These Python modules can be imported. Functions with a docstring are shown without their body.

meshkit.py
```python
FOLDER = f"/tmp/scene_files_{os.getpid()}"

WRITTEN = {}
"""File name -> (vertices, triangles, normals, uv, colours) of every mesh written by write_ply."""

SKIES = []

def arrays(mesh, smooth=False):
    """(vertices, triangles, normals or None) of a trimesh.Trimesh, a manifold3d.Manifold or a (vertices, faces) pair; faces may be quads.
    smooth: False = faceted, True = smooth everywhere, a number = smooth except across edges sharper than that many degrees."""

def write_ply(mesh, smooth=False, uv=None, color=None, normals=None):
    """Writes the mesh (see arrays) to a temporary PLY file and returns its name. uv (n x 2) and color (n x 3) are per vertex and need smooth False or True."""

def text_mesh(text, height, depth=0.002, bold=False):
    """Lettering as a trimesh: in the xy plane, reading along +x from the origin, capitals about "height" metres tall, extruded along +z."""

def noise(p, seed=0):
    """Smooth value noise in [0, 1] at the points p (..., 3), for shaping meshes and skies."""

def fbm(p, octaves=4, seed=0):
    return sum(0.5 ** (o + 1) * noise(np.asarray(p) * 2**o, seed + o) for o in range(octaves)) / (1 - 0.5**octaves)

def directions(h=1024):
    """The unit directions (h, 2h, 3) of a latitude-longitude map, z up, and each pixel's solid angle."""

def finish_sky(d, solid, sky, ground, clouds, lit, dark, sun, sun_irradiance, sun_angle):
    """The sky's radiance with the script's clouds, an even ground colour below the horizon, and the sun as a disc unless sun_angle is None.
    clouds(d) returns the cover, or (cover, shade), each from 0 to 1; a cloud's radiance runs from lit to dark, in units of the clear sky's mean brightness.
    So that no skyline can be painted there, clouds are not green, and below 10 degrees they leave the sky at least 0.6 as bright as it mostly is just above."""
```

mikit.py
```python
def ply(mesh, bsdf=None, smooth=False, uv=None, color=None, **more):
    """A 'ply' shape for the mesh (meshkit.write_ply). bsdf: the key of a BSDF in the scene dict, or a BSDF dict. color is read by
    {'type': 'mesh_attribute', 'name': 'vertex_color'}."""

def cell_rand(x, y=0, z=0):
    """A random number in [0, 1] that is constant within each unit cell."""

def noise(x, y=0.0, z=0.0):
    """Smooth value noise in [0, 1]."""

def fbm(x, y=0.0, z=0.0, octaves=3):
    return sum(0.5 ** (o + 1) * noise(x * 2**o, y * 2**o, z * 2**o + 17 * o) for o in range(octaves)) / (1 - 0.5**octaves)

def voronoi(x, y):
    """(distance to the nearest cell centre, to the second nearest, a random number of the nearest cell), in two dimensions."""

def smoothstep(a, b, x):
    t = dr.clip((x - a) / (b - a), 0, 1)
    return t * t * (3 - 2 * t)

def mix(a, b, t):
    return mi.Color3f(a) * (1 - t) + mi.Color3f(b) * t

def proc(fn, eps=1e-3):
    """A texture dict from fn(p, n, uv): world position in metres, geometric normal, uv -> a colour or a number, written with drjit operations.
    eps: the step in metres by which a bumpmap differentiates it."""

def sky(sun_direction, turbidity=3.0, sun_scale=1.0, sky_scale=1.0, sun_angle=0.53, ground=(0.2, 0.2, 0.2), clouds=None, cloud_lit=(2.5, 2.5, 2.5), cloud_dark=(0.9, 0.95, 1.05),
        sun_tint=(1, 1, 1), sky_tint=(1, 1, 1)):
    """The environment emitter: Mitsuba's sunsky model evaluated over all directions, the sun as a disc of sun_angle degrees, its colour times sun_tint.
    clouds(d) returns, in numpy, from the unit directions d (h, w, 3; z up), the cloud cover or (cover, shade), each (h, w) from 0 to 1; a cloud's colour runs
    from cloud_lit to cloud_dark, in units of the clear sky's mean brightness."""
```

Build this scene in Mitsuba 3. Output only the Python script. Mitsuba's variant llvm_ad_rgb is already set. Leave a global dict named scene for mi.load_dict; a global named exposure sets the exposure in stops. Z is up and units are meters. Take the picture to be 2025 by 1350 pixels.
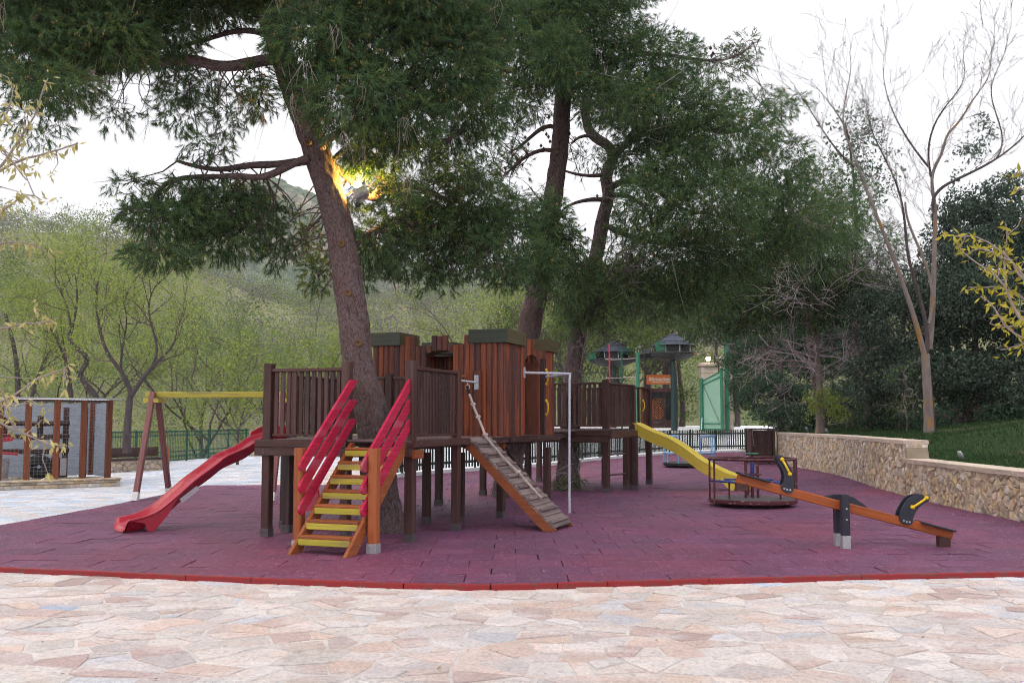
import math
import numpy as np, trimesh, mitsuba as mi, drjit as dr
import mikit, meshkit
from mikit import cell_rand, fbm, noise, mix, smoothstep, voronoi
from shapely.geometry import Polygon, LineString, Point, box as sbox
from scipy.spatial import Voronoi

T = mi.ScalarTransform4f
scene, labels, used = {}, {}, {}

# ------------------------------------------------------------------ camera, sky, exposure
EYE, PITCH = (0.0, 0.0, 1.51), math.radians(4.61)
scene['camera'] = {'type': 'perspective', 'fov': 54.43, 'fov_axis': 'x', 'near_clip': 0.1, 'far_clip': 4000.0,
                   'to_world': T().look_at(origin=list(EYE), target=[0.0, math.cos(PITCH), EYE[2] + math.sin(PITCH)], up=[0, 0, 1])}
scene['sky'] = mikit.sky((-0.35, -0.55, 0.75), turbidity=3, sun_scale=0.12, sun_angle=20,
                         clouds=lambda d: np.ones(d.shape[:2]), cloud_lit=(2.6, 2.6, 2.74))
exposure = 2.35

AIR = 0.00025
scene['air'] = {'type': 'homogeneous', 'albedo': {'type': 'rgb', 'value': [0.95, 0.955, 0.96]}, 'sigma_t': AIR}
scene['camera']['medium'] = {'type': 'ref', 'id': 'air'}
scene['haze'] = {'type': 'cube', 'to_world': T().translate([0, 760, 143]).scale([1250, 830, 157]), 'bsdf': {'type': 'null'}, 'interior': {'type': 'ref', 'id': 'air'}}
labels['haze'] = {'kind': 'stuff', 'label': 'thin bluish air between the near trees and the distant mountain', 'category': 'haze'}

# ------------------------------------------------------------------ materials
def V(bsdf):
    return {'type': 'twosided', 'bsdf': bsdf}

def rgb(c):
    return {'type': 'rgb', 'value': list(c)}

def plain(key, c, rough=0.5, metallic=0.0, spec=0.5, **kw):
    scene[key] = V({'type': 'principled', 'base_color': c if isinstance(c, dict) else rgb(c), 'roughness': rough, 'metallic': metallic, 'specular': spec, **kw})

def bumped(key, base, fn, scale, rough=0.6, spec=0.4, eps=2e-3):
    scene[key] = V({'type': 'bumpmap', 'relief': mikit.proc(fn, eps=eps), 'scale': scale,
                    'bsdf': {'type': 'principled', 'base_color': mikit.proc(base), 'roughness': rough, 'specular': spec}})

def pick(r, cols):
    c = mi.Color3f(cols[0])
    for i in range(1, len(cols)):
        c = dr.select(r > i / len(cols), mi.Color3f(cols[i]), c)
    return c

def pieces_fn(cols, gs=(9, 9, 9), amp=0.5, vary=0.3):
    """Colour of one piece among many: uv.x // 8 is the piece's number; a little grain in world space."""
    def fn(p, n, uv):
        k = dr.floor(uv.x / 8)
        c = pick(cell_rand(k, 3.0, 1.0), cols)
        v = 1 - vary / 2 + vary * cell_rand(k, 11.0, 2.0)
        g = fbm(p.x * gs[0], p.y * gs[1], p.z * gs[2], 3)
        return c * v * (1 - amp / 2 + amp * g)
    return fn

def wood_fn(cols, amp=0.7, vary=0.35, fade=None):
    """Sawn timber: uv.x runs along the piece in metres (piece number = uv.x // 8), uv.y around it."""
    def fn(p, n, uv):
        k = dr.floor(uv.x / 8)
        c = pick(cell_rand(k, 5.0, 1.0), cols)
        v = 1 - vary / 2 + vary * cell_rand(k, 17.0, 2.0)
        g = fbm(uv.x * 2.2, uv.y * 75, k, 3)
        b = fbm(uv.x * 1.3 + 40, uv.y * 9, k, 2)
        c = c * v * (1 - amp / 2 + amp * g)
        if fade is not None:
            c = mix(c, fade, 0.75 * smoothstep(0.52, 0.78, b))
        return c
    return fn

def wood(key, cols, rough=0.5, spec=0.45, **kw):
    plain(key, mikit.proc(wood_fn(cols, **kw)), rough, spec=spec)

wood('wood_dark', [(0.046, 0.017, 0.016), (0.058, 0.022, 0.019), (0.036, 0.015, 0.017), (0.070, 0.028, 0.023)], amp=0.9, fade=(0.085, 0.045, 0.044))
wood('wood_castle', [(0.120, 0.030, 0.016), (0.18, 0.042, 0.016), (0.080, 0.025, 0.020), (0.25, 0.055, 0.016), (0.130, 0.035, 0.020), (0.26, 0.058, 0.018)], amp=1.0, fade=(0.060, 0.024, 0.030))
wood('wood_orange', [(0.27, 0.075, 0.022), (0.31, 0.088, 0.026), (0.24, 0.065, 0.022)], amp=0.6, vary=0.2)
wood('wood_grey', [(0.16, 0.115, 0.115), (0.20, 0.150, 0.145), (0.125, 0.088, 0.090)], rough=0.75, amp=1.0)
wood('wood_seesaw', [(0.40, 0.090, 0.014)], amp=0.6, rough=0.38)
wood('wood_swing', [(0.17, 0.055, 0.060), (0.19, 0.065, 0.068)], amp=0.7)
wood('wood_cage', [(0.13, 0.036, 0.014), (0.16, 0.045, 0.018), (0.11, 0.030, 0.014)], amp=0.9)
wood('paint_yellow', [(0.40, 0.35, 0.035), (0.44, 0.38, 0.05)], amp=0.45, vary=0.15, fade=(0.27, 0.22, 0.09))
wood('paint_red', [(0.44, 0.012, 0.060), (0.50, 0.016, 0.066)], amp=0.6, vary=0.2, rough=0.45, fade=(0.42, 0.09, 0.14))
wood('cap_green', [(0.105, 0.082, 0.036), (0.055, 0.066, 0.050), (0.085, 0.074, 0.036)], amp=0.8)
wood('paint_green', [(0.010, 0.030, 0.022), (0.012, 0.036, 0.026), (0.008, 0.024, 0.018)], amp=0.4)

def slide_fn(c, scuff):
    def fn(p, n, uv):
        a = fbm(p.x * 3, p.y * 3, p.z * 3, 3)
        b = fbm(p.x * 26, p.y * 26, p.z * 40, 2)
        return mix(c, scuff, 0.55 * smoothstep(0.5, 0.8, a) * smoothstep(0.35, 0.75, b))
    return fn
plain('plastic_red', mikit.proc(slide_fn((0.40, 0.008, 0.030), (0.52, 0.10, 0.13))), 0.30, spec=0.7, clearcoat=0.7, clearcoat_gloss=0.7)
plain('plastic_yellow', mikit.proc(slide_fn((0.80, 0.62, 0.085), (0.78, 0.66, 0.25))), 0.35)
plain('plastic_blue', (0.010, 0.030, 0.20), 0.35)
plain('plastic_navy', (0.016, 0.019, 0.036), 0.38)
plain('plastic_black', (0.008, 0.008, 0.010), 0.45)
plain('handle_yellow', (0.75, 0.52, 0.012), 0.3)
plain('steel', (0.55, 0.57, 0.60), 0.38, metallic=1.0)
plain('zinc', mikit.proc(lambda p, n, uv: mix((0.36, 0.38, 0.42), (0.55, 0.57, 0.60), fbm(p.x * 60, p.y * 60, p.z * 60, 2))), 0.5, metallic=0.6)
plain('white_metal', (0.60, 0.61, 0.68), 0.35)
plain('maroon_metal', mikit.proc(lambda p, n, uv: mix((0.075, 0.014, 0.020), (0.40, 0.28, 0.28), 0.7 * smoothstep(0.66, 0.74, fbm(p.x * 18, p.y * 18, p.z * 22, 3)))), 0.4)
plain('skyblue_metal', (0.20, 0.38, 0.62), 0.4)
plain('green_metal', (0.012, 0.075, 0.050), 0.45)
plain('gate_green', mikit.proc(lambda p, n, uv: mix((0.23, 0.42, 0.31), (0.28, 0.46, 0.36), fbm(p.x * 3, p.y * 3, p.z * 8, 3))), 0.45)
plain('gate_frame', (0.030, 0.17, 0.105), 0.45)
plain('tower_green', (0.010, 0.034, 0.036), 0.4)
plain('tower_black', (0.008, 0.009, 0.011), 0.5)
plain('awning_green', (0.010, 0.110, 0.062), 0.6)
wood('shingle', [(0.060, 0.072, 0.105), (0.075, 0.088, 0.125), (0.05, 0.058, 0.085)], amp=0.5)
plain('white_trim', (0.66, 0.67, 0.70), 0.5)
plain('sign_orange', mikit.proc(lambda p, n, uv: mix((0.52, 0.115, 0.015), (0.60, 0.16, 0.03), fbm(p.x * 4, p.y * 4, p.z * 4, 2))), 0.5)
plain('sign_white', (0.75, 0.72, 0.62), 0.5)
plain('kerb_red', mikit.proc(lambda p, n, uv: mix((0.25, 0.014, 0.018), (0.15, 0.045, 0.042), 0.7 * smoothstep(0.55, 0.7, fbm(p.x * 14, p.y * 14, p.z * 30, 3)))), 0.6)
plain('rope_fibre', mikit.proc(lambda p, n, uv: mix((0.34, 0.27, 0.26), (0.60, 0.52, 0.50), fbm(p.x * 70, p.y * 70, p.z * 70, 2))), 0.9)
plain('grout', mikit.proc(lambda p, n, uv: mix((0.36, 0.32, 0.31), (0.62, 0.59, 0.57), fbm(p.x * 4, p.y * 4, 1.0, 5))), 0.85)
plain('tile_bed', (0.018, 0.010, 0.014), 0.9)
plain('mortar', mikit.proc(lambda p, n, uv: mix((0.22, 0.18, 0.13), (0.34, 0.28, 0.21), fbm(p.x * 6, p.y * 6, p.z * 6, 4))), 0.9)
plain('corrugated', mikit.proc(lambda p, n, uv: mix((0.20, 0.22, 0.25), (0.29, 0.31, 0.34), fbm(p.x * 3, p.y * 3, p.z * 12, 2))), 0.55)
plain('mesh_wire', (0.30, 0.31, 0.33), 0.5, metallic=0.4)
plain('roof_metal', (0.22, 0.25, 0.30), 0.45)
plain('bag_white', (0.55, 0.52, 0.58), 0.5)
plain('cloth_red', (0.55, 0.02, 0.05), 0.6)

def tile_fn(p, n, uv):
    k = dr.floor(uv.x / 8)
    c = pick(cell_rand(k, 3.0, 1.0), [(0.140, 0.043, 0.094), (0.132, 0.045, 0.100), (0.148, 0.043, 0.090), (0.126, 0.044, 0.097), (0.138, 0.047, 0.098), (0.120, 0.042, 0.088)])
    v = 0.90 + 0.20 * cell_rand(k, 11.0, 2.0)
    worn = smoothstep(0.54, 0.74, fbm(p.x * 0.5 + 3, p.y * 0.28, 2.0, 4))
    c = mix(c, (0.175, 0.038, 0.066), 0.50 * worn)
    dirt = smoothstep(0.52, 0.76, fbm(p.x * 0.8 + 30, p.y * 0.4, 7.0, 4))
    c = mix(c, (0.078, 0.046, 0.082), 0.35 * dirt)
    g = fbm(p.x * 45, p.y * 45, p.z * 45, 3)
    streak = smoothstep(0.60, 0.80, fbm(p.x * 9, p.y * 16, 4.0, 3))
    c = mix(c, (0.22, 0.12, 0.18), 0.30 * streak)
    fleck = smoothstep(0.86, 0.92, noise(p.x * 85, p.y * 34, 5.0))
    c = c * v * (0.66 + 0.68 * g)
    return mix(c, (0.48, 0.40, 0.45), 0.35 * fleck)
bumped('rubber', tile_fn, lambda p, n, uv: fbm(p.x * 60, p.y * 60, p.z * 60, 3), 0.006, rough=0.62, spec=0.28)

PAVE = [(0.50, 0.41, 0.385), (0.46, 0.385, 0.375), (0.52, 0.41, 0.37), (0.50, 0.45, 0.43), (0.48, 0.44, 0.44), (0.53, 0.48, 0.46), (0.44, 0.34, 0.325), (0.51, 0.40, 0.35), (0.49, 0.44, 0.44), (0.55, 0.51, 0.49), (0.52, 0.43, 0.40), (0.47, 0.42, 0.42), (0.41, 0.31, 0.295), (0.51, 0.47, 0.46), (0.46, 0.45, 0.48)]
def pave_fn(cols):
    def fn(p, n, uv):
        k = dr.floor(uv.x / 8)
        c = pick(cell_rand(k, 3.0, 1.0), cols)
        v = 0.88 + 0.24 * cell_rand(k, 11.0, 2.0)
        a = fbm(p.x * 1.9, p.y * 3.4, 1.0, 5)
        a2 = fbm(p.x * 4 + 9 * cell_rand(k, 1.0, 9.0), p.y * 7.5, k, 4)
        b = fbm(p.x * 20, p.y * 24, 1.0, 3)
        blue = 0.75 * dr.select(cell_rand(k, 23.0, 4.0) > 0.985, 1.0, 0.0) * smoothstep(0.42, 0.56, a2)
        c = mix(c, (0.58, 0.54, 0.53), 0.65 * smoothstep(0.45, 0.64, a))
        c = mix(c, (0.53, 0.41, 0.35), 0.45 * smoothstep(0.52, 0.72, a2))
        c = mix(c, (0.34, 0.44, 0.60), blue)
        c = mix(c, (0.30, 0.25, 0.235), 0.45 * smoothstep(0.63, 0.80, b))
        return c * v * (0.84 + 0.30 * noise(p.x * 60, p.y * 60, 3.0))
    return fn
bumped('flagstone', pave_fn(PAVE), lambda p, n, uv: fbm(p.x * 14, p.y * 14, p.z * 14, 4), 0.014, rough=0.7, spec=0.3)
bumped('flagstone_grey', pave_fn([(0.42, 0.49, 0.60), (0.48, 0.54, 0.63), (0.39, 0.47, 0.59), (0.52, 0.56, 0.63), (0.46, 0.52, 0.60)]), lambda p, n, uv: fbm(p.x * 16, p.y * 16, p.z * 16, 4), 0.010, rough=0.7, spec=0.35)
plain('concrete_pale', mikit.proc(lambda p, n, uv: mix((0.64, 0.66, 0.70), (0.76, 0.77, 0.79), fbm(p.x * 0.9, p.y * 0.9, 1.0, 5))), 0.75)
RUBBLE = [(0.50, 0.41, 0.29), (0.54, 0.44, 0.32), (0.46, 0.38, 0.29), (0.54, 0.42, 0.33), (0.51, 0.39, 0.31), (0.47, 0.41, 0.36), (0.50, 0.41, 0.34), (0.54, 0.40, 0.24), (0.60, 0.55, 0.49), (0.38, 0.31, 0.24)]
bumped('rubble', pieces_fn(RUBBLE, (11, 11, 11), 0.9, 0.35), lambda p, n, uv: fbm(p.x * 17, p.y * 17, p.z * 17, 4), 0.022, rough=0.85, spec=0.25)
bumped('capstone', pieces_fn([(0.52, 0.44, 0.36), (0.56, 0.47, 0.39), (0.49, 0.41, 0.34), (0.53, 0.43, 0.37)], (7, 7, 30), 0.5, 0.2), lambda p, n, uv: fbm(p.x * 20, p.y * 20, p.z * 30, 3), 0.006, rough=0.8, spec=0.25)
bumped('pillar_stone', pieces_fn([(0.50, 0.42, 0.34), (0.45, 0.38, 0.31), (0.54, 0.46, 0.38)], (4, 4, 4), 0.5, 0.25), lambda p, n, uv: fbm(p.x * 12, p.y * 12, p.z * 12, 3), 0.02, rough=0.85, spec=0.2)

def bark_fn(plate, crack, warm):
    def fn(p, n, uv):
        # uv in metres: x around, y along. Long scaly plates with rusty cracks between them.
        wx = uv.x * 34 + 2.4 * fbm(uv.x * 16, uv.y * 8, 2.0, 3)
        d1, d2, r = voronoi(wx, uv.y * 11 + 1.5 * fbm(uv.x * 20, uv.y * 9, 5.0, 2))
        e = 0.25 + 0.75 * smoothstep(0.0, 0.32, d2 - d1)
        c = mix(crack, mix(plate, warm, r * 0.7), e)
        return c * (0.7 + 0.6 * fbm(p.x * 45, p.y * 45, p.z * 30, 3))
    return fn
plain('bark_pine', mikit.proc(bark_fn((0.150, 0.118, 0.128), (0.040, 0.021, 0.019), (0.140, 0.080, 0.070))), 0.9, spec=0.2)
plain('bark_grey', mikit.proc(lambda p, n, uv: mix((0.045, 0.036, 0.042), (0.115, 0.092, 0.095), fbm(p.x * 9, p.y * 9, p.z * 3, 4))), 0.9, spec=0.2)
plain('bark_pale', mikit.proc(lambda p, n, uv: mix(mix((0.13, 0.105, 0.105), (0.30, 0.25, 0.235), fbm(p.x * 8, p.y * 8, p.z * 2.2, 4)), (0.34, 0.17, 0.04), 0.8 * smoothstep(0.56, 0.70, fbm(p.x * 5 + 9, p.y * 5, p.z * 2.0, 3)))), 0.85, spec=0.2)
plain('bark_wood', (0.15, 0.085, 0.05), 0.8, spec=0.2)
plain('twig_brown', (0.100, 0.070, 0.068), 0.9, spec=0.2)
plain('twig_grey', (0.29, 0.262, 0.25), 0.9, spec=0.2)
plain('twig_pale', (0.30, 0.25, 0.24), 0.9, spec=0.2)
plain('cone_brown', (0.050, 0.030, 0.026), 0.8)
plain('pollen', (0.27, 0.165, 0.050), 0.8)

def leaf(key, cols, trans=0.5, rough=0.5, vary=0.6):
    scene[key] = {'type': 'principledthin', 'base_color': mikit.proc(pieces_fn(cols, (1, 1, 1), 0.0, vary)), 'roughness': rough, 'diff_trans': trans}
leaf('needle', [(0.122, 0.205, 0.086), (0.100, 0.178, 0.084), (0.156, 0.238, 0.084), (0.118, 0.190, 0.104), (0.158, 0.208, 0.086), (0.092, 0.160, 0.082)], 0.75)
plain('twig_lilac', (0.36, 0.305, 0.325), 0.9, spec=0.2)
plain('litter', mikit.proc(pieces_fn([(0.42, 0.36, 0.30), (0.20, 0.12, 0.06), (0.50, 0.46, 0.42), (0.30, 0.20, 0.09)], (1, 1, 1), 0.0, 0.3)), 0.9)
leaf('leaf_spring', [(0.30, 0.38, 0.085), (0.25, 0.34, 0.085), (0.36, 0.41, 0.11), (0.22, 0.31, 0.095)], 0.9)
leaf('leaf_mid', [(0.095, 0.156, 0.048), (0.116, 0.177, 0.051), (0.082, 0.129, 0.048), (0.143, 0.190, 0.061)], 0.8)
leaf('leaf_dark', [(0.049, 0.104, 0.065), (0.068, 0.125, 0.073), (0.042, 0.086, 0.060), (0.086, 0.137, 0.083)], 0.6)
leaf('leaf_olive', [(0.084, 0.125, 0.089), (0.110, 0.151, 0.113), (0.067, 0.106, 0.082), (0.144, 0.180, 0.151), (0.055, 0.089, 0.074)], 0.6)
leaf('leaf_forest', [(0.30, 0.38, 0.120), (0.23, 0.31, 0.120), (0.37, 0.42, 0.12), (0.27, 0.26, 0.24), (0.24, 0.22, 0.235), (0.20, 0.27, 0.13), (0.33, 0.39, 0.14), (0.26, 0.34, 0.10)], 0.8, vary=0.5)
leaf('leaf_catkin', [(0.52, 0.46, 0.20), (0.58, 0.52, 0.27), (0.46, 0.42, 0.17)], 0.7)
leaf('leaf_yellow', [(0.46, 0.40, 0.055), (0.40, 0.38, 0.07), (0.50, 0.44, 0.09)], 0.8)
leaf('grass_blade', [(0.037, 0.085, 0.033), (0.053, 0.105, 0.037), (0.033, 0.073, 0.033), (0.075, 0.110, 0.048)], 0.6)
plain('lawn_soil', mikit.proc(lambda p, n, uv: mix(mix((0.020, 0.040, 0.016), (0.034, 0.060, 0.022), fbm(p.x * 2.5, p.y * 2.5, 1.0, 4)), (0.10, 0.075, 0.05), 0.7 * smoothstep(0.60, 0.72, fbm(p.x * 0.35 + 8, p.y * 0.35, 3.0, 4)))), 0.95, spec=0.1)
plain('hill_soil', mikit.proc(lambda p, n, uv: mix((0.12, 0.15, 0.065), (0.22, 0.20, 0.13), fbm(p.x * 0.12, p.y * 0.12, p.z * 0.12, 5))), 0.95, spec=0.1)
def far_fn(p, n, uv):
    a = fbm(p.x * 0.012, p.y * 0.012, p.z * 0.02, 4)
    t = smoothstep(0.46, 0.60, fbm(p.x * 0.11, p.y * 0.05, p.z * 0.12, 4))
    return mix(mix((0.060, 0.090, 0.060), (0.11, 0.14, 0.09), t), (0.30, 0.26, 0.21), smoothstep(0.50, 0.66, a) * (0.3 + 0.7 * t))
plain('far_hill_soil', mikit.proc(far_fn), 0.95, spec=0.1)
scene['poly_sheet'] = {'type': 'principledthin', 'base_color': rgb((0.85, 0.88, 0.92)), 'roughness': 0.5, 'diff_trans': 1.6}
scene['poly_wall'] = {'type': 'principledthin', 'base_color': mikit.proc(lambda p, n, uv: mix((0.34, 0.37, 0.43), (0.46, 0.49, 0.55), fbm(p.x * 3, p.y * 3, p.z * 12, 2))), 'roughness': 0.5, 'diff_trans': 1.0}

# ------------------------------------------------------------------ naming
def key_of(name, parent=None):
    base = name if parent is None else parent + '__' + name
    n = used.get(base)
    used[base] = 0 if n is None else n + 1
    return base if n is None else f'{base}_{n + 1:03d}'

def tag(k, label=None, cat=None, group=None, kind=None):
    d = labels.setdefault(k, {})
    for a, b in (('label', label), ('category', cat), ('group', group), ('kind', kind)):
        if b:
            d[a] = b
    return k

def thing(name, label, cat, group=None, kind=None):
    return tag(key_of(name), label, cat, group, kind)

def put(name, m, mat, parent=None, smooth=False, kind=None, label=None, **more):
    """One mesh entry: m = (vertices, faces[, uv])."""
    k = key_of(name, parent)
    uv = m[2] if len(m) > 2 and m[2] is not None else None
    if uv is not None and smooth not in (False, True):
        smooth = True
    scene[k] = mikit.ply((m[0], m[1]), mat, smooth=smooth, uv=uv, **more)
    if kind or label:
        tag(k, label, None, None, kind)
    return k

# ------------------------------------------------------------------ meshes
PIECE = [0]
def number():
    PIECE[0] += 1
    return PIECE[0] % 4096

def tri(f):
    f = np.asarray(f)
    return f if f.shape[1] == 3 else np.vstack([f[:, [0, 1, 2]], f[:, [0, 2, 3]]])

def join(parts):
    vs, fs, us, at = [], [], [], 0
    for m in parts:
        v = np.asarray(m[0], float)
        vs.append(v); fs.append(tri(m[1]) + at); at += len(v)
        us.append(m[2] if len(m) > 2 and m[2] is not None else np.zeros((len(v), 2)))
    return np.vstack(vs), np.vstack(fs), np.vstack(us)

def unit(a):
    a = np.asarray(a, float)
    return a / (np.linalg.norm(a) + 1e-12)

def bar(a, b, w, h, up=(0, 0, 1), ch=0.004, piece=None):
    """A chamfered timber from a to b: w across, h in the direction of up."""
    a, b = np.asarray(a, float), np.asarray(b, float)
    d = unit(b - a); L = np.linalg.norm(b - a)
    s = np.cross(d, up)
    if np.linalg.norm(s) < 1e-6:
        s = np.cross(d, (1, 0, 0))
    s = unit(s); t = np.cross(s, d)
    ch = min(ch, w / 4, h / 4)
    x, y = w / 2, h / 2
    sec = np.array([(-x + ch, -y), (x - ch, -y), (x, -y + ch), (x, y - ch), (x - ch, y), (-x + ch, y), (-x, y - ch), (-x, -y + ch)])
    per = np.array([0, w, w, w + h, w + h, 2 * w + h, 2 * w + h, 2 * w + 2 * h])
    k = number() if piece is None else piece
    v, u = [], []
    for e in (0, L):
        v.append(a + d * e + sec[:, :1] * s + sec[:, 1:] * t)
        u.append(np.stack([np.full(8, 8 * k + 1 + min(e, 6.5)), per], 1))
    i = np.arange(8); j = (i + 1) % 8
    f = np.stack([i, j, j + 8, i + 8], 1)
    c0 = [[0, m + 1, m] for m in range(1, 7)]; c1 = [[8, 8 + m, 9 + m] for m in range(1, 7)]
    return np.vstack(v), np.vstack([tri(f), c0, c1]), np.vstack(u)

def cube(c, size, rotz=0.0, piece=None, ch=0.004):
    """A chamfered block centred at c."""
    sx, sy, sz = size
    d = np.array([math.cos(rotz), math.sin(rotz), 0]) * sx / 2
    return bar(np.asarray(c, float) - d, np.asarray(c, float) + d, sy, sz, ch=ch, piece=piece)

def tube(pts, r, sides=8, piece=None, caps=True):
    p = np.asarray(pts, float); n = len(p)
    r = np.broadcast_to(np.asarray(r, float), (n,))
    t = np.gradient(p, axis=0); t /= np.linalg.norm(t, axis=1, keepdims=True) + 1e-12
    ref = np.array([0, 0, 1.0]) if abs(t[:, 2]).mean() < 0.8 else np.array([1.0, 0, 0])
    a = np.cross(t, ref); a /= np.linalg.norm(a, axis=1, keepdims=True) + 1e-12
    b = np.cross(t, a)
    ang = np.arange(sides) * 2 * np.pi / sides
    v = p[:, None] + r[:, None, None] * (np.cos(ang)[None, :, None] * a[:, None] + np.sin(ang)[None, :, None] * b[:, None])
    i, j = np.meshgrid(np.arange(n - 1), np.arange(sides), indexing='ij')
    q = np.stack([i * sides + j, i * sides + (j + 1) % sides, (i + 1) * sides + (j + 1) % sides, (i + 1) * sides + j], -1).reshape(-1, 4)[:, ::-1]
    k = number() if piece is None else piece
    ln = np.concatenate([[0], np.cumsum(np.linalg.norm(np.diff(p, axis=0), axis=1))])
    u = np.stack(np.broadcast_arrays(8 * k + 1 + np.minimum(ln, 6.5)[:, None], (ang * max(r.max(), 1e-3))[None]), -1).reshape(-1, 2)
    f = tri(q)
    if caps and sides > 3:
        m = np.arange(1, sides - 1)
        f = np.vstack([f, np.stack([0 * m, m, m + 1], 1), np.stack([0 * m, m + 1, m], 1) + (n - 1) * sides])
    return v.reshape(-1, 3), f, u

def lathe(profile, c, sides=24, piece=None):
    """profile: (radius, z) pairs turned about the vertical through c."""
    pr = np.asarray(profile, float); ang = np.arange(sides) * 2 * np.pi / sides
    v = np.stack([pr[:, :1] * np.cos(ang), pr[:, :1] * np.sin(ang), np.repeat(pr[:, 1:], sides, 1)], -1) + np.asarray(c, float)
    i, j = np.meshgrid(np.arange(len(pr) - 1), np.arange(sides), indexing='ij')
    q = np.stack([i * sides + j, i * sides + (j + 1) % sides, (i + 1) * sides + (j + 1) % sides, (i + 1) * sides + j], -1).reshape(-1, 4)
    k = number() if piece is None else piece
    u = np.stack(np.broadcast_arrays(8 * k + 1 + (pr[:, 1:] - pr[:, 1].min()).clip(0, 6), ang[None] * 0.2), -1).reshape(-1, 2)
    return v.reshape(-1, 3), tri(q), u

def loft(rings, closed=True, caps=False, piece=None):
    r = np.asarray(rings, float); n, m = r.shape[:2]
    jj = np.arange(m if closed else m - 1)
    i, j = np.meshgrid(np.arange(n - 1), jj, indexing='ij')
    q = np.stack([i * m + j, i * m + (j + 1) % m, (i + 1) * m + (j + 1) % m, (i + 1) * m + j], -1).reshape(-1, 4)
    f = tri(q)
    if caps:                                      # a closed outline whose halves run side by side
        h = m // 2
        for e, flip in ((0, False), ((n - 1) * m, True)):
            for a in range(h - 1):
                quad = [e + a, e + a + 1, e + m - 2 - a, e + m - 1 - a]
                f = np.vstack([f, tri([quad[::-1] if flip else quad])])
    k = number() if piece is None else piece
    u = np.stack(np.broadcast_arrays(8 * k + 1 + np.linspace(0, 3, n)[:, None], np.linspace(0, 1, m)[None]), -1).reshape(-1, 2)
    return r.reshape(-1, 3), f, u

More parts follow.
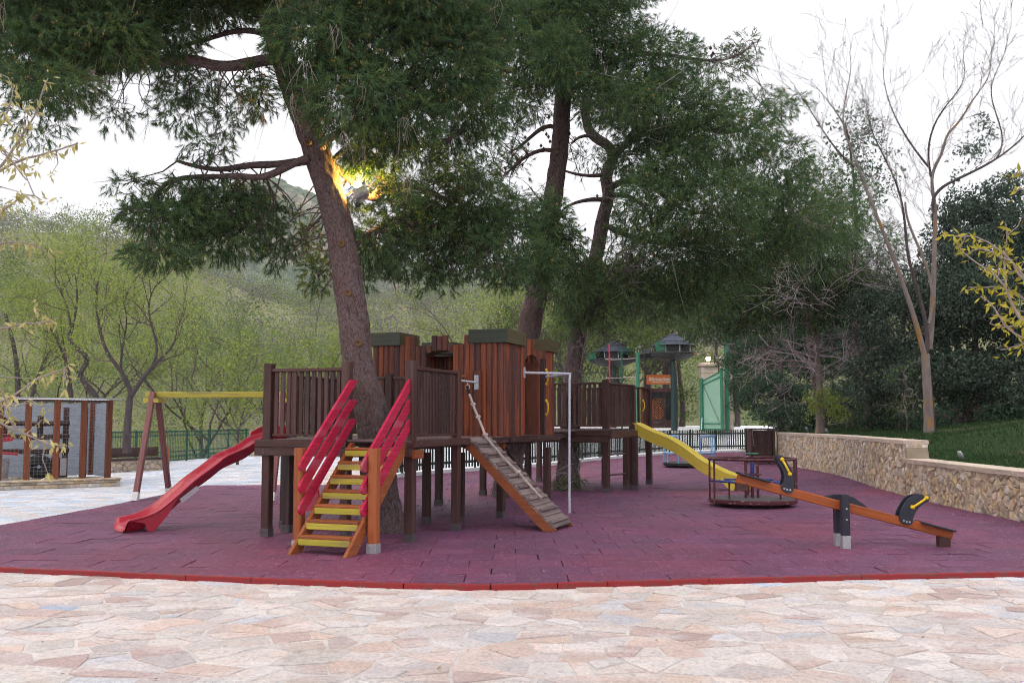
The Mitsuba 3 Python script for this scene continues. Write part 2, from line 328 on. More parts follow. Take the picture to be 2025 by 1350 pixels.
def prism(outline, depth_vec, piece=None):
    """A flat outline (n, 3) given thickness along depth_vec, its faces triangulated by earcut."""
    o = np.asarray(outline, float); d = np.asarray(depth_vec, float)
    n = unit(d); ax = unit(np.cross(n, (0, 0, 1) if abs(n[2]) < 0.9 else (1, 0, 0))); ay = np.cross(n, ax)
    flat = np.stack([o @ ax, o @ ay], 1)
    area = 0.5 * np.sum(flat[:, 0] * np.roll(flat[:, 1], -1) - np.roll(flat[:, 0], -1) * flat[:, 1])
    if area < 0:
        o = o[::-1]; flat = flat[::-1]
    v2, f2 = trimesh.creation.triangulate_polygon(Polygon(flat), engine='earcut')
    near = np.array([np.argmin(((flat - q) ** 2).sum(1)) for q in v2])
    f2 = near[np.asarray(f2)]
    m = len(o); i = np.arange(m); j = (i + 1) % m
    v = np.vstack([o, o + d])
    f = np.vstack([f2[:, ::-1], f2 + m, tri(np.stack([i, j, j + m, i + m], 1))])
    k = number() if piece is None else piece
    u = np.stack([8 * k + 1 + np.clip(flat[:, 0] - flat[:, 0].min(), 0, 6), flat[:, 1] - flat[:, 1].min()], 1)
    return v, f, np.vstack([u, u])

def slab(poly, z0, z1, ch=0.008, piece=None, lift=0.0, tilt=(0, 0)):
    """A stone or tile: the convex outline poly (n, 2) with a bevelled top edge."""
    p = np.asarray(poly, float)
    if 0.5 * np.sum(p[:, 0] * np.roll(p[:, 1], -1) - np.roll(p[:, 0], -1) * p[:, 1]) < 0:
        p = p[::-1]
    c = p.mean(0); m = len(p)
    rad = np.linalg.norm(p - c, axis=1, keepdims=True)
    inner = c + (p - c) * np.maximum(0.5, 1 - ch / np.maximum(rad, 1e-3))
    dz = lambda q: lift + (q - c) @ np.asarray(tilt)
    v = np.vstack([np.c_[p, np.full(m, z0)], np.c_[p, z1 - ch * 0.8 + dz(p)], np.c_[inner, z1 + dz(inner)]])
    i = np.arange(m); j = (i + 1) % m
    f = [tri(np.stack([i, j, j + m, i + m], 1)), tri(np.stack([i + m, j + m, j + 2 * m, i + 2 * m], 1))]
    t = np.arange(1, m - 1)
    f.append(np.stack([0 * t, t, t + 1], 1) + 2 * m)
    k = number() if piece is None else piece
    u = np.c_[8 * k + 1 + np.clip(v[:, 0] - v[:, 0].min(), 0, 6), v[:, 1] - v[:, 1].min()]
    return v, np.vstack(f), u

def cells(bounds, size, rng, jitter=0.45, stretch=1.0):
    """Irregular convex cells filling bounds = (x0, y0, x1, y1)."""
    x0, y0, x1, y1 = bounds
    sx, sy = size * stretch, size / stretch
    gx, gy = np.meshgrid(np.arange(x0 - 2 * sx, x1 + 2 * sx, sx), np.arange(y0 - 2 * sy, y1 + 2 * sy, sy))
    gx = gx + (np.arange(gx.shape[0]) % 2)[:, None] * sx / 2
    pts = np.stack([gx.ravel(), gy.ravel()], 1) + rng.uniform(-jitter, jitter, (gx.size, 2)) * (sx, sy)
    vo = Voronoi(pts); out = []
    for r in vo.point_region:
        reg = vo.regions[r]
        if len(reg) > 2 and -1 not in reg:
            out.append(vo.vertices[reg])
    return out

# ------------------------------------------------------------------ the setting: levels and outlines (metres)
rng = np.random.default_rng(7)
PAVED = -0.045                                      # top of the flagstones; the rubber floor's top is z = 0
KERB = [(-7.60, 13.0), (-6.80, 11.45), (-5.34, 10.54), (-3.21, 10.00), (-2.52, 9.83), (-1.01, 9.49), (-0.20, 9.42), (0.42, 9.52), (0.90, 9.61), (1.89, 9.77), (3.45, 10.02), (5.16, 10.22), (7.55, 10.75)]
FENCE = [(-3.55, 25.6), (-3.10, 27.3), (-1.66, 30.3), (1.02, 34.1), (2.72, 38.1), (4.6, 42.0), (8.14, 47.8), (12.2, 50.9)]
WALL = [(7.50, 9.0), (7.62, 12.0), (7.76, 15.3), (7.86, 17.8), (8.02, 19.9), (8.50, 23.6), (9.20, 27.8), (9.52, 32.0), (9.60, 36.2)]

def spline(pts, step):
    from scipy.interpolate import CubicSpline
    p = np.asarray(pts, float)
    s = np.concatenate([[0], np.cumsum(np.linalg.norm(np.diff(p, axis=0), axis=1))])
    c = CubicSpline(s, p)
    return c(np.linspace(0, s[-1], int(s[-1] / step) + 1))

wall_line = spline(WALL, 0.05)
wall_len = np.concatenate([[0], np.cumsum(np.linalg.norm(np.diff(wall_line, axis=0), axis=1))])
fence_line = spline(FENCE, 0.05)
FLOOR = Polygon(KERB[2:] + [tuple(q) for q in wall_line[wall_line[:, 1] > 10.8][::20]] + [(9.75, 36.3), (12.6, 50.9)] + [tuple(q) for q in fence_line[::-40]] + [(-3.55, 25.5), (-3.8, 24.25), (-7.35, 24.1), (-7.3, 19.4), (-7.45, 16.2), (-7.55, 14.6)] + KERB[:2])

# ---- terrain: the terrace, the valley beyond the green fence, the wooded slope
def smooth(a, b, x):
    t = np.clip((x - a) / (b - a), 0, 1)
    return t * t * (3 - 2 * t)

def terrain(x, y):
    r = np.hypot(x, y)
    az = x / np.maximum(y, 1.0)
    terrace = np.maximum.reduce([smooth(44, 50, y) * (1 - smooth(-4.5, -1.0, x)), smooth(-13.0, -17.0, x + (y - 36) * -0.02) * smooth(28, 36, y), smooth(66, 90, y)])
    f = 1.02 - 0.30 * smooth(-0.40, -0.22, az)
    hill = -4.2 + 50.0 * f * smooth(48, 275, r) + 3.0 * (meshkit.fbm(np.stack([x / 45, y / 45, 0 * x], -1), 3) - 0.5) * smooth(60, 120, r)
    flat = np.where((x > -3.0), -0.09 + 1.02 * smooth(49, 62, y) * smooth(-2, 2, x), -0.09)
    return flat * (1 - terrace) + hill * terrace

gx = np.concatenate([np.linspace(-420, -60, 46), np.linspace(-56, 56, 71), np.linspace(60, 420, 46)])
gy = np.concatenate([np.linspace(-40, 24, 17), np.linspace(26, 110, 57), np.linspace(114, 420, 60)])
X, Y = np.meshgrid(gx, gy)
Z = terrain(X, Y)
i, j = np.meshgrid(np.arange(len(gy) - 1), np.arange(len(gx) - 1), indexing='ij')
n_ = len(gx)
quads = np.stack([i * n_ + j, i * n_ + j + 1, (i + 1) * n_ + j + 1, (i + 1) * n_ + j], -1).reshape(-1, 4)
put('ground', (np.stack([X, Y, Z], -1).reshape(-1, 3), tri(quads)), 'hill_soil', smooth=True, kind='structure', label='wooded hillside and valley floor behind the playground')

# ---- the far mountain
az = np.linspace(-0.75, 0.6, 300); rr = np.linspace(640, 1500, 70)
A, R = np.meshgrid(az, rr)
bumps = meshkit.fbm(np.stack([A * 9, R / 260, 0 * A], -1), 5) - 0.5
ridge = 0.115 + 0.118 * np.exp(-((A + 0.24) / 0.10) ** 2) + 0.03 * np.exp(-((A + 0.42) / 0.08) ** 2) + 0.035 * np.exp(-((A - 0.08) / 0.2) ** 2) + 0.045 * bumps
Zf = ridge * 1000 * np.exp(-((R - 1000) / 330) ** 2) + 60 * bumps + 8 * (meshkit.noise(np.stack([A * 160, R / 9, 0 * A], -1)) - 0.5)
i, j = np.meshgrid(np.arange(69), np.arange(299), indexing='ij')
quads = np.stack([i * 300 + j, i * 300 + j + 1, (i + 1) * 300 + j + 1, (i + 1) * 300 + j], -1).reshape(-1, 4)
put('far_hill', (np.stack([A * R, R, Zf], -1).reshape(-1, 3), tri(quads)), 'far_hill_soil', smooth=True, kind='structure', label='pale distant mountain seen left of the leaning pine trunk')

# ---- flagstones
bed = Polygon([(-26, -8), (16, -8), (16, 12), (7.6, 12), (7.55, 10.75), (-3.4, 25), (-3.4, 43.5), (-13.0, 46.5), (-14.2, 36), (-26, 32)])
front = Polygon([(-26, -8), (16, -8), (16, 11.5)] + [(x, y + 0.0) for x, y in KERB[::-1]] + [(-7.62, 14.5), (-7.5, 16.2), (-7.36, 19.4), (-7.42, 24.16), (-3.8, 24.32), (-3.75, 25.6), (-4.0, 43.2), (-12.7, 46.0), (-14.0, 36), (-26, 32)])
v2, f2 = trimesh.creation.triangulate_polygon(front.buffer(0.02), engine='earcut')
pave = put('stone_pavement', (np.c_[v2, np.full(len(v2), PAVED - 0.007)], np.asarray(f2)), 'grout', kind='structure', label='pale crazy paving of pinkish and grey flagstones')
stones = []
for bounds, size in (((-9.5, 3.2, 9.5, 11.4), 0.285), ((-26, 3.2, -9.5, 11.4), 0.6), ((-26, 11.4, -3.6, 46), 0.5)):
    for c in cells(bounds, size, rng, 0.66, 1.25):
        m = c.mean(0)
        if not (bounds[0] <= m[0] < bounds[2] and bounds[1] <= m[1] < bounds[3]):
            continue
        g = Polygon(c).intersection(front.buffer(-0.015)).buffer(-0.005 - 0.010 * rng.random() ** 2, join_style=2)
        if g.geom_type != 'Polygon' or g.area < 0.01:
            continue
        q = np.asarray(g.simplify(0.012).convex_hull.exterior.coords)[:-1]
        if len(q) > 4:                              # worn corners: nudge the outline a little
            q = q + rng.normal(0, 0.010, q.shape)
        grey = m[0] < -6.0 - 0.5 * rng.random() and m[1] > 12.5 or (m[1] > 9.75 + 0.05 * m[0] and m[0] > 2.2 and m[1] < 11)
        seen = abs(m[0]) < 0.56 * m[1] + 0.3 and m[1] > 5.2
        stones.append((np.hypot(*m) if seen else 99, q, grey))
stones.sort(key=lambda s: s[0])
rest = {False: [], True: []}
for n_, (d, q, grey) in enumerate(stones):
    m = slab(q, PAVED - 0.03, PAVED, 0.006, lift=rng.uniform(-0.005, 0.003), tilt=rng.normal(0, 0.006, 2))
    if n_ < 300:
        put('stone', m, 'flagstone_grey' if grey else 'flagstone', pave)
    else:
        rest[bool(grey)].append(m)
put('small_stone', join(rest[False]), 'flagstone', pave, kind='stuff')
put('grey_stone', join(rest[True]), 'flagstone_grey', pave, kind='stuff', label='bluish grey flagstones on the left of the playground')

# ---- rubber safety floor of half-metre tiles in running bond
v2, f2 = trimesh.creation.triangulate_polygon(FLOOR.buffer(-0.01), engine='earcut')
floor = put('rubber_floor', (np.c_[v2, np.full(len(v2), -0.022)], np.asarray(f2)), 'tile_bed', kind='structure', label='purple rubber playground floor of square tiles')
tiles = []
inner = FLOOR.buffer(-0.012)
for r in range(-4, 84):
    y0 = 10.09 + 0.5 * r
    off = 0.04 if r % 2 else 0.29
    for k in range(-18, 28):
        x0 = off + 0.5 * k + rng.normal(0, 0.004)
        cell = sbox(x0 + 0.002, y0 + 0.002 + rng.normal(0, 0.001), x0 + 0.498, y0 + 0.498)
        if not inner.intersects(cell):
            continue
        g = inner.intersection(cell) if not inner.contains(cell) else cell
        if g.geom_type != 'Polygon' or g.area < 0.004:
            continue
        q = np.asarray(g.convex_hull.exterior.coords)[:-1]
        m = q.mean(0)
        seen = abs(m[0]) < 0.53 * m[1]
        tiles.append((np.hypot(*m) if seen else 99, q))
tiles.sort(key=lambda s: s[0])
rest = []
for n_, (d, q) in enumerate(tiles):
    m = slab(q, -0.03, 0.0, 0.005, lift=rng.uniform(-0.004, 0.0), tilt=rng.normal(0, 0.008, 2))
    if n_ < 300:
        put('tile', m, 'rubber', floor)
    else:
        rest.append(m)
put('far_tile', join(rest), 'rubber', floor, kind='stuff')

# ---- red kerb boards along the near edge
kerb = thing('kerb', None, None); labels[kerb] = {'kind': 'structure', 'label': 'red edging boards between rubber floor and flagstones'}
for (x0, y0), (x1, y1) in zip(KERB[:-1], KERB[1:]):
    d = unit((x1 - x0, y1 - y0, 0)); nrm = np.array([d[1], -d[0], 0]) * 0.012
    put('kerb_board', bar(np.array([x0, y0, -0.030]) + nrm + d * 0.004, np.array([x1, y1, -0.030]) + nrm - d * 0.004, 0.045, 0.070 + rng.uniform(0, 0.004), ch=0.006), 'kerb_red', kerb)

# ---- sloping pale pavement beyond the picket fence
fl = fence_line[::20]
far = np.stack([np.interp(np.linspace(0, 1, len(fl)), [0, 1], [-4, 26]), np.full(len(fl), 86.0)], 1)
tt = np.concatenate([[0], np.linspace(0.06, 1, 12)])
rings = []
for t in tt:
    xy = fl * (1 - t) + far * t
    z = -0.02 + 1.20 * smooth(0, 1, (xy[:, 1] - fl[:, 1]) / np.maximum(62 - fl[:, 1], 9))
    rings.append(np.c_[xy, z])
put('upper_pavement', loft(rings, closed=False), 'concrete_pale', smooth=True, kind='structure', label='pale paved slope behind the picket fence')

# ---- retaining wall of rubble stone with a stepped cap
wall = thing('retaining_wall', 'long curved rubble stone retaining wall with pale stepped cap', 'wall')
STEP = float(np.interp(20.6, wall_line[:, 1], wall_len))
def on_wall(l, z, out=0.0):
    x = np.interp(l, wall_len, wall_line[:, 0]); y = np.interp(l, wall_len, wall_line[:, 1])
    dx = np.interp(l + 0.1, wall_len, wall_line[:, 0]) - np.interp(l - 0.1, wall_len, wall_line[:, 0])
    dy = np.interp(l + 0.1, wall_len, wall_line[:, 1]) - np.interp(l - 0.1, wall_len, wall_line[:, 1])
    n = np.hypot(dx, dy) + 1e-9
    return np.stack([x - dy / n * out, y + dx / n * out, z + 0 * x], -1)    # +out is towards the playground
ls = np.linspace(0.2, wall_len[-1], 90)
top_of = lambda l: np.where(l < STEP, 0.685, 1.055)
core = []
for l in np.concatenate([ls[ls < STEP], [STEP, STEP + 0.001], ls[ls > STEP]]):
    t = float(top_of(np.array(l)))
    core.append(np.stack([on_wall(l, -0.1), on_wall(l, t), on_wall(l, t, -0.44), on_wall(l, -0.1, -0.44)]))
put('core', loft(core), 'mortar', wall)
mats = []
for c in cells((0.2, -0.1, wall_len[-1], 1.06), 0.142, rng, 0.56, 0.98):
    m = c.mean(0)
    lim = sbox(0.2, -0.05, STEP, 0.68).union(sbox(STEP + 0.002, -0.05, wall_len[-1], 1.05)) if True else None
    g = Polygon(c)
    if rng.random() < 0.16:
        g = g.buffer(0.03)
    g = g.buffer(-0.005).intersection(lim)
    if g.geom_type != 'Polygon' or g.area < 0.0025:
        continue
    q = np.asarray(g.convex_hull.simplify(0.008).exterior.coords)[:-1]
    mats.append((np.interp(q[:, 0].mean(), wall_len, wall_line[:, 1]), q))
mats.sort(key=lambda s: s[0] if s[0] > 14.6 else 99)
rest = []
def rubble(q):
    m = len(q); c = q.mean(0); proud = rng.uniform(0.014, 0.034)
    r0 = on_wall(q[:, 0], q[:, 1], -0.01)
    q1 = c + (q - c) * 0.95; q2 = c + (q - c) * 0.72 + rng.normal(0, 0.006, 2)
    r1 = on_wall(q1[:, 0], q1[:, 1], proud * 0.55)
    r2 = on_wall(q2[:, 0], q2[:, 1], 1.0) * 0 + np.array([on_wall(a, b, proud + rng.normal(0, 0.008)) for a, b in q2])
    v = np.vstack([r0, r1, r2]); i = np.arange(m); j = (i + 1) % m; t = np.arange(1, m - 1)
    f = np.vstack([tri(np.stack([i, j, j + m, i + m], 1)), tri(np.stack([i + m, j + m, j + 2 * m, i + 2 * m], 1)), np.stack([0 * t, t, t + 1], 1) + 2 * m])
    return v, f, np.c_[8 * number() + 1 + np.tile(q[:, 0] - q[:, 0].min(), 3), np.tile(q[:, 1], 3)]
for n_, (d, q) in enumerate(mats):
    if n_ < 300:
        put('stone', rubble(q), 'rubble', wall)
    else:
        rest.append(rubble(q))
put('far_stone', join(rest), 'rubble', wall, kind='stuff')
for a, b, z in ((0.2, STEP, 0.0), (STEP + 0.0, wall_len[-1], 0.37)):        # cap slabs
    n_ = int((b - a) / 1.25)
    for k in range(n_):
        l0, l1 = a + (b - a) * k / n_ + 0.004, a + (b - a) * (k + 1) / n_ - 0.004
        out = 0.035 + rng.normal(0, 0.003); zt = 0.765 + z + rng.normal(0, 0.002)
        sec = [np.stack([on_wall(l, zt - 0.085, out), on_wall(l, zt - 0.008, out), on_wall(l, zt, out - 0.008), on_wall(l, zt, -0.47), on_wall(l, zt - 0.085, -0.47)]) for l in np.linspace(l0, l1, 3)]
        m = loft(sec); e = tri([[0, 1, 2, 2], [0, 2, 3, 4]]); v, f, u = m
        put('cap_slab', (v, np.vstack([f, e[:, ::-1], e + 10]), u), 'capstone', wall)
for k, (z0, z1) in enumerate(((0.77, 0.90), (0.905, 1.05))):                # squared stones on the end of the upper tier
    for o0, o1 in ((-0.005, -0.21), (-0.215, -0.44)) if k == 0 else ((-0.005, -0.15), (-0.155, -0.32), (-0.325, -0.44)):
        a, b = on_wall(STEP - 0.012, (z0 + z1) / 2, o0), on_wall(STEP - 0.012, (z0 + z1) / 2, o1)
        put('stone', bar(a, b, 0.03, z1 - z0 - 0.008, ch=0.01), 'rubble', wall)

# ---- the lawn bank behind the wall
ys = np.linspace(9.5, 52, 60); ds = np.array([0, 0.25, 0.6, 1.2, 2, 3, 4.5, 6.5, 9, 13, 20, 34, 60])
def lawn_z(y, d):
    return 0.70 + 0.36 * smooth(20.2, 22.5, y) + 0.085 * d + 0.010 * d ** 2 / (1 + d / 30)
def lawn_xy(y, d):
    return np.interp(np.minimum(y, 36.2), wall_line[:, 1], wall_line[:, 0]) + np.where(y > 36.2, (y - 36.2) * 0.21, 0) + 0.40 + d, y + 0.10 * d
Yl, Dl = np.meshgrid(ys, ds, indexing='ij')
Xl, Y2 = lawn_xy(Yl, Dl)
Zl = lawn_z(Yl, Dl) + 0.25 * (meshkit.fbm(np.stack([Xl / 2.2, Y2 / 2.2, 0 * Xl], -1), 3) - 0.5) * np.minimum(Dl / 2, 1)
put('lawn', loft(np.stack([Xl, Y2, Zl], -1), closed=False), 'lawn_soil', smooth=True, kind='structure', label='dark green grass bank above the stone wall')
def lawn_at(y, d):
    x, y2 = lawn_xy(np.asarray(y, float), np.asarray(d, float))
    return np.array([x, y2, lawn_z(np.asarray(y, float), np.asarray(d, float))])
N = 60000
gyv = 12 + 28 * rng.random(N) ** 1.3; gd = 0.06 + 9.5 * rng.random(N) ** 1.5
bx, by = lawn_xy(gyv, gd)
bz = lawn_z(gyv, gd) + 0.25 * (meshkit.fbm(np.stack([bx / 2.2, by / 2.2, 0 * bx], -1), 3) - 0.5) * np.minimum(gd / 2, 1)
hgt = rng.uniform(0.05, 0.13, N); wid = rng.uniform(0.006, 0.013, N); a = rng.uniform(0, 6.28, N)
sd = np.stack([np.cos(a), np.sin(a), 0 * a], -1) * wid[:, None]
p0 = np.stack([bx, by, bz - 0.01], -1); tip = p0 + np.stack([rng.normal(0, 0.03, N), rng.normal(0, 0.03, N), hgt], -1)
v = np.stack([p0 - sd, p0 + sd, tip], 1).reshape(-1, 3)
u = np.repeat(np.c_[8.0 * rng.integers(0, 400, N) + 1, np.zeros(N)], 3, 0)
put('grass', (v, np.arange(3 * N).reshape(-1, 3), u), 'grass_blade', kind='stuff', label='short grass covering the bank above the stone wall')
tag('grass', cat='grass')

# ---- picket fence
fence = thing('picket_fence', 'long dark green picket fence on a pale kerb at the back of the playground', 'fence')
fs = np.concatenate([[0], np.cumsum(np.linalg.norm(np.diff(fence_line, axis=0), axis=1))])
fp = lambda s, z: np.array([np.interp(s, fs, fence_line[:, 0]), np.interp(s, fs, fence_line[:, 1]), z])
put('fence_kerb', loft([np.stack([fp(s, -0.05) - (0, 0.07, 0), fp(s, 0.10) - (0, 0.07, 0), fp(s, 0.10) + (0, 0.07, 0), fp(s, -0.05) + (0, 0.07, 0)]) for s in np.linspace(0, fs[-1], 60)]), 'concrete_pale', fence)
for z in (0.30, 0.93):
    for s in np.arange(0, fs[-1] - 2, 2.0):
        put('rail', bar(fp(s, z), fp(s + 2.0, z), 0.035, 0.075), 'paint_green', fence)
for s in np.arange(0, fs[-1], 2.0):
    put('post', bar(fp(s, 0.09) + (0, 0.06, 0), fp(s, 1.14) + (0, 0.06, 0), 0.075, 0.075, up=(0, 1, 0)), 'paint_green', fence)
for s in np.arange(0.05, fs[-1], 0.148):
    d = unit(fp(s + 0.05, 0) - fp(s - 0.05, 0)); o = np.array([d[1], -d[0], 0]) * 0.03
    t = rng.normal(0, 0.006)
    put('picket', bar(fp(s, 0.14) + o, fp(s, 1.12 + rng.normal(0, 0.008)) + o + d * t, 0.022, 0.082, up=d), 'paint_green', fence)

# ---- dry leaves and needles blown over the floor and the stones
N = 420
lx, ly = rng.uniform(-7, 7.2, N), 5.6 + 12.5 * rng.random(N) ** 1.3
inside = np.array([FLOOR.contains(Point(x, y)) for x, y in zip(lx, ly)])
a = rng.uniform(0, 6.28, N); L = rng.uniform(0.012, 0.040, N); w_ = L * rng.uniform(0.25, 0.6, N)
base = np.stack([lx, ly, np.where(inside, 0.004, PAVED + 0.008)], -1)
d0 = np.stack([np.cos(a), np.sin(a), rng.uniform(-0.1, 0.35, N)], -1) * L[:, None]; s0 = np.stack([-np.sin(a), np.cos(a), rng.uniform(-0.2, 0.2, N)], -1) * w_[:, None] / 2
v = np.stack([base, base + d0 / 2 + s0, base + d0, base + d0 / 2 - s0], 1).reshape(-1, 3); i = 4 * np.arange(N)[:, None]
u = np.repeat(np.c_[8.0 * rng.integers(0, 400, N) + 1, np.zeros(N)], 4, 0)
put('leaf_litter', (v, np.vstack([i + [0, 1, 2], i + [0, 2, 3]]), u), 'litter', kind='stuff', label='dry leaf scraps scattered over the rubber floor and paving')
tag('leaf_litter', cat='leaf litter')

# ------------------------------------------------------------------ wooden castle climbing frame: s runs back along its right side, t to the right
L4, U, W_ = np.array([-1.29, 12.73]), np.array([0.345, 0.9386]), np.array([0.9386, -0.345])
def P(s, t, z):
    return np.array([*(L4 + s * U + t * W_), z])
U3, W3 = np.array([*U, 0]), np.array([*W_, 0])
DECK, RAIL = 1.28, 2.22
rng = np.random.default_rng(11)
cf = thing('castle_climbing_frame', 'brown wooden castle climbing frame built round the leaning pine with stairs, ramp and red slide', 'climbing frame')

def bolt(c, n, r=0.014):
    c, n = np.asarray(c, float), unit(n)
    return tube([c - n * 0.01, c + n * 0.010], [r, r], 8)

def post(s, t, z0=0.0, z1=2.29, w=0.12, mat='wood_dark', shoe=True, up=None, parent=None):
    k = put('post', bar(P(s, t, z0 + (0.07 if shoe else 0)), P(s, t, z1), w, w, up=U3 if up is None else up, ch=0.010), mat, parent or cf)
    if shoe:
        m = [bar(P(s, t, z0 - 0.01), P(s, t, z0 + 0.10), w + 0.012, w + 0.012, up=U3, ch=0.003)]
        m += [bolt(P(s, t, z0 + 0.06) - U3 * (w / 2 + 0.008) + W3 * dx, -U3, 0.010) for dx in (-0.025, 0.025)]
        put('post_shoe', join(m), 'zinc' if mat == 'wood_orange' else 'shoe_grey', k)
    return k
plain('shoe_grey', mikit.proc(lambda p, n, uv: mix((0.060, 0.048, 0.058), (0.11, 0.09, 0.10), fbm(p.x * 30, p.y * 30, p.z * 30, 2))), 0.6)

# posts of the front deck (full height where a railing or wall needs them)
post(-0.03, -2.10); post(0.47, -2.10, z1=1.05); post(0.02, -0.94); post(0.0, 0.0)
post(1.46, 0.0, z1=2.24, w=0.11); post(2.32, -0.30, z1=1.05, w=0.11); post(2.20, -0.80, z1=1.05, w=0.11)
post(3.40, -0.06, z1=1.05); post(5.74, -0.06, z1=1.05); post(5.25, -1.98, z1=1.05); post(3.40, -2.24, z1=1.05)
post(2.55, -1.62, z1=2.26, w=0.10, shoe=False, z0=DECK); post(1.55, -2.75, z1=2.26); post(0.95, -2.45, z1=1.05); post(3.2, -2.75, z1=2.26)

# decking: front deck with a hole for the tree, and the castle floor
ring = Polygon([(-0.06, -2.16), (-0.06, 0.05), (5.86, 0.05), (5.86, -2.32), (3.3, -2.85), (1.62, -2.82), (1.15, -2.30), (0.5, -2.16)]).difference(Point(1.07, -0.83).buffer(0.42))
dk = tag(key_of('deck', cf))
for k in range(60):
    s0 = -0.06 + 0.10 * k
    strip = ring.intersection(sbox(s0, -4, s0 + 0.094, 1))
    for g in getattr(strip, 'geoms', [strip]):
        if g.geom_type == 'Polygon' and g.area > 0.01:
            x0, y0, x1, y1 = g.bounds
            put('deck_board', bar(P((x0 + x1) / 2, y0, DECK - 0.016), P((x0 + x1) / 2, y1, DECK - 0.016 + rng.normal(0, 0.001)), x1 - x0, 0.030, ch=0.003), 'wood_grey' if rng.random() < 0.5 else 'wood_dark', dk)

def beam(a, b, h=0.105, mat='wood_dark', ends=True, thick=0.045):
    k = put('beam', bar(a, b, thick, h, ch=0.006), mat, cf)
    return k
def beam_bolts(k, pts, n):
    put('bolt', join([bolt(p, n, 0.017) for p in pts]), 'shoe_grey', k, kind='stuff')
f0 = -0.115
k = beam(P(f0, -2.24, 1.225), P(f0, -0.86, 1.225)); 
k = beam(P(f0, -2.24, 1.117), P(f0, -0.86, 1.117)); beam_bolts(k, [P(f0 - 0.02, -2.10, 1.10), P(f0 - 0.02, -2.10, 1.14), P(f0 - 0.02, -1.62, 1.09)], -U3)
k = beam(P(f0, -0.855, 1.117), P(f0, 0.07, 1.117)); beam_bolts(k, [P(f0 - 0.02, 0.0, 1.145), P(f0 - 0.02, 0.0, 1.09)], -U3)
k = beam(P(-0.09, 0.088, 1.232), P(1.72, 0.088, 1.232), 0.095); beam_bolts(k, [P(0.06, 0.11, 1.235), P(1.46, 0.11, 1.235)], W3)
k = beam(P(2.54, 0.088, 1.232), P(3.30, 0.088, 1.232), 0.095)
beam(P(-0.10, 0.090, 1.10), P(0.16, 0.090, 1.10), 0.11, 'wood_orange')
k = beam(P(3.305, 0.125, 1.233), P(5.94, 0.125, 1.233), 0.105); beam_bolts(k, [P(3.42, 0.15, 1.235), P(4.25, 0.15, 1.235), P(4.65, 0.15, 1.235), P(5.80, 0.15, 1.235)], W3)
beam(P(3.235, -2.30, 1.233), P(3.235, 0.10, 1.233), 0.10, 'wood_castle'); beam(P(3.24, -0.62, 1.13), P(3.24, 0.06, 1.13), 0.095, 'wood_orange')
beam(P(-0.06, -2.19, 1.225), P(0.46, -2.19, 1.225)); beam(P(0.5, -2.20, 1.20), P(1.15, -2.36, 1.20)); beam(P(1.62, -2.88, 1.22), P(3.3, -2.90, 1.22)); beam(P(5.90, -2.3, 1.22), P(5.90, 0.1, 1.22))
for s in (0.9, 1.9, 2.9, 3.9, 4.9):                                         # joists under the boards
    for a, b in (((-2.1, -1.32), (-0.34, 0.0)) if s < 1.6 else ((-2.2, 0.0),)):
        beam(P(s, a, 1.19), P(s, b, 1.19), 0.10)
put('brace', bar(P(5.70, -0.30, 0.35), P(5.70, -0.95, 1.10), 0.09, 0.09, up=U3), 'wood_dark', cf)

def railing(a, b, n, zb=1.335, zt=RAIL, rail_h=0.045, rail_w=0.085, pw=0.058, pt=0.030, mat='wood_dark', skip=(), bottom=True):
    """Pickets between two rails from plan point a to b (s, t)."""
    a, b = np.asarray(a, float), np.asarray(b, float)
    r = tag(key_of('railing', cf))
    d = unit(P(*b, 0) - P(*a, 0)); nrm = np.array([d[1], -d[0], 0])
    put('top_rail', bar(P(*a, zt - rail_h / 2), P(*b, zt - rail_h / 2), rail_w, rail_h, ch=0.008), mat, r)
    if bottom:
        put('bottom_rail', bar(P(*a, zb), P(*b, zb), 0.05, 0.030), mat, r)
    for k in range(n):
        q = a + (b - a) * (k + 0.5) / n
        top = P(*q, zt - rail_h - 0.002) + d * rng.normal(0, 0.003)
        put('picket', bar(P(*q, zb + (0.016 if bottom else -0.05)), top, pw * rng.uniform(0.93, 1.06), pt, up=nrm, ch=0.006), mat, r)
    return r
railing((-0.03, -2.03), (0.02, -1.01), 11)
railing((0.07, 0.0), (1.40, 0.0), 14, pw=0.075)
railing((1.62, -2.78), (3.15, -2.78), 15)
railing((2.55, -1.56), (2.72, -1.30), 3); railing((2.60, -2.62), (2.55, -1.68), 9); 
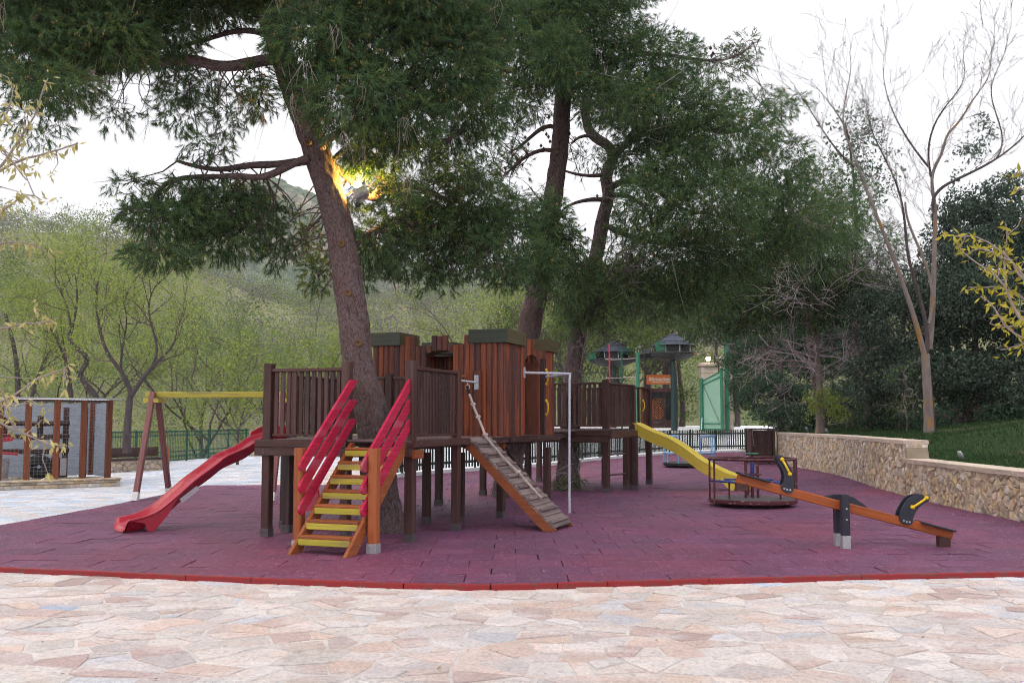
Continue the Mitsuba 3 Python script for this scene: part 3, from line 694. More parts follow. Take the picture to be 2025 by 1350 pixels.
# the castle: walls of half-round logs, crenellated, with arched doorways
ca = tag(key_of('castle', cf), 'dark red wooden castle turret house of upright half round logs')
S0, S1, TL = 3.34, 5.90, -2.32
LOW, HIGH, CAPZ = 2.755, 2.915, 2.775
def log(s, t, nrm, z0, z1, w=0.098, mat='wood_castle', bulge=0.022, slant=0.0):
    """A half-round log standing in a wall whose outside faces nrm; slant cuts the top or bottom edge."""
    side = np.array([-nrm[1], nrm[0], 0])
    w = w * rng.uniform(0.965, 0.992)
    xs = np.array([-0.5, -0.40, -0.2, 0.0, 0.2, 0.40, 0.5]) * w
    ys = np.array([0.0, 0.012, bulge * 0.92, bulge, bulge * 0.92, 0.012, 0.0]) + 0.012
    sec = np.concatenate([np.stack([xs, ys], 1), [[0.5 * w, -0.03], [-0.5 * w, -0.03]]])
    base = P(s, t, 0)
    zz0 = z0 + np.where(True, slant * sec[:, 0], 0)
    r0 = base + sec[:, :1] * side + sec[:, 1:] * nrm; r1 = r0.copy()
    r0[:, 2] = zz0; r1[:, 2] = z1
    k = number(); m = len(sec); i = np.arange(m); j = (i + 1) % m
    per = np.concatenate([[0], np.cumsum(np.linalg.norm(np.diff(sec, axis=0), axis=1))])
    v = np.vstack([r0, r1]); tt = np.arange(1, m - 1)
    f = np.vstack([tri(np.stack([i, j, j + m, i + m], 1)), np.stack([0 * tt, tt, tt + 1], 1) + m, np.stack([0 * tt, tt + 1, tt], 1)])
    u = np.vstack([np.c_[np.full(m, 8 * k + 1.0), per], np.c_[np.full(m, 8 * k + 1.0 + (z1 - z0)), per]])
    put('wall_log', (v, f, u), mat, ca)
def arch(x, c, half, spring, rise):
    return spring + rise * math.sqrt(max(0.0, 1 - ((x - c) / half) ** 2))
n_ = 24; pitch = (-TL) / n_
for k in range(n_):                                                         # front wall, from the right corner leftwards
    a = (k + 0.5) * pitch
    top = CAPZ if a < 0.56 or a > 1.78 else HIGH if (0.56 <= a < 0.72 or 1.0 < a < 1.24 or 1.56 < a <= 1.78) else LOW
    z0 = DECK
    if 0.83 < a < 1.39:
        z0 = arch(a, 1.11, 0.30, 2.575, 0.10)
    log(S0, -a, -U3, z0, top + rng.normal(0, 0.004), pitch, slant=0.0 if z0 == DECK else -0.33 * (a - 1.11) / 0.28)
n_ = 26; pitch = (S1 - S0) / n_
for k in range(n_):                                                         # right wall
    s = S0 + (k + 0.5) * pitch
    top = CAPZ if s < S0 + 0.84 or s > 5.42 else HIGH if 4.28 < s < 4.80 else LOW
    z0 = DECK
    if 4.33 < s < 5.08:
        z0 = arch(s, 4.70, 0.39, 2.46, 0.20)
    log(s, 0.0, W3, z0, top + rng.normal(0, 0.004), pitch, slant=0.0)
for k in range(24):                                                         # back and left walls, seen through the doorways
    log(S1, TL + (k + 0.5) * 0.0967, -U3, DECK, LOW + rng.normal(0, 0.01), 0.0967)
for k in range(26):
    log(S0 + (k + 0.5) * pitch, TL, W3 if False else -W3, DECK, LOW + rng.normal(0, 0.004), pitch)
def cap(s0, s1, t0, t1, z0=2.77, h=0.22):
    th = 0.03; capm = []
    for a, b in ((P(s0, t0, 0), P(s0, t1, 0)), (P(s1, t0, 0), P(s1, t1, 0)), (P(s0 + th / 2 + 0.003, t0 + th / 2, 0), P(s1 - th / 2 - 0.003, t0 + th / 2, 0)), (P(s0 + th / 2 + 0.003, t1 - th / 2, 0), P(s1 - th / 2 - 0.003, t1 - th / 2, 0))):
        capm.append(bar(a + (0, 0, z0 + h / 2), b + (0, 0, z0 + h / 2), th, h, ch=0.004))
    capm.append(bar(P((s0 + s1) / 2, t0 + 0.03, z0 + 0.02), P((s0 + s1) / 2, t1 - 0.03, z0 + 0.02), s1 - s0 - 0.07, 0.02))
    put('turret_cap', join(capm), 'cap_green', ca)
cap(S0 - 0.07, S0 + 0.84, -0.57, 0.085); cap(S0 - 0.07, S0 + 0.66, TL - 0.09, -1.80); cap(5.42, S1 + 0.10, -0.53, 0.085); cap(5.42, S1 + 0.10, TL - 0.09, TL + 0.55)
# green soffits inside the two arches
arc = [arch(a, 1.11, 0.30, 2.575, 0.10) - 0.004 for a in np.linspace(0.815, 1.405, 11)]
put('arch_soffit', loft([np.stack([P(S0 + d, -a, z) for a, z in zip(np.linspace(0.815, 1.405, 11), arc)]) for d in (0.02, 0.34)], closed=False), 'cap_green', ca, smooth=True)
put('arch_back', prism([P(S0 + 0.345, -a, z) for a, z in zip(np.linspace(0.815, 1.405, 11), arc)] + [P(S0 + 0.345, -1.42, 2.74), P(S0 + 0.345, -0.80, 2.74)], U3 * 0.03), 'cap_green', ca)
for t in (-1.43, -0.79):
    put('door_jamb', bar(P(S0 + 0.10, t, DECK), P(S0 + 0.10, t, 2.60), 0.20, 0.035, up=W3), 'wood_castle', ca)
for s in (4.30, 5.11):
    put('door_jamb', bar(P(s, -0.12, DECK), P(s, -0.12, 2.55), 0.035, 0.22, up=W3), 'wood_castle', ca)
put('door_bar', bar(P(3.10, -0.83, 2.235), P(3.10, -0.54, 2.235), 0.03, 0.03), 'wood_orange', ca)
put('post', bar(P(3.27, -0.41, DECK), P(3.27, -0.41, 2.33), 0.12, 0.10, up=U3, ch=0.008), 'wood_castle', ca)

def grip(c, axis, out, L=0.24, parent=None):
    """A yellow bow handle: two feet and a bowed bar."""
    c, axis, out = np.asarray(c, float), unit(axis), unit(out)
    x = np.linspace(-1, 1, 9)
    pts = [c + axis * L / 2 * a + out * (0.012 + 0.045 * (1 - abs(a) ** 3)) for a in x]
    m = [tube(pts, 0.014, 8)] + [tube([c + axis * a - out * 0.002, c + axis * a + out * 0.022], 0.026, 10) for a in (-L / 2, L / 2)]
    return put('handle', join(m), 'handle_yellow', parent or cf, smooth=True, label='yellow plastic grab handle')
put('door_post', bar(P(5.16, 0.06, DECK), P(5.16, 0.06, 2.62), 0.09, 0.09, up=U3, ch=0.006), 'wood_dark', ca)
grip(P(5.16, 0.108, 2.30), (0, 0, 1), W3 - U3 * 0.4); grip(P(5.16, 0.108, 1.76), (0, 0, 1), W3 - U3 * 0.4)

# ---- stairs at the front
st = tag(key_of('stairs', cf), 'steep stairs with yellow risers and red handrail boards')
Z1 = 1.27
for t in (-0.75, -0.03):
    a, b = np.array([-1.50, 0.0]), np.array([-0.10, Z1])
    prof = [(-1.60, 0.0), (-1.36, 0.0), (-0.135, 1.09), (-0.135, 1.245), (-0.19, 1.245)]
    put('stringer', prism([P(s, t - 0.022, z) for s, z in prof], W3 * 0.044), 'wood_orange', st)
    put('bolt', join([bolt(P(-1.40 + 0.172 * q + o, t + (0.022 if t > -0.1 else 0.022), 0.105 + 0.166 * q - 0.02 + dz), W3, 0.007) for q in range(7) for o, dz in ((0.05, 0.0), (0.12, 0.02))]), 'steel', st, kind='stuff')
for q in range(7):
    s, z = -1.43 + 0.176 * q, 0.185 + 0.164 * q
    put('tread', bar(P(s + 0.075, -0.727, z), P(s + 0.075, -0.053, z), 0.17, 0.034, ch=0.006), 'wood_orange', st)
    put('riser', bar(P(s - 0.004, -0.724, z - 0.054), P(s - 0.004, -0.056, z - 0.054), 0.022, 0.070, ch=0.004), 'paint_yellow', st)
for t in (-0.93, 0.07):
    put('newel_post', bar(P(-1.10, t, 0.06), P(-1.10, t, 1.20), 0.115, 0.115, up=U3, ch=0.016), 'wood_orange', st)
    put('post_shoe', join([bar(P(-1.10, t, -0.01), P(-1.10, t, 0.11), 0.125, 0.125, up=U3, ch=0.003)] + [bolt(P(-1.168, t - 0.02, z), -U3, 0.013) for z in (0.03, 0.08)]), 'zinc', st)
    ti = t + (0.085 if t < -0.5 else -0.085)
    for q in range(3):
        z = 0.950 - 0.255 * q
        a, b = P(-1.235, ti, z), P(0.02, ti + (0 if t < -0.5 else 0.02), z + 1.09)
        d = unit(b - a); s_ = W3; up = np.cross(s_, d)
        L = np.linalg.norm(b - a); hw = 0.064
        ang = np.linspace(-90, 90, 7)
        out = [a + d * (0.05 - 0.05 * math.cos(math.radians(x))) + up * hw * math.sin(math.radians(x)) for x in ang] + [b + up * hw - d * 0.06, b - up * hw * 0.15 + d * 0.045, b - up * hw * 0.8 + d * 0.04]
        put('handrail', prism([o - s_ * 0.017 for o in out], s_ * 0.034), 'paint_red', st)
# a red round toy panel between the left posts
def disc(c, nrm, r, th, sides=20, wob=0.0):
    nrm = unit(nrm); a = unit(np.cross(nrm, (0, 0, 1))); b = np.cross(nrm, a)
    return prism([c + a * r * math.cos(x) * (1 + wob * math.cos(5 * x)) + b * r * math.sin(x) * (1 + wob * math.cos(5 * x)) for x in np.linspace(0, 2 * np.pi, sides, endpoint=False)], nrm * th)
put('play_panel', join([disc(P(-0.80, -1.00, 0.62), U3 + W3 * 0.35, 0.20, 0.02), tube([P(-0.80, -1.0, 0.62), P(-0.70, -1.0, 0.62)], 0.02)]), 'plastic_red', cf, label='red round play panel behind the stair handrail')

# ---- ramp with cleats
rp = tag(key_of('ramp', cf), 'weathered plank climbing ramp with orange sides and cross cleats')
ra, rb = np.array([0.06, 1.265]), np.array([1.345, 0.03])                    # (t, z) at top and foot
dr_, L_ = unit(np.array([rb[0] - ra[0], rb[1] - ra[1], 0]))[:2], float(np.hypot(*(rb - ra)))
def on_ramp(x, s, lift=0.0):
    t, z = ra + dr_ * x; n = np.array([-dr_[1], dr_[0]])
    return P(s, t + n[0] * lift, z + n[1] * lift)
for s in (1.745, 2.515):
    prof = [ra + np.array([-0.03, 0.02]), ra + np.array([-0.03, -0.13]), rb + np.array([-0.145, 0.0 - 0.03]), rb + np.array([0.02, -0.03]), rb + np.array([0.045, -0.008])]
    put('side_board', prism([P(s - 0.022, t, z) for t, z in prof], U3 * 0.044), 'wood_orange', rp)
n_ = 17
for k in range(n_):
    x0 = L_ * (k + 0.5) / n_
    put('plank', bar(on_ramp(x0, 1.72, 0.018 + rng.normal(0, 0.001)), on_ramp(x0, 2.54, 0.018 + rng.normal(0, 0.001)), 0.034, L_ / n_ - 0.006, up=[*(W3 * dr_[0])[:2], dr_[1]], ch=0.004), 'wood_grey', rp)
for k in range(8):
    x0 = 0.13 + (L_ - 0.22) * k / 7
    put('cleat', bar(on_ramp(x0, 1.76, 0.050), on_ramp(x0, 2.50, 0.050), 0.030, 0.050, up=[*(W3 * dr_[0])[:2], dr_[1]], ch=0.005), 'wood_grey', rp)

# ---- rope bracket and rope
bk0, bk1 = P(3.19, -0.41, 2.135), P(3.06, -0.64, 2.165)
hk = bk0 * 0.50 + bk1 * 0.50
br = put('rope_bracket', join([tube([bk0, bk1], 0.021, 10), bar(P(3.205, -0.41, 2.02), P(3.205, -0.41, 2.25), 0.075, 0.014, up=U3, ch=0.002)] + [bolt(P(3.19, -0.41, z), -U3, 0.012) for z in (2.05, 2.22)] + [tube([hk, hk - (0, 0, 0.06)], 0.008, 6)]), 'steel', cf, kind='stuff', label='steel rope bracket on the castle corner post')
r_end = on_ramp(0.14, 2.13, 0.090)
rope_pts = [hk + (r_end - hk) * f + np.array([0, 0, -0.13 - 0.03 * math.sin(math.pi * f) + 0.13 * f]) for f in (0.0, 0.25, 0.5, 0.75, 0.95)]
rope_pts += [on_ramp(x, 2.13 - 0.05 * x / L_ + 0.02 * math.sin(9 * x), 0.088) for x in np.linspace(0.22, 1.30, 9)]
rp_ = spline(rope_pts, 0.012)
rope = thing('climbing_rope', 'pale knotted climbing rope hanging from the bracket and lying along the ramp', 'rope')
strand = []
ln = np.arange(len(rp_)) * 0.012
tan = np.gradient(rp_, axis=0); tan /= np.linalg.norm(tan, axis=1, keepdims=True); sd = np.cross(tan, (0.3, 0.5, 0.8)); sd /= np.linalg.norm(sd, axis=1, keepdims=True); up_ = np.cross(tan, sd)
for ph in (0, 2.09, 4.19):
    a = ln * 85 + ph
    strand.append(tube(rp_ + 0.011 * (np.cos(a)[:, None] * sd + np.sin(a)[:, None] * up_), 0.0105, 5))
put('strand', join(strand), 'rope_fibre', rope, smooth=True)
for q in (0.16, 0.30, 0.50, 0.80):
    c = rp_[int(q * len(rp_))]
    sph = trimesh.creation.icosphere(2, 1.0)
    v = np.array(sph.vertices); v = v * (0.040, 0.040, 0.030) * (1 + 0.22 * np.sin(v[:, :1] * 7 + v[:, 2:] * 5)) + c
    put('knot', (v, np.array(sph.faces)), 'rope_fibre', rope, smooth=True)
rd = unit(rp_[8] - rp_[0])
put('coupling', join([tube([rp_[0] - rd * 0.06, rp_[0] + rd * 0.05], 0.022, 10), tube([rp_[0] + rd * 0.05, rp_[0] + rd * 0.13], 0.030, 10)]), 'plastic_black', rope, kind='stuff')
x = np.linspace(0, 2 * np.pi, 15)
put('ring', tube([hk - (0, 0, 0.09) + W3 * 0.034 * math.cos(a) + np.array([0, 0, 0.04 * math.sin(a)]) for a in x], 0.008, 6), 'steel', rope, smooth=True)

# ---- fireman's pole on two arms out of the right doorway
fpole = tag(key_of('fire_pole', cf), 'white steel sliding pole held by two arms from the side doorway')
pt = P(4.55, 0.72, 0)
arcp = [pt + (0, 0, 0.0), pt + (0.004, 0, 1.2), pt + (0.012, 0, 2.22), pt + (0.020, 0, 2.30)]
put('pole', tube(arcp, 0.021, 12), 'white_metal', fpole, smooth=True)
for s, z in ((4.27, 2.335), (5.24, 2.295)):
    a = P(s, 0.035, z); b = np.array([pt[0] + 0.03, pt[1], 2.315])
    put('arm', tube([a, a * 0.6 + b * 0.4, a * 0.1 + b * 0.9, b], 0.021, 12), 'white_metal', fpole, smooth=True)
    put('wall_plate', bar(a - W3 * 0.008 + (0, 0, -0.09), a - W3 * 0.008 + (0, 0, 0.09), 0.07, 0.012, up=W3, ch=0.002), 'white_metal', fpole)

# ---- slides: a moulded trough lofted along its run
def slide(name, top, foot, zs, width, mat, label, lip, foot_at, parent, deep=0.19, under=0.16, inner=0.105):
    top, foot = np.asarray(top, float), np.asarray(foot, float)
    L = np.linalg.norm(foot - top); d = (foot - top) / L; n = np.array([d[1], -d[0]])      # n: to the right going down
    h = np.linspace(0, L, 64); z = np.interp(h, *np.array(zs).T)
    from scipy.ndimage import gaussian_filter1d
    z = gaussian_filter1d(z, 1.6, mode='nearest')
    k = tag(key_of('slide', parent), label)
    hw = width / 2
    # outline across: outer left wall up, over the rim, down inside, floor, up, over, down outside
    side = inner
    prof = [(-hw - 0.004, -0.022), (-hw - 0.008, -0.006), (-hw - 0.002, 0.004), (-hw + 0.016, 0.006), (-hw + 0.034, -0.008), (-hw + 0.060, -0.050), (-hw + 0.105, -side + 0.015), (-hw + 0.16, -side + 0.003), (0, -side - 0.003),
            (hw - 0.16, -side + 0.003), (hw - 0.105, -side + 0.015), (hw - 0.060, -0.050), (hw - 0.034, -0.008), (hw - 0.016, 0.006), (hw + 0.002, 0.004), (hw + 0.008, -0.006), (hw + 0.004, -0.022)]
    rings = [[np.array([*(top + d * a + n * x), b + y]) for x, y in prof] for a, b in zip(h, z)]
    rings += [[np.array([*(top + d * (L + e) + n * x * (1 + 0.03 * e / lip)), max(0.006, z[-1] - drop + y * (1 - 0.55 * e / lip))]) for x, y in prof] for e, drop in ((lip * 0.35, 0.02), (lip * 0.7, 0.07), (lip, 0.14))]
    put('trough', loft(rings, closed=False), mat, k, smooth=True)
    for sg_ in (-1, 1):
        put('side_wall', loft([[np.array([*(top + d * a + n * sg_ * (hw - 0.002)), b - 0.020]), np.array([*(top + d * a + n * sg_ * (hw - under)), b - deep])] for a, b in zip(h, z)], closed=False), mat, k, smooth=True)
    put('underside', loft([[np.array([*(top + d * a + n * x), b - deep]) for x in (-hw + under, hw - under)] for a, b in zip(h, z)], closed=False), mat, k, smooth=True)
    for x in (-hw + 0.015, hw - 0.027):                                     # skirt down to the foot
        i0 = np.searchsorted(h, foot_at - 0.42); i1 = np.searchsorted(h, foot_at + 0.20)
        out = [np.array([*(top + d * h[a] + n * x), z[a] - 0.035]) for a in range(i0, i1 + 1)] + [np.array([*(top + d * (foot_at + 0.06) + n * x), np.interp(foot_at + 0.06, h, z) - 0.10]), np.array([*(top + d * (foot_at + 0.02) + n * x), 0.004]), np.array([*(top + d * (foot_at - 0.07) + n * x), 0.004]), np.array([*(top + d * (foot_at - 0.13) + n * x), 0.07]), np.array([*(top + d * (foot_at - 0.25) + n * x), np.interp(foot_at - 0.25, h, z) - deep + 0.02])]
        put('foot', prism(out, np.array([*(n * 0.012), 0])), mat, k)
    return k, d, n
sl, d_, n_v = slide('red', (-3.68, 15.24), (-5.38, 13.94), [(0, 1.36), (0.2, 1.30), (0.315, 1.255), (0.415, 1.165), (0.80, 1.015), (0.925, 0.905), (1.23, 0.70), (1.50, 0.466), (1.72, 0.288), (1.9, 0.215), (2.08, 0.185), (2.14, 0.17)], 0.50, 'plastic_red',
      'red plastic wavy slide running down to the left', 0.06, 1.86, cf)
for x in (-0.255, 0.255):                                                   # the ears at the slide's mouth
    c = np.array([-3.68, 15.24]) + n_v * x
    put('ear', prism([np.array([*(c + d_ * a), z]) for a, z in ((-0.22, 1.22), (0.25, 1.22), (0.20, 1.36), (0.02, 1.45), (-0.16, 1.45), (-0.22, 1.38))], np.array([*(n_v * 0.02), 0])), 'plastic_red', sl)
put('mouth_plate', bar(np.array([-3.62, 15.28, 1.300]), np.array([-3.36, 15.10, 1.300]), 0.42, 0.02), 'plastic_red', sl)
q = np.array([-3.68, 15.24]) - n_v * 0.0
put('warning_label', bar(np.array([*(np.array([-3.68, 15.24]) + d_ * 1.17 + n_v * (-0.205 if np.dot(n_v, [0, 1]) > 0 else 0.205)), 0.575]), np.array([*(np.array([-3.68, 15.24]) + d_ * 1.42 + n_v * (-0.205 if np.dot(n_v, [0, 1]) > 0 else 0.205)), 0.395]), 0.002, 0.07, ch=0.0004), 'bag_white', sl, label='pale worn warning label on the side of the red slide')

# ---- the rear platform round the second pine, with the yellow slide
rf = thing('rear_play_platform', 'brown wooden play platform with railings and yellow slide behind the castle', 'climbing frame')
cf_front, cf = cf, rf
D2, R2 = 1.355, 2.37
for s, t, z1 in ((9.50, 0.05, 2.42), (10.45, 0.26, 1.2), (10.52, 0.44, 1.2), (12.72, 0.28, 2.36), (11.18, 0.24, 2.36), (12.55, -0.80, 1.2), (10.3, -2.02, 2.36), (12.6, -2.52, 1.2), (9.50, -2.3, 2.42)):
    post(s, t, z1=z1, w=0.14 if z1 > 2 else 0.13)
dk = tag(key_of('deck', rf))
ring2 = Polygon([(9.42, -2.4), (9.42, 0.12), (11.2, 0.32), (12.85, 0.36), (12.85, -2.6)]).difference(Point(10.12, -1.15).buffer(0.38))
for k in range(35):
    strip = ring2.intersection(sbox(9.42 + 0.1 * k, -4, 9.42 + 0.1 * k + 0.094, 1))
    for g in getattr(strip, 'geoms', [strip]):
        if g.geom_type == 'Polygon' and g.area > 0.01:
            x0, y0, x1, y1 = g.bounds
            put('deck_board', bar(P((x0 + x1) / 2, y0, D2 - 0.016), P((x0 + x1) / 2, y1, D2 - 0.016), 0.094, 0.030, ch=0.003), 'wood_grey' if k % 3 == 0 else 'wood_dark', dk)
beam(P(9.37, -2.4, 1.27), P(9.37, 0.14, 1.27), 0.13); beam(P(9.41, 0.17, 1.235), P(11.25, 0.36, 1.235), 0.17, thick=0.05); beam(P(9.38, -2.3, 1.13), P(9.38, 0.13, 1.13), 0.13)
beam(P(11.27, 0.36, 1.25), P(12.85, 0.40, 1.25), 0.15); beam(P(12.88, -2.6, 1.25), P(12.88, 0.36, 1.25), 0.13)
beam(P(9.9, -2.3, 1.2), P(9.9, 0.1, 1.2), 0.12); beam(P(11.6, -2.4, 1.2), P(11.6, 0.2, 1.2), 0.12)
beam(P(5.93, -1.55, 1.24), P(9.36, -1.55, 1.24), 0.12); beam(P(5.93, -0.65, 1.24), P(9.36, -0.65, 1.24), 0.12)
for k in range(28):
    put('bridge_board', bar(P(6.0 + 0.12 * k, -1.62, 1.315), P(6.0 + 0.12 * k, -0.58, 1.315), 0.112, 0.03), 'wood_grey', rf)
post(7.87, -2.16, z1=1.2)
railing((9.50, -2.22), (9.50, -0.02), 19, zb=1.42, zt=R2, pw=0.062, pt=0.035)
railing((9.57, 0.06), (11.12, 0.23), 17, zb=1.42, zt=R2, pw=0.078)
railing((12.82, -2.4), (12.82, 0.2), 20, zb=1.42, zt=R2)
pn = tag(key_of('side_panel', rf))
for k in range(5):
    put('panel_board', bar(P(12.06 + 0.13 * k, 0.26, 1.37), P(12.06 + 0.13 * k, 0.26, 2.30), 0.122, 0.03, up=W3, ch=0.005), 'wood_castle' if k < 2 else 'wood_dark', pn)
put('panel_rail', bar(P(11.98, 0.30, 2.32), P(12.66, 0.30, 2.32), 0.08, 0.05), 'wood_dark', pn)
grip(P(12.05, 0.285, 1.90), (0, 0, 1), W3 - U3 * 0.5, parent=rf); grip(P(11.05, -2.3, 1.95), (0, 0, 1), -U3, parent=rf)
put('ladder_rung', tube([P(9.56, 0.05, 0.36), P(10.40, 0.26, 0.36)], 0.02, 8), 'shoe_grey', rf, smooth=True); put('ladder_rung', tube([P(9.56, 0.05, 0.80), P(10.40, 0.26, 0.80)], 0.02, 8), 'shoe_grey', rf, smooth=True)
slide('yellow', P(11.38, 0.22, 0)[:2], P(11.15, 2.90, 0)[:2], [(0, 1.50), (0.15, 1.47), (0.44, 1.32), (0.92, 1.14), (1.22, 0.965), (1.63, 0.665), (1.97, 0.49), (2.31, 0.35), (2.69, 0.30)], 0.52, 'plastic_yellow',
      'yellow plastic wavy slide running down to the right', 0.06, 2.35, rf, 0.27, 0.03)
cf = cf_front

# ------------------------------------------------------------------ swing frame
rng = np.random.default_rng(21)
sw = thing('swing_frame', 'swing frame with yellow top beam and plum coloured A-shaped legs, without seats', 'swing')
put('top_beam', bar((-7.42, 20.22, 2.055), (-4.42, 20.22, 2.055), 0.11, 0.115, ch=0.01), 'paint_yellow', sw)
for x in (-7.24, -4.61):
    for yb, yt in ((19.30, 20.10), (21.20, 20.34)):
        k = put('leg', bar((x, yb + 0.055 * np.sign(20.2 - yb), 0.14), (x, yt, 2.10), 0.105, 0.105, up=(1, 0, 0), ch=0.01), 'wood_swing', sw)
        put('leg_shoe', bar((x, yb, -0.01), (x, yb + 0.055 * np.sign(20.2 - yb), 0.155), 0.112, 0.112, up=(1, 0, 0), ch=0.004), 'white_trim', k)
    put('cross_block', bar((x - 0.10, 19.98, 1.94), (x - 0.10, 20.46, 1.94), 0.11, 0.09, ch=0.008), 'paint_yellow', sw)
    put('cross_block', bar((x + 0.10, 19.98, 1.94), (x + 0.10, 20.46, 1.94), 0.11, 0.09, ch=0.008), 'paint_yellow', sw)

# ------------------------------------------------------------------ seesaw
ss = thing('seesaw', 'orange wooden seesaw with dark blue handle fins and yellow grips', 'seesaw')
SY = 12.25
put('beam', bar((2.750, SY, 0.822), (5.337, SY, 0.144), 0.10, 0.112, ch=0.010), 'wood_seesaw', ss)
F1 = [(3.221, 1.062), (3.235, 1.095), (3.262, 1.108), (3.290, 1.098), (3.306, 1.079), (3.345, 1.015), (3.394, 0.94), (3.414, 0.89), (3.421, 0.842), (3.420, 0.76), (3.413, 0.696), (3.402, 0.668), (3.387, 0.655), (3.345, 0.648), (3.306, 0.664), (3.275, 0.695), (3.261, 0.729), (3.285, 0.765), (3.298, 0.80), (3.306, 0.84), (3.304, 0.875), (3.29, 0.925), (3.263, 0.973), (3.235, 1.025)]
F2 = [(5.024, 0.618), (5.050, 0.610), (5.064, 0.591), (5.058, 0.568), (5.038, 0.55), (4.985, 0.52), (4.938, 0.485), (4.898, 0.44), (4.869, 0.388), (4.852, 0.335), (4.841, 0.291), (4.818, 0.274), (4.784, 0.268), (4.735, 0.28), (4.703, 0.307), (4.690, 0.335), (4.688, 0.364), (4.701, 0.42), (4.724, 0.469), (4.76, 0.53), (4.802, 0.582), (4.855, 0.615), (4.91, 0.631), (4.97, 0.632)]
for F, (g0, g1), bl in ((F1, ((3.278, 1.057), (3.368, 0.88)), ((3.300, 0.705), (3.335, 0.693), (3.372, 0.688))), (F2, ((5.015, 0.595), (4.843, 0.482)), ((4.735, 0.322), (4.770, 0.306), (4.805, 0.305)))):
    for y in (SY - 0.074, SY + 0.052):
        k = put('handle_fin', prism([(x, y, z) for x, z in F], (0, 0.022, 0)), 'plastic_navy', ss)
        if y < SY:
            put('bolt', join([bolt((x, y, z), (0, -1, 0), 0.011) for x, z in bl]), 'steel', k)
    a, b = np.array([g0[0], SY - 0.076, g0[1]]), np.array([g1[0], SY - 0.076, g1[1]])
    d = unit(b - a)
    m = [tube([a + d * L, ] + [a + (b - a) * f - np.array([0, 0.03 * (1 - (2 * f - 1) ** 4), 0]) for f in np.linspace(0.08, 0.92, 7)] + [b - d * L], 0.014, 8) for L in (0.0,)]
    m += [tube([q + (0, 0.004, 0), q - (0, 0.030, 0)], 0.024, 10) for q in (a, b)]
    put('grip', join(m), 'handle_yellow', ss, smooth=True)
for a, b in (((2.76, 0.887), (3.13, 0.787)), ((4.95, 0.300), (5.345, 0.197))):
    put('seat', bar((a[0], SY, a[1]), (b[0], SY, b[1]), 0.27, 0.024, ch=0.008), 'plastic_navy', ss)
hump = [(3.72, 0.555), (3.82, 0.592), (3.92, 0.617), (4.04, 0.625), (4.12, 0.612), (4.20, 0.580), (4.30, 0.512), (4.40, 0.425), (4.36, 0.40), (3.72, 0.555)][:-1]
put('pivot_cover', prism([(x, SY + 0.06, z) for x, z in hump], (0, 0.10, 0)), 'plastic_navy', ss)
for x, y, zt in ((4.012, 12.13, 0.635), (4.012, 12.39, 0.62)):
    k = put('pivot_post', bar((x, y, 0.13), (x, y, zt), 0.095, 0.095, up=(1, 0, 0), ch=0.012), 'plastic_navy', ss)
    put('post_shoe', bar((x, y, -0.01), (x, y, 0.150), 0.098, 0.098, up=(1, 0, 0), ch=0.003), 'zinc', k)
    if y < SY:
        put('bolt', join([bolt((x + 0.005, y - 0.048, z), (0, -1, 0), 0.012) for z in (0.47, 0.34)]), 'steel', k)
for x, z0, z1 in ((5.24, 0.0, 0.125), (2.80, 0.675, 0.765)):
    put('stop_block', cube((x, SY, (z0 + z1) / 2), (0.135, 0.10, z1 - z0)), 'wood_dark', ss)

# ------------------------------------------------------------------ merry-go-rounds
def circle(c, r, z, n=40):
    return [np.array([c[0] + r * math.cos(a), c[1] + r * math.sin(a), z]) for a in np.linspace(0, 2 * np.pi, n + 1)]
mg = thing('merry_go_round', 'low maroon merry-go-round with blue benches and worn ring rail beside the wall', 'merry-go-round')
mc = (4.36, 18.20); R = 0.79
put('platform', lathe([(0.05, 0.05), (R - 0.10, 0.045), (R - 0.02, 0.06), (R, 0.075), (R, 0.125), (R - 0.02, 0.135), (0.02, 0.137)], (*mc, 0), 48), 'maroon_metal', mg)
put('floor_plate', lathe([(0.02, 0.141), (R - 0.05, 0.141), (R - 0.045, 0.138)], (*mc, 0), 48), 'shoe_grey', mg)
put('bearing', lathe([(0.16, -0.01), (0.16, 0.05), (0.02, 0.05)], (*mc, 0), 20), 'plastic_black', mg)
put('ring_rail', tube(circle(mc, R - 0.02, 0.845), 0.023, 8, caps=False), 'maroon_metal', mg, smooth=True)
for a in (178, 197, 300, 322, 2, 344):
    x, y = mc[0] + (R - 0.02) * math.cos(math.radians(a)), mc[1] + (R - 0.02) * math.sin(math.radians(a))
    if a in (300, 322):
        continue
    put('rail_post', tube([(x, y, 0.13), (x, y, 0.845)], 0.017, 8), 'maroon_metal', mg, smooth=True)
for dx, dy in ((-0.11, 0.05), (0.09, -0.03), (0.02, 0.12)):
    put('column', tube([(mc[0] + dx, mc[1] + dy, 0.13), (mc[0] + dx, mc[1] + dy, 0.80)], 0.024, 8), 'maroon_metal', mg, smooth=True)
put('hub_post', tube([(*mc, 0.13), (*mc, 0.93)], 0.024, 10), 'maroon_metal', mg, smooth=True)
put('hub_sleeve', tube([(*mc, 0.45), (*mc, 0.78)], 0.034, 10), 'plastic_blue', mg, smooth=True)
put('hand_wheel', lathe([(0.03, 0.925), (0.115, 0.925), (0.125, 0.935), (0.115, 0.947), (0.02, 0.947)], (*mc, 0), 24), 'gate_frame', mg)
put('hub_ring', tube(circle(mc, 0.15, 0.56, 20), 0.016, 6, caps=False), 'maroon_metal', mg, smooth=True)
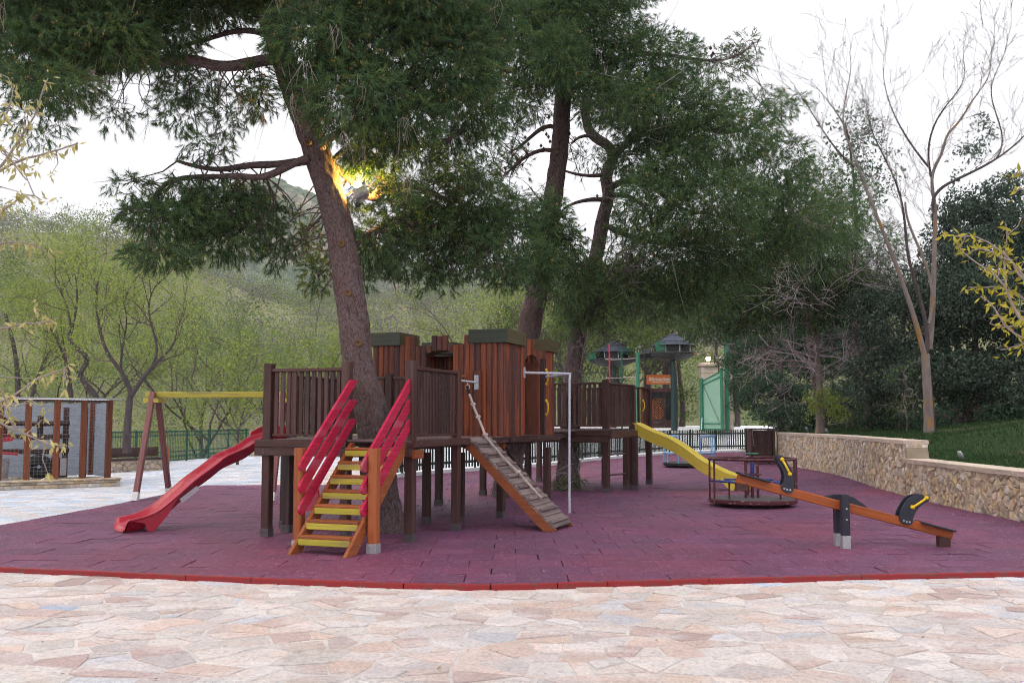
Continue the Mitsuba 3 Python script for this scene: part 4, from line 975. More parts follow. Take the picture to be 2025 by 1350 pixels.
for a in (205, 325, 85):
    u_ = np.array([math.cos(math.radians(a)), math.sin(math.radians(a)), 0]); v_ = np.array([-u_[1], u_[0], 0]); c = np.array([*mc, 0.44]) + u_ * 0.52
    put('bench', bar(c - v_ * 0.44, c + v_ * 0.44, 0.20, 0.028, ch=0.01), 'plastic_blue', mg)
    for s in (0.0,):
        put('bench_leg', tube([c + v_ * s - (0, 0, 0.01), c + v_ * s - (0, 0, 0.30)], 0.016, 6), 'maroon_metal', mg, smooth=True)

mg = thing('merry_go_round', 'pale blue railed merry-go-round on a black disc behind the yellow slide', 'merry-go-round')
mc = (5.95, 33.6); R = 0.88
put('platform', lathe([(0.05, 0.03), (R - 0.08, 0.03), (R, 0.07), (R, 0.15), (R - 0.02, 0.16), (0.02, 0.16)], (*mc, 0), 40), 'plastic_black', mg)
put('column', tube([(*mc, 0.15), (*mc, 0.70)], 0.05, 10), 'maroon_metal', mg, smooth=True)
for a0, a1 in ((150, 235), (285, 372)):
    arc_ = [np.array([mc[0] + (R - 0.03) * math.cos(math.radians(a)), mc[1] + (R - 0.03) * math.sin(math.radians(a)), 1.04]) for a in np.linspace(a0, a1, 12)]
    put('rail', tube(arc_, 0.035, 8), 'skyblue_metal', mg, smooth=True)
    for f in (0, 4, 7, 11):
        put('rail_post', tube([arc_[f] - (0, 0, 0.89), arc_[f]], 0.022, 8), 'skyblue_metal', mg, smooth=True)
    put('seat', tube([q - (0, 0, 0.56) for q in arc_], 0.030, 8), 'skyblue_metal', mg, smooth=True)

# ------------------------------------------------------------------ slatted bin at the end of the wall
bn = thing('litter_bin', 'large dark brown slatted wooden bin against the far end of the stone wall', 'bin')
bx0, bx1, by0, by1 = 8.62, 9.42, 36.0, 36.75
for x, y in ((bx0, by0), (bx1, by0), (bx0, by1), (bx1, by1)):
    put('corner_post', bar((x, y, -0.01), (x, y, 1.22), 0.08, 0.08, up=(0, 1, 0)), 'wood_dark', bn)
for k in range(8):
    x = bx0 + 0.07 + (bx1 - bx0 - 0.14) * (k + 0.5) / 8
    for y in (by0, by1):
        put('slat', bar((x, y, 0.05), (x, y, 1.20), 0.077, 0.022, up=(0, 1, 0)), 'wood_dark', bn)
for k in range(7):
    y = by0 + 0.07 + (by1 - by0 - 0.14) * (k + 0.5) / 7
    for x in (bx0, bx1):
        put('slat', bar((x, y, 0.05), (x, y, 1.20), 0.077, 0.022, up=(1, 0, 0)), 'wood_dark', bn)
put('lid', cube(((bx0 + bx1) / 2, (by0 + by1) / 2, 1.245), (bx1 - bx0 + 0.12, by1 - by0 + 0.12, 0.05), ch=0.01), 'wood_dark', bn)

# ------------------------------------------------------------------ timber and wire cage on a stone plinth
cg = thing('timber_cage', 'open timber framed animal cage with wire mesh, log perches and flat translucent roof', 'cage')
CD, CN = unit((0.818, 0.575, 0)), unit((-0.575, 0.818, 0)); C0 = np.array([-11.69, 22.92, 0.0])
cp = lambda h, d, z: C0 + CD * h + CN * d + np.array([0, 0, z])
H0, H1 = -1.5, 2.46
k0 = tag(key_of('plinth', cg), 'low plinth of irregular beige stones')
put('core', loft([np.stack([cp(h, 0.0, -0.1), cp(h, 0.0, 0.10), cp(h, 2.1, 0.10), cp(h, 2.1, -0.1)]) for h in (H0, H1 + 0.12)]), 'mortar', k0)
for row, (z0, z1) in enumerate(((-0.05, 0.045), (0.05, 0.115))):
    h = H0
    while h < H1 + 0.12:
        L = min(rng.uniform(0.14, 0.34), H1 + 0.17 - h)
        if L > 0.05:
            put('stone', bar(cp(h, -0.005, (z0 + z1) / 2), cp(h + L - 0.012, -0.005 + rng.normal(0, 0.008), (z0 + z1) / 2), 0.07, z1 - z0 - 0.008, ch=0.014), 'rubble', k0)
        h += L
h = H0
while h < H1 + 0.15:
    L = min(rng.uniform(0.4, 0.7), H1 + 0.19 - h)
    put('cap_stone', bar(cp(h, 0.10, 0.138), cp(h + L - 0.008, 0.10, 0.138), 0.34, 0.045, ch=0.01), 'rubble', k0)
    h += L
for h in (-1.25, -0.62, -0.03, 0.56, 1.18, 1.78, 2.36):
    put('post', bar(cp(h, 0.13, 0.15), cp(h, 0.13, 2.03), 0.135, 0.12, up=CN, ch=0.012), 'wood_cage', cg)
for d in (1.95,):
    put('post', bar(cp(2.36, d, 0.15), cp(2.36, d, 2.0), 0.11, 0.11, up=CN, ch=0.01), 'wood_cage', cg)
put('top_plate', bar(cp(H0, 0.13, 2.005), cp(H1 - 0.05, 0.13, 2.005), 0.09, 0.06), 'wood_dark', cg)
def wavy(p00, p10, p01, n, amp, ax):
    return loft([[np.asarray(a) + np.asarray(ax) * amp * (q % 2) for a in (p00 + (p01 - p00) * q / n, p10 + (p01 - p00) * q / n)] for q in range(n + 1)], closed=False)
put('roof', wavy(cp(H0 - 0.1, 0.0, 2.06), cp(H1 + 0.16, 0.0, 2.06), cp(H0 - 0.1, 2.2, 2.08), 44, 0.018, (0, 0, 1)), 'poly_sheet', cg)  # translucent sheet, chosen so that daylight brightens the inside of the cage
put('roof_edge', bar(cp(H0 - 0.1, 0.0, 2.065), cp(H1 + 0.16, 0.0, 2.065), 0.03, 0.03), 'zinc', cg)
put('back_wall', wavy(cp(H0, 2.02, 0.15), cp(H1 - 0.06, 2.02, 0.15), cp(H0, 2.02, 1.98), 48, 0.02, CN), 'poly_wall', cg)
put('side_wall', wavy(cp(H1 - 0.03, 0.25, 0.15), cp(H1 - 0.03, 2.0, 0.15), cp(H1 - 0.03, 0.25, 1.98), 48, 0.015, CD), 'poly_wall', cg)
wires = [bar(cp(h, 0.075, 0.17), cp(h, 0.075, 2.0), 0.0035, 0.0035, up=CN, ch=0.0005) for h in np.arange(H0, H1 - 0.1, 0.085)] + [bar(cp(H0, 0.072, z), cp(H1 - 0.1, 0.072, z), 0.0035, 0.0035, ch=0.0005) for z in np.arange(0.2, 2.0, 0.085)]
put('wire_mesh', join(wires), 'mesh_wire', cg, kind='stuff')
for z in (1.47, 1.15, 0.80):
    q = np.linspace(H0, 1.62, 14)
    put('perch_log', tube([cp(h, 0.95, z + 0.012 * math.sin(5 * h)) for h in q], 0.062, 10), 'wood_dark', cg, smooth=True)
for h, z1 in ((0.20, 1.62), (0.98, 1.66), (1.56, 1.86), (2.0, 1.88)):
    put('inner_post', bar(cp(h, 1.05, 0.15 if h > 1.2 else 1.2), cp(h, 1.05, z1), 0.12, 0.12, up=CN, ch=0.01), 'wood_dark', cg)
ty = thing('tyre', 'black tyre standing inside the timber cage', 'tyre')
put('tread', tube([cp(0.92 + 0.17 * math.cos(a), 0.70, 0.44 + 0.17 * math.sin(a)) for a in np.linspace(0, 2 * np.pi, 29)], 0.13, 10, caps=False), 'plastic_black', ty, smooth=True)
def drape(h0, h1, z, fall, seed):
    r_ = np.random.default_rng(seed); hh = np.linspace(h0, h1, 16); out = []
    for d, dz in ((0.86, -fall), (0.875, -0.03), (0.92, 0.068), (0.98, 0.068), (1.025, -0.03), (1.03, -fall * 0.6)):
        out.append([cp(h, d + 0.01 * math.sin(9 * h + seed), z + dz * (1 + 0.25 * math.sin(6 * h + seed)) ) for h in hh])
    return loft(np.swapaxes(np.array(out), 0, 1), closed=False)
tag(put('red_cloth', drape(-0.30, 0.36, 1.15, 0.09, 1), 'cloth_red', None, smooth=True), 'red cloth hung over the middle perch log in the cage', 'cloth')
tag(put('red_cloth', drape(-0.30, 0.48, 0.80, 0.08, 4), 'cloth_red', None, smooth=True), 'red cloth hung over the lowest perch log in the cage', 'cloth')
bk = lathe([(0.02, 0.15), (0.17, 0.15), (0.20, 0.45), (0.19, 0.63), (0.05, 0.66)], cp(0.18, 1.3, 0), 18)
tag(put('white_sack', bk, 'bag_white', None, smooth=True), 'pale sack standing on the cage floor at the left', 'sack')
cr = thing('feed_crate', 'small dark crate with a pale front inside the cage near its middle post', 'crate')
put('body', cube(cp(1.35, 0.9, 0.40), (0.22, 0.3, 0.48), math.atan2(CD[1], CD[0])), 'wood_dark', cr)
put('front', cube(cp(1.47, 0.74, 0.42), (0.14, 0.02, 0.42), math.atan2(CD[1], CD[0])), 'bag_white', cr)

# ------------------------------------------------------------------ planter wall behind the cage, green iron fence
pw_ = thing('planter_wall', 'low beige stone planter wall with dark coping at the foot of the forked tree', 'wall')
a, b = np.array([-14.2, 26.5, 0]), np.array([-11.35, 32.7, 0]); d = unit(b - a); n = np.array([d[1], -d[0], 0])
put('core', loft([np.stack([q + n * 0, q + n * 0 + (0, 0, 0.40), q - n * 0.35 + (0, 0, 0.40), q - n * 0.35]) for q in (a - (0, 0, 0.1), b - (0, 0, 0.1))]), 'mortar', pw_)
L = np.linalg.norm(b - a)
for c in cells((0, -0.1, L, 0.34), 0.20, rng, 0.45, 1.1):
    g = Polygon(c).buffer(-0.01).intersection(sbox(0, -0.08, L, 0.32))
    if g.geom_type != 'Polygon' or g.area < 0.004:
        continue
    q = np.asarray(g.convex_hull.exterior.coords)[:-1]
    out = [a + d * x + n * 0.002 + np.array([0, 0, z]) for x, z in q]
    put('stone', prism(out, n * rng.uniform(0.02, 0.04)), 'rubble', pw_)
put('coping', bar(a + (0, 0, 0.335) - n * 0.15, b + (0, 0, 0.335) - n * 0.15, 0.46, 0.06), 'wood_dark', pw_)
put('end_post', bar(b + d * 0.1 + (0, 0, -0.05), b + d * 0.1 + (0, 0, 0.70), 0.14, 0.14, up=n), 'wood_orange', pw_)
put('back_board', bar(a + (0, 0, 0.55) - n * 0.3 + d * 4.6, b + (0, 0, 0.55) - n * 0.3, 0.05, 0.30), 'wood_dark', pw_)
gf = thing('iron_fence', 'dark green wrought iron fence with scroll bands along the terrace edge', 'fence')
G0 = [np.array([-15.4, 30.5, -0.05]), np.array([-13.6, 36.2, -0.05]), np.array([-12.35, 47.0, -0.05])]
for a, b in zip(G0[:-1], G0[1:]):
    d = unit(b - a); L = np.linalg.norm(b - a)
    for z in (1.20, 1.02, 0.42, 0.22, 0.06):
        put('rail', bar(a + (0, 0, z), b + (0, 0, z), 0.03, 0.03 if z < 1.2 else 0.045), 'green_metal', gf)
    for s in np.arange(0, L, 2.1):
        put('post', bar(a + d * s, a + d * s + (0, 0, 1.26), 0.07, 0.07, up=d), 'green_metal', gf)
    for s in np.arange(0.1, L, 0.14):
        put('upright', bar(a + d * s + (0, 0, 0.06), a + d * s + (0, 0, 1.2), 0.016, 0.016, up=d, ch=0.002), 'green_metal', gf)
    sc = []
    for s in np.arange(0.17, L - 0.2, 0.14):
        for z, r_ in ((1.11, 0.07), (0.32, 0.08), (0.14, 0.065)):
            c = a + d * s + (0, 0, z)
            sc.append(tube([c + d * r_ * 0.85 * math.cos(x) + np.array([0, 0, r_ * math.sin(x)]) for x in np.linspace(0.3, 5.6, 9)], 0.009, 4))
    put('scroll_band', join(sc), 'green_metal', gf, kind='stuff')
lw = thing('edging_wall', 'low pale stone edging at the far end of the terrace', 'wall')
a, b = np.array([-12.3, 46.2, -0.045]), np.array([-4.2, 43.3, -0.045]); d = unit(b - a); s = 0.0
while s < np.linalg.norm(b - a):
    L = rng.uniform(0.35, 0.7)
    put('stone', bar(a + d * s + (0, 0, 0.13), a + d * (s + L - 0.02) + (0, 0, 0.13), 0.35, 0.30 + rng.normal(0, 0.015), ch=0.03), 'rubble', lw)
    s += L

# ------------------------------------------------------------------ things beyond the picket fence: tree-house towers, net frame, kiosk, gate
def tower(c, zf, R, label, zr, pole_r, mat_pole):
    t = thing('treehouse_tower', label, 'tree house')
    put('pole', tube([(*c, 0.9), (*c, zf - 0.3)], pole_r, 14), mat_pole, t, smooth=True)
    put('platform', lathe([(pole_r, zf - 0.46), (R * 0.55, zf - 0.38), (R + 0.08, zf - 0.12), (R + 0.12, zf - 0.06), (R + 0.08, zf), (0.02, zf)], (*c, 0), 36), 'tower_black', t)
    n = 8; r_ = R * 0.78
    ang = np.arange(n) * 2 * np.pi / n + 0.2
    for k in range(n):
        p = np.array([c[0] + r_ * math.cos(ang[k]), c[1] + r_ * math.sin(ang[k]), zf]); q = np.array([c[0] + r_ * math.cos(ang[(k + 1) % n]), c[1] + r_ * math.sin(ang[(k + 1) % n]), zf])
        put('white_post', bar(p, p + (0, 0, zr - zf), 0.045, 0.045, up=(0, 1, 0)), 'white_trim', t)
        put('wall_board', bar(p * 0.97 + np.array([*c, zf]) * 0.03 + (0, 0, 0.30), q * 0.97 + np.array([*c, zf]) * 0.03 + (0, 0, 0.30), 0.03, 0.56), 'tower_black', t)
    rf_ = tag(key_of('roof', t))
    for row in range(7):
        f0_, f1_ = row / 7, (row + 1.12) / 7
        ra_, rb_ = (r_ + 0.24) * (1 - f0_) + 0.04, (r_ + 0.24) * max(0, 1 - f1_) + 0.03
        za, zb_ = zr - 0.10 + 0.74 * f0_, zr - 0.10 + 0.74 * f1_
        put('shingle_row', lathe([(ra_ - 0.02, za - 0.01), (ra_ + 0.012, za), (ra_ + 0.012, za + 0.03), (rb_, zb_)], (*c, 0), 16), 'shingle', rf_)
    return t
tA = (9.42, 58.0); tB = (6.15, 60.5)
tw = tower(tA, 5.52, 1.34, 'grey roofed tree house platform on the thick green pole right of the orange sign', 6.02, 0.19, 'tower_green')
put('awning', bar((tA[0] - 1.15, tA[1] - 0.75, 5.80), (tA[0] - 0.62, tA[1] - 0.95, 5.86), 0.04, 0.55), 'awning_green', tw)
tw = tower(tB, 5.30, 1.38, 'tree house platform with grey tent roof behind the climbing net poles', 5.80, 0.17, 'tower_green')
put('awning', bar((tB[0] + 0.20, tB[1] - 1.1, 5.72), (tB[0] + 1.05, tB[1] - 0.8, 5.76), 0.04, 0.34), 'awning_green', tw)
put('awning', bar((tB[0] - 1.55, tB[1] - 0.5, 5.45), (tB[0] - 1.15, tB[1] - 0.9, 5.45), 0.04, 0.42), 'awning_green', tw)
lk = thing('treehouse_bridge', 'dark covered walkway joining the two tree house platforms', 'bridge')
put('walkway', bar((tB[0] + 1.3, tB[1] - 0.5, 5.26), (tA[0] - 1.25, tA[1] + 0.1, 5.36), 0.9, 0.22), 'tower_black', lk)
put('side_panel', bar((7.55, 58.9, 5.62), (8.15, 58.6, 5.64), 0.05, 0.36), 'shingle', lk)
for x, y in ((7.35, 58.9), (7.5, 58.85), (8.2, 58.5), (8.35, 58.45)):
    put('hoop', tube([(x, y, 5.35), (x, y, 5.80), (x + 0.10, y, 5.92), (x + 0.28, y, 6.0)], 0.025, 6), 'white_trim', lk, smooth=True)
nf = thing('net_climbing_frame', 'climbing net frame of red, green and dark poles behind the rear play platform', 'climbing frame')
for x, y, z1, m, r_ in ((5.05, 54, 5.0, 'tower_black', 0.03), (5.15, 52.5, 5.6, 'cloth_red', 0.035), (5.95, 54, 5.4, 'green_metal', 0.055), (6.70, 53, 5.2, 'gate_frame', 0.10), (5.5, 56, 4.6, 'tower_black', 0.03)):
    put('pole', tube([(x, y, 0.6), (x, y, z1)], r_, 8), m, nf, smooth=True)
for z in (4.9, 3.9, 2.9):
    put('cross_rope', tube([(5.05, 54, z), (5.5, 53.6, z - 0.05), (6.0, 54, z), (6.7, 53, z)], 0.018, 5), 'rope_fibre', nf, smooth=True)
ks = thing('wooden_kiosk', 'small dark wooden kiosk with lattice panel under the orange sign', 'kiosk')
for x in (8.15, 9.2, 9.95):
    put('post', bar((x, 60.2, 0.9), (x, 60.2, 3.55), 0.12, 0.12, up=(0, 1, 0)), 'wood_dark', ks)
put('header_beam', bar((7.9, 60.15, 3.42), (9.95, 60.15, 3.42), 0.14, 0.22), 'maroon_metal', ks)
put('back_panel', bar((8.2, 61.4, 2.4), (9.9, 61.4, 2.4), 0.05, 2.2), 'tower_black', ks)
put('lower_panel', bar((8.15, 60.18, 1.35), (9.95, 60.18, 1.35), 0.05, 0.55), 'wood_dark', ks)
for k in range(10):
    for sgn in (1, -1):
        x0 = 8.2 + 0.16 * k - (0.8 if sgn > 0 else 0); z0, z1 = (1.65, 2.95)
        a, b = np.array([x0, 60.2 + 0.02 * sgn, z0]), np.array([x0 + 1.3 * sgn + (0 if sgn > 0 else 0.0), 60.2 + 0.02 * sgn, z1])
        seg = LineString([(a[0], a[2]), (b[0], b[2])]).intersection(sbox(8.22, 1.65, 9.14, 2.95))
        if seg.geom_type == 'LineString' and seg.length > 0.1:
            (p0_, p1_) = seg.coords
            put('lattice_slat', bar((p0_[0], a[1], p0_[1]), (p1_[0], a[1], p1_[1]), 0.02, 0.035, ch=0.003), 'wood_orange', ks)
sg = thing('orange_sign', 'orange sign board lettered Movement above the wooden kiosk', 'sign')
put('board', bar((8.10, 59.95, 4.05), (9.72, 59.95, 4.05), 0.05, 0.58, ch=0.01), 'sign_orange', sg)
txt = meshkit.text_mesh('Movement', 0.21, 0.012, bold=True)
v = np.array(txt.vertices); v = np.stack([v[:, 0] * 0.98 + 0.28 * v[:, 1], v[:, 2] * -1, v[:, 1]], -1) + (8.20, 59.915, 3.97)
put('lettering', (v, np.array(txt.faces)), 'sign_white', sg)
put('underline', bar((8.45, 59.91, 3.88), (9.62, 59.91, 3.88), 0.012, 0.035), 'sign_white', sg)
gt = thing('green_gate', 'pale green sheet metal gate leaf with dark green frame standing open', 'gate')
g0, g1 = np.array([10.75, 56.6, 0.98]), np.array([11.66, 55.4, 0.98])
out = [g0 + (0.1, 0, 0), g1, g1 + (0, 0, 3.35), g0 + (0.1, 0, 2.85)]
nrm = unit(np.cross(g1 - g0, (0, 0, 1)))
put('leaf', prism(out, nrm * -0.04), 'gate_green', gt)
put('frame_post', bar(g0, g0 + (0, 0, 3.0), 0.20, 0.12, up=nrm), 'gate_frame', gt)
put('frame_post', bar(g1, g1 + (0, 0, 3.5), 0.14, 0.12, up=nrm), 'gate_frame', gt)
for a, b in ((0.12, 0.12), (0.42, 0.42), (2.60, 3.05), (2.85, 3.33)):
    put('frame_rail', bar(g0 + (0.1, 0, a) + nrm * 0.02, g1 + (0, 0, b) + nrm * 0.02, 0.05, 0.07), 'gate_frame', gt)
put('brace_rod', tube([g0 + (0.15, 0, 2.6) + nrm * 0.05, g1 + (-0.12, 0, 0.5) + nrm * 0.05], 0.012, 6), 'tower_black', gt, smooth=True)
put('drop_bolt', tube([g0 + (-0.05, -0.1, 0.0), g0 + (-0.02, -0.1, 0.55), g0 + (0.02, -0.1, 0.75)], 0.035, 6), 'white_metal', gt, smooth=True)
for (x, y, z1, w_, lab, dz) in ((11.45, 58.0, 4.62, 0.95, 'square stone gate pillar behind the gate leaf carrying one lit lamp', 0.46), (12.35, 57.6, 5.10, 0.70, 'taller stone gate pillar with rounded cap right of the gate leaf', 0.0)):
    gp = thing('gate_pillar', lab, 'pillar')
    z = 0.9; k = 0
    while z < z1 - 0.2:
        hgt_ = 0.38
        put('block', cube((x, y, z + hgt_ / 2), (w_ - 0.02 * (k % 2), w_ - 0.02 * (k % 2), hgt_ - 0.012), ch=0.015), 'pillar_stone', gp); z += hgt_; k += 1
    put('cap', lathe([(w_ * 0.72, z), (w_ * 0.78, z + 0.06), (w_ * 0.72, z + 0.16), (w_ * 0.45, z + 0.24), (0.02, z + 0.26)], (x, y, 0), 24), 'pillar_stone', gp, smooth=False)
    if dz:
        for dx, dy in ((-0.19, -0.19), (0.19, -0.19), (-0.19, 0.19), (0.19, 0.19)):
            pass
        TOPZ = z + 0.26
def lantern(c, w_, label, power):
    t = thing('gate_lamp', label, 'lamp')
    for dx in (-1, 1):
        for dy in (-1, 1):
            put('frame_bar', bar((c[0] + dx * w_ / 2, c[1] + dy * w_ / 2, c[2]), (c[0] + dx * w_ / 2, c[1] + dy * w_ / 2, c[2] + w_ * 1.2), 0.03, 0.03, up=(0, 1, 0)), 'tower_black', t)
    put('roof', cube((c[0], c[1], c[2] + w_ * 1.22), (w_ * 1.15, w_ * 1.15, 0.04)), 'tower_black', t)
    s = trimesh.creation.icosphere(1, w_ * 0.34)
    k = put('bulb', (np.array(s.vertices) + (c[0], c[1], c[2] + w_ * 0.5), np.array(s.faces)), 'white_trim', t)
    scene[k]['emitter'] = {'type': 'area', 'radiance': rgb(np.array([1.0, 0.62, 0.22]) * power)}
lantern((11.45, 58.0, TOPZ), 0.42, 'lit lamp on the square pillar behind the gate leaf', 9.0)
lantern((13.05, 58.6, 5.32), 0.24, 'small lit lamp to the right of the taller gate pillar', 9.0)
lantern((13.55, 59.2, 5.55), 0.26, 'small lit lamp furthest right among the branches by the gate', 9.0)
tag(put('green_pole', tube([(12.3, 57.0, 1.0), (12.3, 57.0, 7.3)], 0.13, 10), 'gate_frame', None, smooth=True), 'tall green pole rising behind the gate pillars', 'pole')

# ------------------------------------------------------------------ small garden spotlights on the bank
for y, d, lab in ((19.4, 0.35, 'small grey garden spotlight behind the lower wall cap'), (32.2, 0.25, 'small grey garden spotlight left of the bare tree trunk'), (35.6, 0.55, 'small grey garden spotlight beside the slatted bin')):
    c = lawn_at(y, d)
    t = thing('garden_spotlight', lab, 'spotlight')
    put('stem', tube([c, c + (0, 0, 0.10)], 0.012, 6), 'zinc', t)
    put('housing', tube([c + (0.02, 0.02, 0.06), c + (-0.03, -0.02, 0.14), c + (-0.07, -0.05, 0.21)], [0.045, 0.05, 0.035], 10), 'zinc', t, smooth=True)

# ------------------------------------------------------------------ trees: limbs as centre lines, crowns as clumps (x, y, z, rx, ry, rz, density), metres
PINE4 = [ (8.62, 30.58, 7.85, 1.24, 1.12, 1.09, 0.9), (9.68, 31.07, 6.65, 1.42, 1.28, 1.1, 0.9), (8.92, 31.79, 6.12, 1.45, 1.31, 0.97, 1), (7.86, 32.17, 5.67, 1.47, 1.32, 0.98, 1), (11.17, 32.2, 6.17, 1.31, 1.18, 0.98, 0.9), (10.27, 31.3, 8, 1.11, 1, 0.95, 0.8), (11.87, 32.22, 7.18, 1.15, 1.03, 0.98, 0.7), (6.64, 33.54, 4.99, 1.36, 1.23, 0.85, 0.9), (7.95, 32.61, 4.89, 1.16, 1.04, 0.66, 0.9), (9.94, 32.57, 5.22, 1.32, 1.19, 0.83, 0.9), (8.61, 31.79, 7.27, 1.29, 1.16, 0.97, 0.9), (11.68, 32.95, 8.85, 0.84, 0.75, 0.84, 0.5), (9.57, 31.54, 9.36, 0.8, 0.72, 0.64, 0.6), (6.83, 31.96, 5.98, 1.3, 1.17, 0.97, 1) ]
PINE1 = [ (-6.24, 12.54, 6.36, 0.89, 0.8, 0.54, 1), (-5.43, 12.65, 6.47, 0.84, 0.75, 0.51, 1), (-5.04, 13.53, 6.89, 0.76, 0.68, 0.45, 1), (-6.06, 12.97, 7.09, 1.45, 1.3, 0.4, 1), (-4.29, 13.82, 7.42, 0.7, 0.63, 0.28, 0.9), (-6.67, 13.64, 5.73, 0.52, 0.47, 0.42, 0.35), (-5.67, 13.97, 5.84, 0.39, 0.35, 0.25, 0.4), (-5.71, 12.16, 5.67, 0.68, 0.61, 0.28, 1), (-5.04, 14.66, 6.21, 0.45, 0.4, 0.45, 0.6), (-4.74, 14.29, 6.47, 0.51, 0.46, 0.36, 0.7), (-4.18, 14.3, 5.98, 0.4, 0.36, 0.36, 0.55), (-4.28, 13.73, 5.33, 0.42, 0.38, 0.24, 0.5), (-3.58, 13.57, 6.07, 0.31, 0.37, 0.41, 1), (-5.31, 13.77, 4.76, 0.42, 0.38, 0.24, 0.5), (-4.71, 13.62, 4.33, 0.76, 0.68, 0.31, 1), (-4.25, 14.18, 4.56, 0.83, 0.75, 0.4, 1), (-4.77, 13.41, 3.77, 0.58, 0.52, 0.22, 1), (-4.02, 14.02, 4.05, 0.53, 0.48, 0.32, 1), (-3.57, 14.09, 4.36, 0.43, 0.42, 0.47, 0.45), (-3.43, 14.3, 3.95, 0.2, 0.29, 0.33, 0.9), (-3.79, 14.34, 4.86, 0.44, 0.39, 0.22, 0.4), (-3.03, 15.24, 3.8, 0.28, 0.35, 0.39, 0.9), (-3.22, 15.58, 4.41, 0.24, 0.28, 0.32, 0.7), (-3.3, 14.5, 4.29, 0.29, 0.4, 0.44, 0.4), (-4.35, 13.64, 4.8, 0.48, 0.44, 0.14, 0.4), (-2.57, 12.52, 6.49, 0.7, 0.63, 0.51, 1), (-1.86, 13.07, 6.57, 0.86, 0.78, 0.73, 1), (-2.05, 12.64, 5.66, 0.71, 0.64, 0.58, 1), (-1.52, 13.13, 5.58, 0.73, 0.66, 0.4, 1), (-0.84, 13.2, 6.41, 0.74, 0.66, 0.74, 1), (-1.17, 13.01, 6.96, 0.92, 0.83, 0.4, 1), (-2.74, 12.79, 5.84, 0.32, 0.32, 0.36, 0.9), (-0.45, 13.85, 7.09, 0.63, 0.57, 0.56, 1), (-2.18, 13.29, 7.73, 2.02, 1.82, 0.4, 1), (-5.24, 13.08, 7.71, 1.99, 1.79, 0.4, 1), (-3.32, 14, 7.46, 0.57, 0.51, 0.36, 0.8), (-2.05, 13.78, 5.14, 0.29, 0.26, 0.21, 0.8), (-1.46, 14.63, 5.54, 0.52, 0.47, 0.22, 0.8), (-0.64, 14.96, 6.26, 0.68, 0.62, 0.46, 0.9), (-0.9, 15.49, 5.86, 0.47, 0.42, 0.31, 0.5), (-1.67, 14.57, 4.6, 0.44, 0.4, 0.37, 0.45), (-1.96, 14.26, 4.02, 0.4, 0.39, 0.43, 0.6), (-1.21, 14.96, 4.92, 0.57, 0.51, 0.42, 0.75), (-0.85, 15.46, 4.47, 0.67, 0.6, 0.51, 0.85), (-1.5, 15.2, 3.95, 0.58, 0.52, 0.35, 0.7), (-0.49, 15.27, 4.91, 0.58, 0.52, 0.43, 0.8), (-0.1, 15.81, 4.58, 0.48, 0.43, 0.44, 0.9), (-0.1, 15.51, 3.88, 0.47, 0.43, 0.33, 0.9), (-1, 15.13, 5.44, 0.46, 0.42, 0.25, 0.6), (-1.18, 15.07, 3.62, 0.46, 0.41, 0.23, 0.3), (-1.84, 14.78, 4.5, 0.45, 0.68, 0.75, 0.25), (-0.4, 14.96, 4.06, 0.46, 0.41, 0.38, 0.7), (0.15, 16.15, 4.94, 0.41, 0.37, 0.33, 0.7), (-1.37, 15.39, 4.58, 0.55, 0.49, 0.35, 0.9), (-1.73, 14.49, 3.98, 0.44, 0.4, 0.37, 0.8), (-0.89, 15.5, 4, 0.55, 0.5, 0.31, 0.8), (-2.23, 14.91, 3.75, 0.3, 0.27, 0.3, 0.6), (-0.62, 14.45, 5.11, 0.51, 0.46, 0.29, 0.8), (-0.41, 15.29, 4.52, 0.47, 0.42, 0.39, 0.8), (-2.46, 15.27, 4.59, 0.27, 0.42, 0.47, 0.5), (-2.19, 15.57, 5.14, 0.4, 0.36, 0.32, 0.5), (-2.12, 13.64, 5.14, 0.33, 0.3, 0.19, 1), (-1.88, 14.41, 5.25, 0.29, 0.26, 0.21, 0.9), (-1.52, 13.84, 4.78, 0.39, 0.35, 0.28, 0.7), (-1.23, 14.72, 4.56, 0.37, 0.34, 0.34, 0.8), (-1.92, 13.63, 5.26, 0.48, 0.44, 0.17, 0.9) ]
